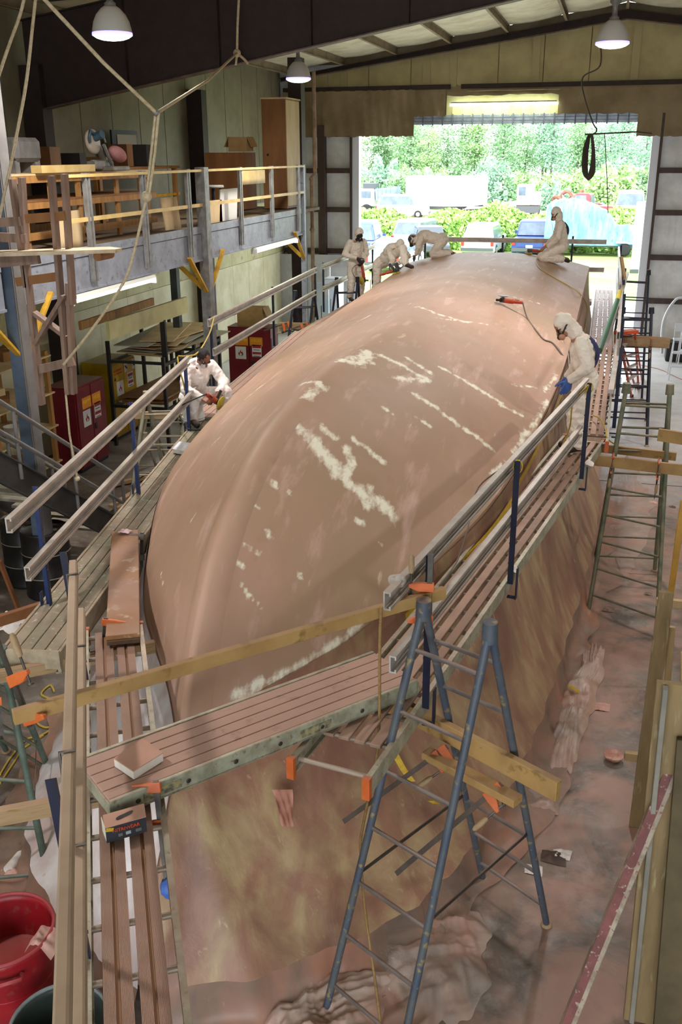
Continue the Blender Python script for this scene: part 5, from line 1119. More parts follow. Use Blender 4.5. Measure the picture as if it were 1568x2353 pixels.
        bo = remesh(bb2, .011*s, 'boot', boots, t, 2)
        if gloves and sd in gloves:
            g_ = MB(); f, pn = hd.get(sd, ((0, .5, -.85), (0, 0, 0))); f = D(f); pn_ = D(hd[sd][1]); hand(g_, j['wr'+sd], f, pn_, 1 if f.cross(pn_).dot(F+U*.3) > 0 else -1, s*1.16, hd.get('curl', .55)); g_.cap2(j['wr'+sd], j['wr'+sd]+(j['el'+sd]-j['wr'+sd])*.22, .033*s, .042*s); remesh(g_, .007*s, 'glove', gloves[sd], t, 1)
    if hair:
        h_ = MB(); h_.ball(H+hu*.04*s-lk*.02*s, (.086*s, .1*s, .098*s), R=RH); o_ = h_.build('hair', M_hair, t)
        me = o_.data
        for v_ in me.vertices: v_.co += v_.co.normalized()*0+V((mn.noise(v_.co*60), mn.noise(v_.co*60+V((5, 0, 0))), mn.noise(v_.co*60+V((0, 5, 0)))))*.006
        for sg in (-1, 1): MB().ball(H+hs*sg*.076*s+hu*.01*s+lk*.015*s, (.01*s, .02*s, .03*s), R=RH, n=8, m=6).build('sideburn', M_hair, t)
    if cap: MB().ball(H+hu*.05*s-lk*.01*s, (.1*s, .112*s, .09*s), R=RH).build('hood_cap', cap, t)
    if resp == 'half':
        m_ = MB(); m_.cap2(H+lk*.09*s-hu*.05*s, H+lk*.118*s-hu*.062*s, .04*s, .03*s); r_ = m_.build('respirator', M_rub, t)
        for sg in (-1, 1): MB().lathe(H+lk*.085*s-hu*.065*s+hs*sg*.045*s, [(0, 0), (.034*s, 0), (.036*s, .01*s), (.034*s, .026*s), (0, .028*s)], axis=(hs*sg*.8+lk*.5-hu*.2), n=14).build('filter', M_filt if back else M_rub, r_)
        MB().path([H+hs*-.07*s-hu*.04*s+lk*.06*s, H+hs*-.1*s+hu*.0*s-lk*.02*s, H-lk*.11*s+hu*.01*s, H+hs*.1*s-lk*.02*s, H+hs*.07*s-hu*.04*s+lk*.06*s], .009*s, 6).build('strap', M_rub, r_)
    elif resp == 'dust': MB().ball(H+lk*.078*s-hu*.055*s, (.055*s, .042*s, .045*s), R=RH).build('dust_mask', M_mask, t)
    elif resp == 'full':
        MB().ball(H+lk*.055*s-hu*.005*s, (.078*s, .062*s, .1*s), R=RH).build('face_shield', M_lens, t); r_ = MB().cap2(H+lk*.1*s-hu*.07*s, H+lk*.125*s-hu*.08*s, .038*s, .028*s).build('respirator', M_rub, t)
        for sg in (-1, 1): MB().lathe(H+lk*.085*s-hu*.08*s+hs*sg*.05*s, [(0, 0), (.036*s, 0), (.036*s, .028*s), (0, .03*s)], axis=(hs*sg+lk*.4), n=14).build('filter', M_rub, r_)
    if goggles:
        g_ = MB()
        for sg in (-1, 1): g_.ball(H+lk*.083*s+hu*.012*s+hs*sg*.034*s, (.034*s, .018*s, .024*s), R=RH, n=12, m=8)
        g_.cap2(H+lk*.09*s+hu*.014*s-hs*.03*s, H+lk*.09*s+hu*.014*s+hs*.03*s, .008*s, .008*s, 8); go_ = g_.build('goggles', M_lens, t)
        MB().path([H+hs*-.066*s+hu*.014*s+lk*.07*s, H+hs*-.082*s+hu*.008*s, H+hs*-.08*s-lk*.03*s], .006*s, 6).build('temple', M_rub, go_); MB().path([H+hs*.066*s+hu*.014*s+lk*.07*s, H+hs*.082*s+hu*.008*s, H+hs*.08*s-lk*.03*s], .006*s, 6).build('temple', M_rub, go_)
    if back:
        P = []
        for i in range(9):
            a = -1+2*i/8; row = []
            for k in range(9): b_ = -1+2*k/8; row.append(j['chest']-up*.03*s+sx*a*.1*s+up*b_*.17*s-fz*(.178-.05*a*a-.07*b_*b_)*s)
            P.append(row)
        MB().grid(P).build('back_panel', M_navy, co)
    return t
M_sand = mat('orange_red_tool', 'b5432a', '9e3820', 8, .45, dust=.4); M_gear = mat('grey_gearbox', '5b564f', '4a453f', 9, .45, .5, dust=.4); M_pad = mat('yellow_pad', 'c9b23a', 'b59d2c', 9, .6); M_wpad = mat('white_pad', 'c8ccd2', 'b3b9c2', 9, .6)
M_cordb = mat('black_cord', '1f1e20', rough=.5); M_cordg = mat('dusty_cord', '6d5f55', rough=.6); M_cordy = mat('yellow_extension_cord', 'b79a3a', rough=.55)
def sander(label, p, ax, nrm, pad=M_pad, L_=.34, s=1.):
    """p: centre of the disc face, nrm: direction the disc faces, ax: body direction from head to tail"""
    p = V(p); n = V(nrm).normalized(); a = V(ax); a = (a-n*a.dot(n)).normalized(); t = thing('disc_sander', label, 'sander', p); h = p-n*.075*s
    MB().lathe(p, [(0, -.004), (.09*s, 0), (.092*s, -.008), (.07*s, -.018), (.03*s, -.03), (0, -.03)], axis=n, n=26).build('disc_pad', pad, t)
    MB().tube(p-n*.02*s, h, .02*s, .03*s, 12).build('spindle', M_gear, t); MB().beam(h-a*.045*s, h+a*.07*s, .07*s, .07*s, up=n).build('gear_head', M_gear, t, bevel=.012*s)
    b = MB(); b.tube(h+a*.06*s, h+a*.2*s, .038*s, .036*s, 14); b.tube(h+a*.2*s, h+a*L_*s, .03*s, .024*s, 14); b.ball(h+a*L_*s, .024*s); o_ = b.build('motor_body', M_sand, t)
    MB().beam(h+a*.23*s+n*.028*s, h+a*.31*s+n*.026*s, .014*s, .012*s, up=n).build('switch', M_rub, o_); MB().beam(h+a*.1*s-n*.0381*s, h+a*.16*s-n*.0381*s, .03*s, .002, up=n).build('plate', M_wpad, o_)
    sd = a.cross(n); MB().tube(h+sd*.03*s, h+sd*.15*s, .017*s, .02*s, 10).build('side_handle', M_rub, t)
    return t, h+a*(L_+.02)*s
def cord(label, pts, m, r=.006, cat='cord', k=6): return tag(MB().path(smooth_pts(pts, k), r, 6).build('power_cord', m), label, cat)
def oh(u, v, up=.012): h = onhull(u, v); return h[0]+h[1]*up if h[1].z > 0 else h[0]-h[1]*up
# 1: man on the right plank
person('person in white hooded coverall and blue glove standing on the right plank', (-.13, 10.82, 2.0), (-1, -.08), dict(pelvis=(0, -.03, .84), chest=(0, .03, 1.16), neck=(0, .12, 1.34), head=(0, .25, 1.43), look=(0, .7, -.72), shL=(-.185, .06, 1.28), shR=(.185, .08, 1.28), elL=(-.25, -.02, 1.02), elR=(.25, .05, 1.0), wrL=(-.2, .16, .87), wrR=(.2, .17, .8), hipL=(-.1, -.03, .8), hipR=(.1, -.02, .8), knL=(-.1, .04, .46), knR=(.11, .06, .46), anL=(-.1, -.02, .09), anR=(.12, .02, .09), toeL=(-.11, .13, .05), toeR=(.13, .17, .05)), back=True, gloves={'L': M_glove, 'R': M_glove}, hd={'L': ((0, .3, -.95), (1, .2, 0)), 'R': ((0, .2, -.95), (-1, 0, 0)), 'curl': .4})
# 2: seated man on the left plank
sf = V((.8, -.6, 0)); p2 = V((-4.96, 11.2, 1.96))
person('seated person in pale coverall with dark hair working a sander on the left plank', p2, sf, dict(pelvis=(0, -.08, .36), chest=(0, .06, .64), neck=(0, .15, .82), head=(-.0, .25, .91), look=(-.05, .72, -.69), shL=(-.19, .12, .77), shR=(.19, .12, .77), elL=(-.31, .24, .54), elR=(.29, .23, .52), wrL=(-.1, .42, .46), wrR=(.14, .42, .42), hipL=(-.12, -.04, .33), hipR=(.12, -.04, .33), knL=(-.26, .34, .42), knR=(.2, .28, .4), anL=(-.2, .3, .09), anR=(.2, .2, .09), toeL=(-.2, .46, .05), toeR=(.22, .37, .05)), hood=False, hair=True, resp='dust', suit=M_suitp, skin=M_skin, boots=M_shoe, hd={'L': ((.55, .6, -.4), (0, .3, -1)), 'R': ((-.3, .85, -.25), (-.5, 0, -.8)), 'curl': .75}, scale=.94)
bk = thing('upturned_bucket', 'white upturned bucket under the seated person', 'bucket', p2+V((-.02, .03, 0))); MB().lathe(p2-sf*.1, [(.15, 0), (.155, .012), (.148, .02), (.125, .2), (.12, .205), (0, .205)], n=24).build('shell', mat('white_bucket', 'd4d4d2', rough=.4), bk); MB().lathe(p2-sf*.1+V((0, 0, .03)), [(.15, 0), (.155, .006), (.15, .012)], n=24).build('rib', mat('white_bucket', 'd4d4d2'), bk)
c2 = p2+sf*.5+V((0, 0, .37)); t_, e = sander('red sander held by the seated person', c2+V((.08, -.04, -.03)), V((-.45, -.6, .5)), V((.92, -.1, -.3)), M_pad)
cord('black cord looping from the seated person\'s sander over the plank', [e, e+V((-.2, -.25, -.08)), p2+V((-.1, -.35, .2)), p2+V((.05, -.45, .02)), p2+V((.3, -.4, .01)), p2+V((.4, -.2, .02))], M_cordb, .008)
# 3: standing man far left
p3 = V((-5.62, 22.2, 1.96)); f3 = V((.72, -.7, 0))
person('person in dusty coverall standing at the far left holding a sander down', p3, f3, dict(pelvis=(0, -.03, .88), chest=(0, .03, 1.22), neck=(0, .09, 1.41), head=(.02, .18, 1.53), look=(.1, .7, -.65), shL=(-.19, .05, 1.34), shR=(.19, .05, 1.34), elL=(-.3, .0, 1.08), elR=(.3, .0, 1.08), wrL=(-.04, .26, .93), wrR=(.1, .26, 1.0), hipL=(-.1, -.02, .84), hipR=(.1, -.02, .84), knL=(-.13, .05, .47), knR=(.13, .03, .47), anL=(-.14, -.02, .09), anR=(.14, -.03, .09), toeL=(-.17, .15, .05), toeR=(.17, .13, .05)), resp='full', gloves={'L': M_boot, 'R': M_boot}, goggles=False, hd={'L': ((.6, .4, -.5), (.3, -.6, 0)), 'R': ((-.3, .5, -.7), (-.6, -.4, 0)), 'curl': .8}, suit=M_suit)
c3 = p3+f3*.34+V((.04, -.02, .52)); t_, e = sander('red sander hanging from the standing person\'s hands', c3+V((-.08, .0, -.02)), V((-.1, .0, 1)), V((-.6, -.75, -.1)), M_pad)
cord('dark cord looped from the standing person\'s sander', [e, e+V((-.14, -.1, -.02)), p3+f3*.3+V((-.22, -.1, .7)), p3+f3*.3+V((-.05, -.1, .4)), p3+f3*.28+V((-.08, 0, .05))], M_cordb)
# 4: crouching man
hb4 = onhull(938, 619)[0]; s4 = oh(912, 629, 0.01); p4 = V((-5.0, 21.9, 1.96)); f4 = V((1, -.35, 0)).normalized(); r4 = V((f4.y, -f4.x, 0))
def loc4(w): d = V(w)-p4; return (d.dot(r4), d.dot(f4), d.z)
lb = loc4(hb4); ls4 = loc4(s4)
person('crouching person in dusty coverall and face shield sanding the left stern edge', p4, f4, dict(pelvis=(0, .06, .93), chest=(.06, .36, 1.22), neck=(.07, .52, 1.31), head=(.1, .62, 1.33), look=(.45, .5, -.65), shL=(-.1, .46, 1.28), shR=(.24, .42, 1.22), elL=(-.08, .72, 1.1), elR=(.34, .6, 1.0), wrL=(ls4[0]-.06, ls4[1]-.06, ls4[2]+.17), wrR=(ls4[0]+.06, ls4[1]-.14, ls4[2]+.17), hipL=(-.1, .06, .9), hipR=(.12, .04, .9), knL=(lb[0]-.1, lb[1]-.2, lb[2]+.42), knR=(.16, .05, .5), anL=(lb[0], lb[1]-.06, lb[2]+.1), anR=(.15, -.05, .09), toeL=(lb[0]+.03, lb[1]+.12, lb[2]+.06), toeR=(.2, .12, .05)), resp='full', goggles=False, gloves={'L': M_gglove, 'R': M_gglove}, suit=M_suit, hd={'L': ((.3, .6, -.6), (0, 0, -1)), 'R': ((0, .8, -.5), (0, 0, -1)), 'curl': .6})
n4 = onhull(912, 629)[1]; n4 = n4 if n4.z > 0 else -n4; t_, e = sander('sander with yellow disc under the crouching person\'s hands', s4, V((-.9, -.2, .1)), -n4, M_pad)
# 5: man on all fours
k5 = onhull(1003, 590)[0]; h5 = onhull(966, 593)[0]; f5 = (h5-k5); f5.z = 0; f5 = (f5.normalized()+V((-.3, -.55, 0))).normalized()
person('person in white coverall on hands and knees on the stern', k5, f5, dict(pelvis=(0, -.12, .4), chest=(0, .26, .46), neck=(0, .42, .42), head=(.0, .55, .36), look=(0, .75, -.6), shL=(-.17, .34, .43), shR=(.17, .34, .43), elL=(-.2, .4, .22), elR=(.2, .4, .22), wrL=(-.17, .44, .05), wrR=(.17, .44, .05), hipL=(-.11, -.14, .36), hipR=(.11, -.14, .36), knL=(-.13, .06, .08), knR=(.13, .06, .08), anL=(-.12, -.34, .08), anR=(.12, -.34, .08), toeL=(-.12, -.42, .05), toeR=(.12, -.42, .05)), resp='half', suit=M_suit, hd={'L': ((0, .9, -.3), (0, 0, -1)), 'R': ((0, .9, -.3), (0, 0, -1)), 'curl': .15}, cap=M_gglove)
# 6: kneeling man
k6 = onhull(1262, 602)[0]
person('kneeling person in hooded coverall with navy back panel at the right stern', k6, (-1, -.12), dict(pelvis=(0, -.26, .36), chest=(0, -.2, .68), neck=(0, -.14, .87), head=(0, -.08, 1.0), look=(0, .85, -.5), shL=(-.19, -.18, .8), shR=(.19, -.18, .8), elL=(-.26, -.14, .53), elR=(.26, -.12, .53), wrL=(-.14, .06, .33), wrR=(.14, .08, .33), hipL=(-.11, -.24, .31), hipR=(.11, -.24, .31), knL=(-.14, .15, .1), knR=(.14, .16, .1), anL=(-.12, -.3, .07), anR=(.12, -.3, .07), toeL=(-.12, -.4, .04), toeR=(.12, -.4, .04)), back=True, resp='half', goggles=False, hd={'L': ((.3, .8, -.4), (0, 0, -1)), 'R': ((-.3, .8, -.4), (0, 0, -1)), 'curl': .5})
def on_hull_sander(label, u, v, tu, tv, pad, flip=False):
    p, n = onhull(u, v); n = n if n.z > 0 else -n; q = onhull(tu, tv)[0]; return p, n, q
p, n, q = on_hull_sander('', 1215, 580, 1245, 588, None); t_, e6 = sander('sander lying with yellow disc before the kneeling person', p+n*.012, (q-p), -n, M_pad)
cord('yellowish cord running over the stern from the kneeling person\'s sander', [e6, oh(1232, 595), oh(1240, 617), oh(1275, 640), oh(1310, 660), oh(1335, 680), oh(1347, 720, .03), V(hullp(.62, 1.35))+V((.05, 0, 0)), V(hullp(.6, 1.8))+V((.05, 0, 0))], M_cordy, .009)
p, n, q = on_hull_sander('', 1150, 700, 1205, 728, None); ax = (q-p).normalized()
t_, e7 = sander('orange sander lying disc-up on the hull with a trailing grey cord', p+n*.15, ax, (n-ax*.25).normalized(), M_wpad, .36)
cord('grey cord trailing from the unattended sander over the hull', [e7, oh(1212, 733), oh(1235, 765), oh(1250, 782), oh(1270, 790), oh(1290, 815), oh(1302, 845), V(hullp(.42, 1.1))+V((.06, 0, .1))], M_cordg, .011)

finish_figures()
# ======================= outside the door =======================
def _grass():
    m = mat('grass', '8fa55a', '6f8f45', .35, .9, c3='b3bd84', bump=.3); return m
gr = struct(MB().bb((-90, YW+.31, -.25), (70, 200, -.05)).build('ground_outside', _grass()))
struct(MB().bb((-12, YW+.31, -.2), (6, YW+9, -.03)).build('apron_outside', mat('pale_gravel', 'b9b3a4', '9f9988', 2, .9)))
struct(MB().bb((-80, 66, -.2), (60, 98, .02)).build('yard_outside', mat('pale_dirt', 'cfc6b2', 'b5ab95', .5, .9)))
M_glass = mat('car_glass', '5d6b78', '4a5866', 2, .12, coat=.4); M_tyre = mat('tyre', '1d1d1e', rough=.8); M_hub = mat('wheel_hub', '9ea2a6', rough=.4, metal=.6); M_tail = mat('tail_light', 'b5261c', rough=.3, coat=.4); M_bump = mat('bumper', '55585c', rough=.4, metal=.4); M_white = mat('white_paint', 'f0f0ee', 'e2e2df', 2, .4)
def car(label, c, fwd, L_, w, h, body, belt=.55, roof=(.12, .62), kind='suv', name='car', cat='car', cabin=None):
    """fwd: driving direction; roof: start/end of the roof along the length from the rear"""
    c = V((c[0], c[1], -.05)); F = V((fwd[0], fwd[1], 0)).normalized(); R_ = V((F.y, -F.x, 0)); t = thing(name, label, cat, c); U = V((0, 0, 1))
    T = lambda x, y, z: c+R_*x+F*y+U*z
    zb = h*belt; g0 = .28
    def shell(prof, w0, w1, nm, m, par=t):
        n = len(prof); vs = []; top = max(z for _, z in prof); bot = min(z for _, z in prof)
        for sg in (-1, 1):
            for y, z in prof: k = (z-bot)/max(top-bot, .01); vs.append(T(sg*(w0+(w1-w0)*k)/2, y, z))
        return MB().add(vs, [tuple(range(n))[::-1], tuple(range(n, 2*n))]+[(i, (i+1) % n, n+(i+1) % n, n+i) for i in range(n)]).build(nm, m, par, bevel=.05)
    r = -L_/2
    shell([(r, g0+.1), (r+.05, zb-.05), (r+.12, zb), (L_/2-.35, zb*.97), (L_/2-.05, zb*.82), (L_/2, g0+.15), (L_/2-.1, g0), (r+.1, g0)], w*.98, w*.94, 'body', body)
    a, b = roof; y0 = r+L_*a; y1 = r+L_*b
    if kind == 'pickup': shell([(r+L_*.4, zb), (r+L_*.43, h*.97), (r+L_*.46, h), (r+L_*.68, h), (r+L_*.8, zb)], w*.92, w*.74, 'cabin', body); gy = r+L_*.4
    else: shell([(r+.06, zb), (y0-.12 if kind == 'suv' else y0, h*.96), (y0, h), (y1, h), (y1+L_*.15, zb)], w*.93, w*.74, 'cabin', body); gy = r+.06
    gt = (y0-.12) if kind != 'pickup' else r+L_*.43
    q = MB(); lo_, hi_ = zb+.04, h*.93
    def gp(z): k = (z-zb)/(h-zb); return gy+(gt-gy)*min(1, k)-.012
    wl_ = lambda z: (w*.93+(w*.74-w*.93)*(z-zb)/(h-zb))/2-.09
    q.add([T(-wl_(lo_), gp(lo_), lo_), T(wl_(lo_), gp(lo_), lo_), T(wl_(hi_), gp(hi_), hi_), T(-wl_(hi_), gp(hi_), hi_)], [(0, 1, 2, 3)]).build('rear_window', M_glass, t)
    for sg in (-1, 1):
        ys = (gy+.25, y1+L_*.06) if kind != 'pickup' else (r+L_*.47, r+L_*.7)
        MB().add([T(sg*(wl_(lo_)+.1), ys[0], lo_), T(sg*(wl_(lo_)+.1), ys[1]+.25, lo_), T(sg*(wl_(hi_)+.1), ys[1]-.1, hi_), T(sg*(wl_(hi_)+.1), ys[0]+.1, hi_)], [(0, 1, 2, 3)]).build('side_window', M_glass, t)
        MB().box(T(sg*w*.43, r+.02, zb*.82), (.16, .1, .28), R=Matrix((R_, F, U)).transposed()).build('tail_light', M_tail, t)
        MB().box(T(sg*(w*.5+.08), y1+.1 if kind != 'pickup' else r+L_*.72, zb+.1), (.18, .08, .14), R=Matrix((R_, F, U)).transposed()).build('mirror', body, t)
        for yy in (r+L_*.2, r+L_*.8):
            wh = MB().lathe(T(sg*(w*.5-.11), yy, .33), [(0, -.1), (.2, -.1), (.33, -.09), (.34, 0), (.33, .09), (.2, .1), (0, .1)], axis=R_, n=18).build('wheel', M_tyre, t); MB().lathe(T(sg*(w*.5-.01), yy, .33), [(0, 0), (.19, 0), (.17, .02), (0, .025)], axis=R_*sg, n=14).build('hub', M_hub, wh)
    MB().box(T(0, r-.03, g0+.17), (w*.94, .14, .16), R=Matrix((R_, F, U)).transposed()).build('rear_bumper', M_bump, t); MB().box(T(0, L_/2, g0+.17), (w*.92, .14, .16), R=Matrix((R_, F, U)).transposed()).build('front_bumper', M_bump, t)
    MB().box(T(0, r-.005, zb*.62), (.36, .03, .13), R=Matrix((R_, F, U)).transposed()).build('number_plate', M_white, t)
    if kind == 'pickup': MB().box(T(0, r+.02, zb*.8), (w*.7, .06, zb*.42), R=Matrix((R_, F, U)).transposed()).build('tailgate', body, t)
    return t
M_cb = mat('dark_blue_paint', '2b3f7d', rough=.25, coat=.5); M_csil = mat('silver_paint', 'c6ccd0', rough=.3, metal=.4, coat=.4); M_cdk = mat('charcoal_paint', '3c4248', rough=.3, coat=.4); M_cb2 = mat('steel_blue_paint', '3a568f', rough=.25, coat=.5)
car('dark blue hatchback at the left door edge', (-12.6, 51.5), (-.1, 1), 4.6, 1.9, 2.0, M_cb2, name='parked_car')
car('dark sedan behind the person on hands and knees', (-9.6, 54.5), (.3, -1), 4.6, 1.85, 1.5, M_cdk, roof=(.25, .6), kind='sedan', name='parked_car')
car('white wagon roof showing above the person on hands and knees', (-10.6, 57.3), (.2, 1), 4.6, 1.85, 1.75, M_white, name='parked_car')
car('silver car parked facing the hedge', (-6.6, 55.2), (.05, 1), 4.5, 1.85, 1.7, M_csil, roof=(.16, .6), name='parked_car')
car('dark blue pickup truck parked facing the hedge', (-4.0, 56.0), (.0, 1), 5.3, 1.95, 1.82, M_cb, kind='pickup', name='pickup_truck', cat='pickup')
car('small grey car left of the crouching person', (-9.9, 47.0), (.1, 1), 4.3, 1.75, 1.45, M_white, roof=(.25, .6), kind='sedan', name='parked_car')
# tarpaulin-covered boat on a trailer
tb = thing('covered_boat', 'boat under a pale blue tarpaulin on a trailer', 'boat', (-.6, 56, 0)); P = []
for i in range(41):
    a = i/40; row = []
    for j in range(25):
        b = j/24*2-1; Lx = -2.45+5.2*a; prof = (math.sin(math.pi*min(1, a*1.25+.12))**.5)*.9+.25; hh = 1.05+1.55*prof*(1-.35*a) if a < .98 else 1.2; y = b*1.15*(1-.35*max(0, a-.6)/.4); fold = .05*math.sin(a*55+b*6)+.04*math.sin(a*23-b*9)
        z = .55+(hh-.3)*(1-abs(b)**2.3)+.0; row.append(V((-.9+Lx, 56+y*(1+fold*.6), z+fold*(1-abs(b))*.6)))
    P.append(row)
MB().grid(P).build('tarpaulin', mat('blue_tarpaulin', '4a93bd', '6fafcf', 1.2, .5, stretch=(3, 1, .6), c3='3579b0', bump=.5), tb)
MB().bb((-3.2, 55.1, .45), (1.7, 56.9, .6)).build('trailer_frame', M_bump, tb); MB().beam((1.6, 56, .5), (2.9, 56, .5), .1, .1).build('drawbar', M_bump, tb)
for y in (54.95, 57.05): MB().lathe((.9, y, .34), [(0, -.1), (.2, -.1), (.34, -.08), (.34, .08), (.2, .1), (0, .1)], axis=V((0, 1, 0)), n=18).build('wheel', M_tyre, tb); MB().bb((.45, y-.13, .68), (1.35, y+.13, .74)).build('mudguard', M_white, tb)
tag(MB().bb((1.35, 57.6, -.05), (1.55, 57.8, 2.1)).build('white_post', M_white), 'white post standing by the covered boat', 'post')
t = thing('white_crate', 'tall pale green-white crate just inside the right door edge', 'crate', (1.85, 48, 0)); MB().bb((1.15, 47.6, .1), (1.75, 48.4, 3.1)).build('shell', mat('pale_green_white', 'dfe9e2', 'c9d8cf', 2, .5), t, bevel=.04); MB().bb((1.12, 47.55, -.05), (1.78, 48.45, .12)).build('pallet', M_bump, t)
for k in range(4): MB().bb((1.14, 47.58, .5+k*.7), (1.76, 47.6, .53+k*.7)).build('batten', M_white, t)
# back row
def truck_trailer():
    t = thing('box_trailer', 'long white box trailer beyond the hedge', 'trailer', (-14.2, 89, 0)); a = at(933, 470, Y=88).x; b = at(1112, 470, Y=88).x
    MB().bb((a, 88, .85), (b, 90.5, 3.38)).build('box', M_white, t, bevel=.03); MB().bb((a+.2, 88.3, .6), (b-.2, 90.2, .85)).build('chassis', M_bump, t)
    for k in range(9): x = a+(b-a)*k/8; MB().bb((x-.025, 87.98, .86), (x+.025, 88.0, 3.36)).build('side_rib', M_white, t)
    for x in (b-1.0, b-2.0): MB().lathe((x, 88.2, .5), [(0, -.15), (.3, -.15), (.5, -.12), (.5, .12), (.3, .15), (0, .15)], axis=V((0, 1, 0)), n=18).build('wheel', M_tyre, t)
    MB().bb((a+.6, 88.2, 0), (a+.75, 88.35, .85)).build('landing_leg', M_bump, t)
truck_trailer()
t = thing('dump_truck', 'grey tipper truck with a white cab beyond the hedge, left', 'truck', (-20, 89, 0)); MB().add([(-20.4, 88, 1.3), (-18.7, 88, 1.5), (-18.6, 88, 2.5), (-20.5, 88, 2.3), (-20.4, 90.2, 1.3), (-18.7, 90.2, 1.5), (-18.6, 90.2, 2.5), (-20.5, 90.2, 2.3)], [(0, 1, 2, 3), (7, 6, 5, 4), (0, 4, 5, 1), (1, 5, 6, 2), (3, 7, 4, 0)]).build('tipper_body', mat('blue_grey_tipper', '7f93a8', '6b7e92', 2, .5), t)
for k in range(5): MB().bb((-20.3+k*.38, 87.94, 1.4), (-20.24+k*.38, 88.0, 2.4)).build('body_rib', mat('blue_grey_tipper', '7f93a8'), t)
MB().bb((-22, 88.1, .8), (-20.6, 90.1, 2.3)).build('cab', M_white, t, bevel=.12); MB().bb((-21.8, 88.05, 1.5), (-20.9, 88.09, 2.1)).build('cab_window', M_glass, t); MB().bb((-21.7, 88.4, 2.3), (-20.5, 89.8, 2.75)).build('roof_box', M_cdk, t)
for x in (-21.3, -19.8, -18.9): MB().lathe((x, 88.2, .5), [(0, -.15), (.3, -.15), (.5, -.12), (.5, .12), (0, .15)], axis=V((0, 1, 0)), n=18).build('wheel', M_tyre, t)
car('white van between the tipper truck and the trailer', (-17.6, 86.5), (1, .1), 4.6, 1.9, 1.95, M_white, name='white_van', cat='van')
car('white pickup with a camper cap beyond the hedge, right', (1.4, 80), (0, 1), 5.2, 2.3, 2.6, M_white, belt=.6, roof=(.06, .6), name='pickup_truck', cat='pickup')
car('red truck cab in front of the scrap heap', (-1.9, 86), (-1, .2), 4.6, 2.0, 2.15, mat('red_paint', 'c8262c', rough=.3, coat=.4), kind='pickup', name='red_truck', cat='truck')
t = thing('crane_truck', 'pinkish white crane cab beyond the hedge', 'crane', (-6.9, 88.5, 0)); M_cr = mat('faded_white', 'efe2dc', 'd9bdb2', 2, .5); x0 = at(1187, 470, Y=88).x; x1 = at(1240, 470, Y=88).x
MB().bb((x0, 88, 1.0), (x0+1.2, 89.6, 2.7)).build('cab', M_cr, t, bevel=.05); MB().bb((x0+.15, 87.97, 1.8), (x0+.75, 88, 2.5)).build('cab_window', M_glass, t); MB().bb((x0+1.2, 88.1, 1.0), (x1, 89.6, 2.1)).build('engine_cover', M_cr, t, bevel=.05); MB().bb((x0, 88, .35), (x1, 89.6, .95)).build('chassis', M_bump, t); MB().tube((x0+1.35, 88.8, 2.0), (x0+1.3, 88.8, 2.95), .1).build('mast', M_cr, t)
for x in (x0+.4, x1-.4): MB().lathe((x, 88.2, .45), [(0, -.15), (.45, -.12), (.45, .12), (0, .15)], axis=V((0, 1, 0)), n=18).build('wheel', M_tyre, t)
tag(MB().prism([(x0-4.6, 88, .6), (x0, 88, .9), (x0, 88, 1.35), (x0-4.2, 88, .85)], (0, 0, 0), (0, .8, 0)).build('white_boom', M_white), 'white boom lying left of the crane cab', 'boom')
rn = random.Random(11); mt = [mat('rusty_scrap', '8a5b47', '6d4636', 3, .8), mat('grey_scrap', '7d848c', '5f666e', 3, .6), mat('pale_scrap', 'b9c0c6', rough=.5), M_bump]
for i in range(46):
    a = rn.random(); x = -5.0+a*5.2; hh = .9+1.5*math.sin(math.pi*min(1, a*.9+.1)); c = (x, 89.5+rn.random()*2.5, max(.15, rn.uniform(.1, hh*.75))); R_ = Matrix.Rotation(rn.uniform(0, 3), 3, 'Z') @ Matrix.Rotation(rn.uniform(-1, 1), 3, 'X') @ Matrix.Rotation(rn.uniform(-1, 1), 3, 'Y')
    if i % 7 == 0: o_ = MB().lathe(c, [(.35, -.1), (.6, -.1), (.6, .1), (.35, .1)], axis=R_ @ V((0, 1, .2)), n=14, closed=True).build('scrap_ring', mt[0])
    else: o_ = MB().box(c, (rn.uniform(.3, 1.5), rn.uniform(.1, .5), rn.uniform(.08, .5)), R=R_).build('scrap_piece', mt[i % 4], bevel=.02)
    tag(o_, ('rusty ring' if i % 7 == 0 else 'twisted metal piece')+' in the scrap heap beyond the hedge', 'scrap', 'scrap heap pieces')
# vegetation: leaf-card clusters shared between plants
def leaves(pts, size, seed, name='foliage', flat=.5):
    rs_ = np.random.RandomState(seed); n = len(pts); a = rs_.normal(size=(n, 3)); a[:, 2] *= flat; a /= np.linalg.norm(a, axis=1)[:, None]; b = rs_.normal(size=(n, 3)); b -= a*(a*b).sum(1)[:, None]; b /= np.linalg.norm(b, axis=1)[:, None]
    s = size*rs_.uniform(.6, 1.3, (n, 1)); pts = np.asarray(pts); vs = np.stack([pts-a*s, pts-b*s*.55, pts+a*s, pts+b*s*.55], 1).reshape(-1, 3)
    me = bpy.data.meshes.new(name); me.from_pydata(vs.tolist(), [], np.arange(4*n).reshape(n, 4).tolist()); return me
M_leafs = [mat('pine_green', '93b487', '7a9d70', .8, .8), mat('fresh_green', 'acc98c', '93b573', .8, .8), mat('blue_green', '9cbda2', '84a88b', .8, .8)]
M_trunk = mat('grey_trunk', '77706a', '5f5852', 2, .9)
def pine_pts(seed, H):
    r = np.random.RandomState(seed); out = []
    for k in range(40):
        z = H*(.3+.7*r.rand()); rad = (1-z/H)*2.2+.7; ang = r.rand()*6.28; rr = rad*r.rand()**.5; c = np.array([math.cos(ang)*rr, math.sin(ang)*rr, z]); q = r.normal(size=(80, 3))*np.array([.75, .75, .32]); out.append(c+q)
    return np.concatenate(out)
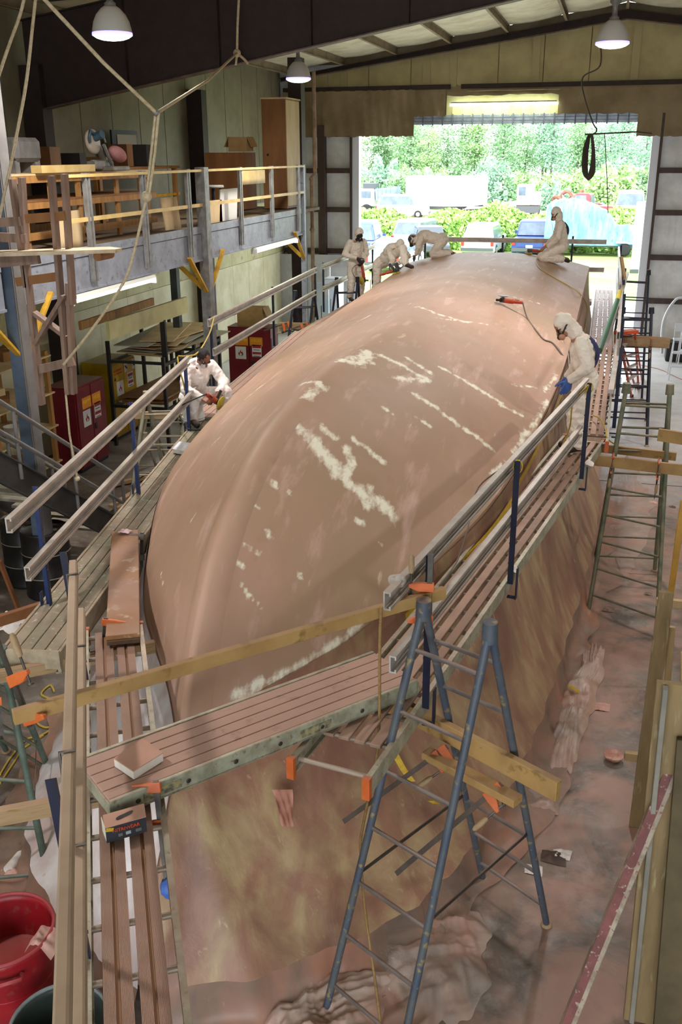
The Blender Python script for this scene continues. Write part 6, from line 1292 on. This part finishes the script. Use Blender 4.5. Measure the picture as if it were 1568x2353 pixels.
pines = [(leaves(pine_pts(i, 10.), .15, i), M_leafs[i % 3]) for i in range(4)]
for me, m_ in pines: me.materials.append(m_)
trk = MB().tube((0, 0, 0), (.1, 0, 9.3), .17, .05, 8).mesh('trunk'); trk.materials.append(M_trunk)
br = MB()
for k in range(7): a = k*2.4; z = 3.6+k*.75; br.tube((0, 0, z), (math.cos(a)*1.6, math.sin(a)*1.6, z+.5), .05, .02, 5)
brm = br.mesh('branches'); brm.materials.append(M_trunk)
rn = random.Random(5)
for i in range(36):
    x = -36+i*1.22+rn.uniform(-.6, .6); y = rn.uniform(112, 138); s = rn.uniform(.78, 1.12)*(1.06 if y > 125 else .95); k = rn.randrange(4); side = 'left' if x < -14 else 'right'
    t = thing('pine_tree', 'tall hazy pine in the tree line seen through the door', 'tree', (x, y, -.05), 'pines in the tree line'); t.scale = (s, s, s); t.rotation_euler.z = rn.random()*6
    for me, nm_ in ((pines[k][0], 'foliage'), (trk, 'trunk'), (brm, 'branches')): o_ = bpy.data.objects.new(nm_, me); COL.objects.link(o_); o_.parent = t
def bush_pts(seed, n=3600):
    r = np.random.RandomState(seed); d = r.normal(size=(n, 3)); d /= np.linalg.norm(d, axis=1)[:, None]; d[:, 2] = np.abs(d[:, 2]); return d*(r.rand(n, 1)**.25)*np.array([2.6, 1.6, 2.6])*(1+.18*np.sin(d[:, :1]*9+d[:, 1:2]*7))
bushes = [leaves(bush_pts(i+20), .15, i+40) for i in range(3)]
for i, me in enumerate(bushes): me.materials.append(M_leafs[(i+1) % 3])
for i in range(44):
    x = -38+i*1.05; t = bpy.data.objects.new('understory_bush', bushes[i % 3]); COL.objects.link(t); t.location = (x, 102+rn.uniform(-3, 12), -.1); s = rn.uniform(.8, 1.5); t.scale = (s, s, s*rn.uniform(.8, 1.3)); t.rotation_euler.z = rn.random()*6; tag(t, 'bush under the pines beyond the parked trucks', 'bush', 'bushes under the pines')
hg = thing('hedge', 'long leafy creeper-covered hedge behind the parked cars', 'hedge', (-6, 60, 0)); r = np.random.RandomState(9); n = 30000
hx = r.uniform(-26, 14, n); th = r.rand(n)**.8*math.pi*.55; hh = 2.0+.3*np.sin(hx*.7)+.2*np.sin(hx*1.9+1); hy = 60-2.6*np.sin(th)*(1+.1*np.sin(hx*3)); hz = hh*np.cos(th)*(.92+.1*r.rand(n))
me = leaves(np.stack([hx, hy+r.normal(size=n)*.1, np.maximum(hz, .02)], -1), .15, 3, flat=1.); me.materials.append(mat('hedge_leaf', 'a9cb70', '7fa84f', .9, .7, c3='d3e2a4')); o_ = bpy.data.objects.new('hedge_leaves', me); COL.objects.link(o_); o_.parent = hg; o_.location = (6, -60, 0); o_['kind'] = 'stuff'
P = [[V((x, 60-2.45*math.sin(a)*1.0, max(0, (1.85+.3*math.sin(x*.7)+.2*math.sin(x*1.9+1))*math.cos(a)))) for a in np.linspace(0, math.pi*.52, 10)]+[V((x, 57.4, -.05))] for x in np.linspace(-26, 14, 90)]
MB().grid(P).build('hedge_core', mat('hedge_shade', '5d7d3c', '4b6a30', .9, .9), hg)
# ======================= small things =======================
# flat dusty carton on the cross plank
def flatbox(label, uv, z, h, m, ms=None, name='flat_carton', cat='box'):
    c = [at(u, v, z=z+h) for u, v in uv]; t = thing(name, label, cat, (c[0]+c[2])/2-V((0, 0, h)))
    MB().prism(c, (0, 0, -.006), (0, 0, .006)).build('lid', m, t); k = [lerp((c[0]+c[2])/2, q, .985) for q in c]; MB().prism(k, (0, 0, -h+.001), (0, 0, h-.007)).build('tray', ms or m, t); return t
M_dc = mat('dusty_card', 'b9907c', 'b28873', 4, .8); M_wc = mat('white_card', 'd8d2c6', 'c6beb0', 5, .75)
flatbox('flat pink-dusted carton lying on the cross plank', [(261, 1742), (306, 1772), (375, 1729), (328, 1696)], 2.126, .055, M_dc, M_wc)
flatbox('white flat carton with faint print lying on the left plank', [(396, 1031), (442, 1040), (455, 1020), (412, 1014)], 1.965, .05, mat('pale_print_card', 'd9dadf', 'c7c8d2', 14, .6), M_wc)
# glove box with slot on the near plank
gb = thing('glove_box', 'dispenser carton with an oval slot and black printed side on the near plank', 'box', at(285, 1885, z=2.0))
A, B, C_, D_ = at(236, 1873, z=2.1), at(331, 1846, z=2.1), at(336, 1876, z=2.095), at(241, 1903, z=2.095); up = V((0, 0, 1))
MB().prism([D_, C_, B, A], (0, 0, -.004), (0, 0, .004)).build('top_panel', M_dc, gb)
fx = (C_-D_).normalized(); fy = (A-D_).normalized(); MB().prism([q+V((0, 0, 0)) for q in (D_+fx*.002, C_-fx*.002, B-fx*.002, A+fx*.002)], (0, 0, -.092), (0, 0, .087)).build('carton_body', mat('black_print_card', '23252b', '2f3138', 8, .6), gb)
nf = -fy; o0 = (D_+C_)/2+nf*.003; W_ = (C_-D_).length
put_text('lettering', 'NITRIWEAR', .026, o0+V((0, 0, -.03)), fx, up, M_sgrr, gb); 
for k, (a, w_, m_) in enumerate(((-.2, .1, M_galv2), (-.02, .12, mat('pale_print', '9aa0a0')), (.22, .14, M_galv2))): MB().beam(o0+fx*a*W_+V((0, 0, -.062)), o0+fx*(a+w_)*W_+V((0, 0, -.062)), .002, .018, up=V((0, 0, 1))).build('print_block', m_, gb)
MB().beam(o0-fx*W_*.48+V((0, 0, -.012)), o0-fx*W_*.3+V((0, 0, -.02)), .002, .02).build('yellow_flash', M_tape, gb)
MB().beam(lerp(A, D_, .5)-fx*.004+V((0, 0, -.085)), lerp(A, D_, .5)-fx*.004, .085, .002, up=fx).build('end_panel', M_wc, gb)
cm = (A+B+C_+D_)/4; pts = []
for k in range(20):
    a = 2*math.pi*k/20; q = cm+fx*math.cos(a)*W_*.22+fy*math.sin(a)*.016*(.6+.4*abs(math.cos(a)))+V((0, 0, .0045))+fy*.012*math.cos(a); pts.append(q)
MB().prism(pts, (0, 0, 0), (0, 0, .001)).build('slot', M_blk, gb)
# bins
def bin_(label, c, r, h, m, mi, rim, name='trash_bin', handles=True):
    t = thing(name, label, 'bin', (c[0], c[1], 0)); k = .82
    MB().lathe((c[0], c[1], 0), [(0, 0), (r*k, 0), (r*k+.004, .02), (r*.98, h-.06), (r, h-.05), (r, h), (r*.975, h), (r*.955, h-.05), (r*k-.01, .03), (0, .03)], n=44).build('shell', m, t)
    pts = [V((c[0]+math.cos(a)*r*1.005, c[1]+math.sin(a)*r*1.005, h)) for a in np.linspace(0, 2*math.pi, 49)[:-1]]; MB().path(pts, .012, 8, closed=True).build('rim', rim, t)
    for z in (.2, .45): MB().lathe((c[0], c[1], h*z/.75), [(r*(k+(1-k)*z/.75*.9)+.001, -.008), (r*(k+(1-k)*z/.75*.9)+.008, 0), (r*(k+(1-k)*z/.75*.9)+.003, .01)], n=44).build('hoop', m, t)
    if handles:
        for a in (-.9, 2.24): d = V((math.cos(a), math.sin(a), 0)); s_ = V((-d.y, d.x, 0)); p = V((c[0], c[1], h-.1))+d*r*.98; MB().path([p-s_*.07, p-s_*.06+d*.045, p+s_*.06+d*.045, p+s_*.07], .013, 8).build('handle', rim, t)
    return t
M_redp = mat('red_plastic', '9c1a22', '861620', 4, .4, dust=.3, c3='8f3a36')
p = at(6, 2135, z=.78); bin_('large red plastic bin at the lower left edge', p, .3, .78, M_redp, None, mat('dusty_red_rim', '9a3a3c', rough=.5))
p2_ = at(136, 2350, z=.6); bin_('dark grey round tub beside the red bin', p2_, .27, .6, mat('grey_green_plastic', '3c4442', '30362f', 4, .35), None, mat('pale_grey_rim', '77807f', rough=.4), 'round_tub', False)
def rag(label, c, r, m, seed, h=.05, name='rag', drop=0.):
    P = []; c = V(c)
    for i in range(15):
        row = []
        for k in range(15):
            a, b = i/7-1, k/7-1; q = V((a*r, b*r*.8, 0)); nz_ = mn.noise(q*9/r*.25+V((seed, 0, 0))); row.append(c+q*(1+.3*mn.noise(q*6+V((0, seed, 0))))+V((0, 0, .004+h*max(0, .5+nz_)*max(0, 1-.6*(a*a+b*b))-drop*max(0, abs(a)-.4))))
        P.append(row)
    return tag(MB().grid(P).build(name, m), label, 'cloth')
M_rag = mat('pink_rag', 'c9a193', 'b98d7f', 8, .85); M_ragw = mat('white_rag', 'ddd6cf', 'cbbfb5', 8, .85)
rag('crumpled pinkish rag hanging on the red bin rim', V((p.x+.27, p.y+.0, .775)), .09, M_rag, 1, .05, drop=.12)
rag('small pink rag on the brown bridging board', V(at(288, 1222, z=2.07)), .05, mat('lilac_rag', 'd3b8b8', rough=.8), 2, .03); rag('pink rag beside the white bottle on the left floor', at(32, 2010, z=0), .11, M_rag, 3, .07); rag('dark rag on the left floor near the white bottle', at(55, 1955, z=0), .07, M_boot, 4, .08)
rag('white rag lying on the right plank by the gloved person', at(1348, 1068, z=2.01), .07, M_ragw, 5, .05); rag('white cloth hanging over the right plank edge', V(RP0+rd*3.05+rs*.25+V((0, 0, .0))), .06, M_ragw, 6, .03, drop=.3)
rag('pale glove lying by the blue trestle foot', at(1160, 1895, z=.02), .09, M_ragw, 7, .06, 'dropped_glove')
t = thing('bottle', 'white squeeze bottle lying on the floor at the left', 'bottle', at(38, 1985, z=0)); a, b = at(20, 2000, z=.05), at(48, 1965, z=.05); MB().tube(a, b, .045, .04, 16).build('shell', M_ragw, t); MB().tube(b, b+(b-a).normalized()*.05, .04, .015, 12).build('neck', M_ragw, t)
t = thing('wet_sponge', 'round pink-edged shell-like scrap on the right floor', 'scrap', at(1410, 1742, z=0)); q = at(1410, 1742, z=.02); MB().lathe(q, [(0, .012), (.05, .01), (.085, .04), (.09, .035), (.07, 0), (0, -.015)], n=18).build('shell', mat('pinkish_shell', 'a06a5a', 'c9a08c', 9, .6), t)
# floor scraps right of the hull
for k, (u, v) in enumerate(((1490, 1365), (1225, 2000), (1395, 1400), (1385, 1378), (1290, 1965), (1270, 1970), (1545, 1165), (1500, 1155), (1380, 1625))): rag('small dark or clear scrap on the floor right of the hull', at(u, v, z=.0), .05+.02*(k % 3), (M_boot, M_ragw, M_boot, M_boot, M_ragw, M_boot, M_boot, M_rag, M_rag)[k], 20+k, .025, 'floor_scrap')
for o_ in [q for q in COL.objects if q.get('label') == 'small dark or clear scrap on the floor right of the hull']: o_['group'] = 'scraps on the right floor'; o_['category'] = 'scrap'
# blue tape on the clamp foot, bag and rope by the right post
q = V((-1.93, 3.62, 1.62)); t = thing('tape_wad', 'wad of blue masking tape on the clamp foot', 'tape', q)
o_ = MB().ball(q+V((0, 0, -.01)), (.04, .03, .06), 12, 9).build('wad', mat('blue_tape', '3d62ae', '5a7cc0', 18, .6, bump=.6), t)
for v_ in o_.data.vertices: v_.co += V((mn.noise(v_.co*50), mn.noise(v_.co*50+V((3, 0, 0))), mn.noise(v_.co*50+V((0, 3, 0)))))*.014
o_ = tag(MB().ball(at(912, 1335, z=2.98), (.05, .04, .035), 12, 9).build('plastic_bag', mat('clear_bag', 'd3cdc6', rough=.2, alpha=.55)), 'small clear plastic bag tied to the first right post', 'bag')
for v_ in o_.data.vertices: v_.co += V((mn.noise(v_.co*40), mn.noise(v_.co*40+V((3, 0, 0))), mn.noise(v_.co*40+V((0, 3, 0)))))*.02
cord('thin tan rope hanging from the right rail end past the trestle to the floor', [at(876, 1395, z=2.95), at(873, 1500, z=2.5), at(872, 1650, z=2.0), at(864, 1750, z=1.7), at(836, 1890, z=1.3), at(829, 1950, z=1.1), at(838, 2080, z=.7), at(862, 2250, z=.25), at(876, 2360, z=.02)], mat('tan_rope', '9a7a4c', '86683c', 40, .8), .009)
cord('yellow cord draped along the right rail and hull', [at(1345, 905, z=2.9), at(1352, 885, z=3.0), at(1318, 925, z=2.85), at(1310, 980, z=2.5), at(1290, 1030, z=2.2), at(1268, 1075, z=2.05)], M_cordy, .008)
cord('yellow cord looping off the end of the right plank', [at(1365, 955, z=2.1), at(1380, 962, z=2.15), at(1392, 985, z=2.1), at(1397, 1008, z=2.02), at(1420, 1025, z=1.85)], M_cordy, .009)
cord('thin cord sagging along the right rail', [at(1010, 1345, z=2.6), at(1050, 1290, z=2.55), at(1075, 1215, z=2.75), at(1100, 1120, z=2.9), at(1165, 1070, z=2.98)], M_cordg, .006)
cord('yellow cord slung from the mezzanine column to the left rail post', [at(492, 728, z=3.0), at(482, 765, z=2.95), at(455, 810, z=2.9), at(428, 818, z=2.9), at(410, 818, z=2.92)], M_cordy, .01)
cord('yellow plug lead hanging down the left rail post', [at(408, 820, z=2.9), at(413, 850, z=2.75), at(424, 890, z=2.5), at(423, 920, z=2.3), at(414, 945, z=2.15)], M_cordy, .01)
t = thing('plug', 'yellow plug with a black socket at the end of the lead', 'plug', at(412, 948, z=2.1)); a, b = at(416, 938, z=2.18), at(408, 956, z=2.06); MB().tube(a, b, .022, .026).build('shell', M_pad, t); MB().tube(b, b+(b-a)*.5, .024, .02).build('socket', M_blk, t)
pts = [at(u, v, z=.012) for u, v in ((0, 1780), (25, 1740), (60, 1700), (95, 1690), (128, 1665), (120, 1640), (92, 1640), (85, 1660), (110, 1672), (135, 1650), (118, 1610), (95, 1595), (115, 1575), (125, 1590))]
cord('yellow extension cord coiled on the left floor', pts, M_cordy, .011); cord('yellow extension cord near the left trestle foot', [at(0, 1800, z=.01), at(30, 1755, z=.01), at(55, 1720, z=.01), at(100, 1690, z=.01)], M_cordy, .011)
# lumber standing at the right edge
def stand(label, b, tp, w, th, m, lean=0., zt=None, yaw=0., name='standing_timber'):
    p = at(*b, z=0); d = ray(*tp); hh = math.hypot(p.x, p.y)+lean; k = hh/math.hypot(d.x, d.y); q = V((d.x*k, d.y*k, CAMH+d.z*k)) if zt is None else at(*tp, z=zt)
    up = V((math.cos(yaw), math.sin(yaw), 0)); return tag(MB().beam(p, q, th, w, up=up).build(name, m, bevel=.003), label, 'timber')
M_olive = mat('olive_brown_board', '8d7650', '7a6543', 2.5, .75, stretch=(3, 3, .5), c3='9a8a66'); M_paleb = mat('pale_edge_board', 'b59a6f', 'a28659', 2.5, .7, stretch=(3, 3, .5)); M_gst = mat('grey_batten', '8a8578', '757064', 3, .6)
stand('brown upright board nearest the hull in the right-hand lumber', (1462, 1900), (1532, 1360), .11, .035, M_olive, .1); stand('pale batten standing behind the brown upright board', (1505, 1905), (1545, 1440), .05, .04, M_paleb, .15); stand('second pale batten at the right edge lumber', (1560, 1900), (1585, 1420), .08, .04, M_paleb, .15)
stand('yellow varnished batten rising at the right picture edge', (1512, 1580), (1572, 1150), .06, .03, mat('amber_batten', 'b98a2e', 'a5781f', 3, .5), .1); stand('wide olive-brown board in the foreground lumber', (1478, 2345), (1560, 1570), .24, .05, M_olive, .2); stand('grey batten against the wide olive board', (1452, 2345), (1530, 1580), .03, .06, M_gst, .15)
stand('pale plank end behind the wide olive board', (1590, 2100), (1600, 1500), .2, .05, M_paleb, .3); stand('dark green-brown board deep in the foreground lumber', (1530, 2400), (1590, 1700), .16, .05, mat('dark_olive_board', '5f5238', '4f442e', 3, .8), .25)
for u, v, k in ((1465, 1740, 0), (1535, 1385, 1)): c = at(u, v, z=(.55, 1.3)[k]); tag(MB().beam(c+V((-.1, 0, 0)), c+V((.5, .02, 0)), .05, .07).build('cross_batten', M_paleb), ('low', 'high')[k]+' cross batten nailed to the right-hand lumber', 'timber')
# red-striped leaning board
a, b = at(1290, 2390, z=.1), at(1562, 1722, z=1.9); sb_ = thing('painted_board', 'leaning board with a flaking red stripe in the right foreground', 'board', a); MB().beam(a, b, .085, .08, up=V((1, 0, 0))).build('board', mat('flaking_white_paint', 'a89a86', '8a7a68', 14, .7, c3='8a4a44'), sb_, bevel=.004)
d = (b-a).normalized(); sd, u_, _ = frame(b-a, V((1, 0, 0))); toc = (V((0, 0, CAMH))-a).normalized(); nn = max((sd, -sd, u_, -u_), key=lambda w: w.dot(toc)); oth = nn.cross(d)
for kk in (-1, 1):
    pass
MB().beam(a+nn*.041+oth*.014, b+nn*.041+oth*.014, .052, .005, up=nn).build('red_stripe', mat('faded_red_paint', '7d4a45', '6c403c', 10, .7, c3='a89a86'), sb_)
# plywood panel, lower right
c0, c1, c2 = at(1500, 2400, z=0), at(1640, 2400, z=0), at(1562, 1965, z=1.15)
t = tag(MB().prism([c0, c1+V((.3, .3, 0)), c1+V((.35, .6, 1.15)), V((c2.x, c2.y, 1.15))], (0, 0, 0), (.0, .05, 0)).build('plywood_panel', mat('tan_plywood', 'a58a58', '93794a', 2, .7)), 'plywood panel leaning in the lower right corner', 'board')
# step ladder, white step stools, poles by the doorway
t = thing('step_ladder', 'orange fibreglass step ladder by the doorway', 'ladder', (.75, 21.5, 0)); M_fib = mat('orange_fibreglass', 'c2481f', 'ad3d18', 4, .5)
top = at(1428, 765, z=2.1); fa = [at(1452, 912, z=0), at(1468, 893, z=0)]; tops = [top+V((-.05, 0, 0)), top+V((.25, .25, 0))]
for a, b in zip(tops, fa): MB().beam(a, b, .03, .08).build('side_rail', M_fib, t); MB().beam(a+V((0, .1, 0)), b+V((.1, 1.0, 0)), .025, .05).build('rear_rail', M_fib, t); MB().box(b+V((0, 0, .03)), (.08, .1, .05)).build('foot', M_blk, t)
for k in (.15, .33, .51, .69, .87): MB().beam(lerp(tops[0], fa[0], k), lerp(tops[1], fa[1], k), .09, .025).build('step', M_ragw, t)
MB().beam(tops[0], tops[1], .2, .06).build('ladder_top', M_fib, t)
M_wh = mat('white_enamel', 'd9dde4', rough=.35)
def stool(label, c, h, s=1.):
    c = V(c); t = thing('step_stool', label, 'stool', c); 
    for x in (-.22, .22):
        MB().tube(c+V((x, -.3, 0)), c+V((x*.8, -.02, h)), .016).build('front_leg', M_wh, t); MB().tube(c+V((x, .35, 0)), c+V((x*.8, .05, h)), .016).build('rear_leg', M_wh, t)
        MB().path(smooth_pts([c+V((x*.8, .05, h)), c+V((x*.8, .05, h+.25)), c+V((x*.8, -.05, h+.32))]), .014, 8).build('hoop_side', M_wh, t)
    for k in (.35, .68, 1.): MB().box(c+V((0, -.3+.28*k, h*k)), (.4, .26, .03)).build('step', M_wh, t, bevel=.008)
    MB().box(c+V((0, .02, h+.28)), (.38, .03, .2)).build('back', M_wh, t)
stool('white step stool at the right edge by the doorway, nearer one', (1.95, 24.6, 0), .95); stool('white step stool at the right edge by the doorway, further one', (2.25, 26.2, 0), 1.2)
tag(MB().bb((1.75, 26.6, 0), (2.35, 27.2, .5)).build('black_case', M_blk, bevel=.03), 'black case on the floor behind the white stools', 'case'); cord('thin red line lying on the bright floor by the stools', [at(1470, 838, z=.006), at(1520, 850, z=.006), at(1568, 872, z=.006), at(1640, 890, z=.006)], mat('red_line', 'b5544a', rough=.7), .008)
cord('curved white hose behind the stools', [(1.7, 27.5, .05), (1.65, 27.5, .9), (1.9, 27.5, 1.5), (2.3, 27.5, 1.7), (2.6, 27.5, 3.0)], M_wh, .035)
t = thing('painted_pole', 'green pole with a yellow end resting on the far right rail', 'pole', at(1400, 730, z=3)); a, m_, b = at(1378, 806, z=3.05), at(1419, 690, z=3.12), at(1425, 670, z=3.13); MB().tube(a, m_, .035).build('green_length', mat('dark_green_pole', '1f4a2a', rough=.5), t); MB().tube(m_, b, .036).build('yellow_end', M_pad, t)
for k, (a, b) in enumerate((((1392, 792), (1442, 628)), ((1404, 900), (1428, 760)))): tag(MB().beam(at(*a, z=2.95-k*.3), at(*b, z=3.0-k*.3), .06, .05).build('loose_board', M_rail), ('pale board lying along the far right rail beside the green pole', 'pale board lying lower behind the gloved person')[k], 'timber')
tag(MB().beam(at(1428, 590, z=3.4), at(1436, 640, z=3.0), .05, .05).build('upright_stick', M_paleb), 'pale stick standing by the far right posts', 'timber')
# white goods by the far left corner
t = thing('white_cabinet', 'white metal cabinet by the door, left of the standing person\'s legs', 'cabinet', (-7.1, 27, 0)); a = at(742, 640, Y=27); b = at(778, 640, Y=27); MB().bb((a.x, 27, 0), (b.x, 27.6, a.z)).build('carcass', M_wh, t, bevel=.02); MB().bb((a.x+.03, 26.98, .05), (a.x+(b.x-a.x)*.6, 27, a.z-.03)).build('door', M_wh, t); MB().bb((a.x+(b.x-a.x)*.5, 26.95, .9), (a.x+(b.x-a.x)*.53, 26.98, 1.3)).build('handle', M_galv2, t)
c = at(722, 650, Y=26.4); tag(MB().bb((c.x-.1, 26.4, 0), (c.x+.42, 26.45, c.z)).build('blue_white_panel', mat('pale_blue_panel', 'b9d2e6', 'd5dde2', 3, .5)), 'pale blue and white panel leaning left of the white cabinet', 'panel'); c = at(742, 610, Y=27.2); tag(MB().bb((c.x, 27.7, 0), (c.x+.07, 27.76, c.z)).build('white_pipe', M_wh), 'white pipe standing behind the white cabinet', 'pipe')
c = at(720, 585, Y=28.6); tag(MB().bb((c.x-1.2, 28.6, 0), (JL-.25, 28.66, c.z)).build('white_partition', mat('offwhite_board', 'c3c4c6', 'b0b1b4', 2, .5)), 'off-white half-height partition against the door wall', 'panel')
# misc under the mezzanine, left edge
tag(MB().beam(at(0, 1290, z=.9), at(50, 1420, z=.02), .03, .06).build('leaning_lath', mat('red_brown_timber', '8d5b35')), 'thin reddish lath leaning at the left edge below the rails', 'timber')
rag('bundle of pale plastic at the left edge by the weathered plank', at(12, 1440, z=1.5), .16, M_ragw, 41, .16, 'plastic_bundle')
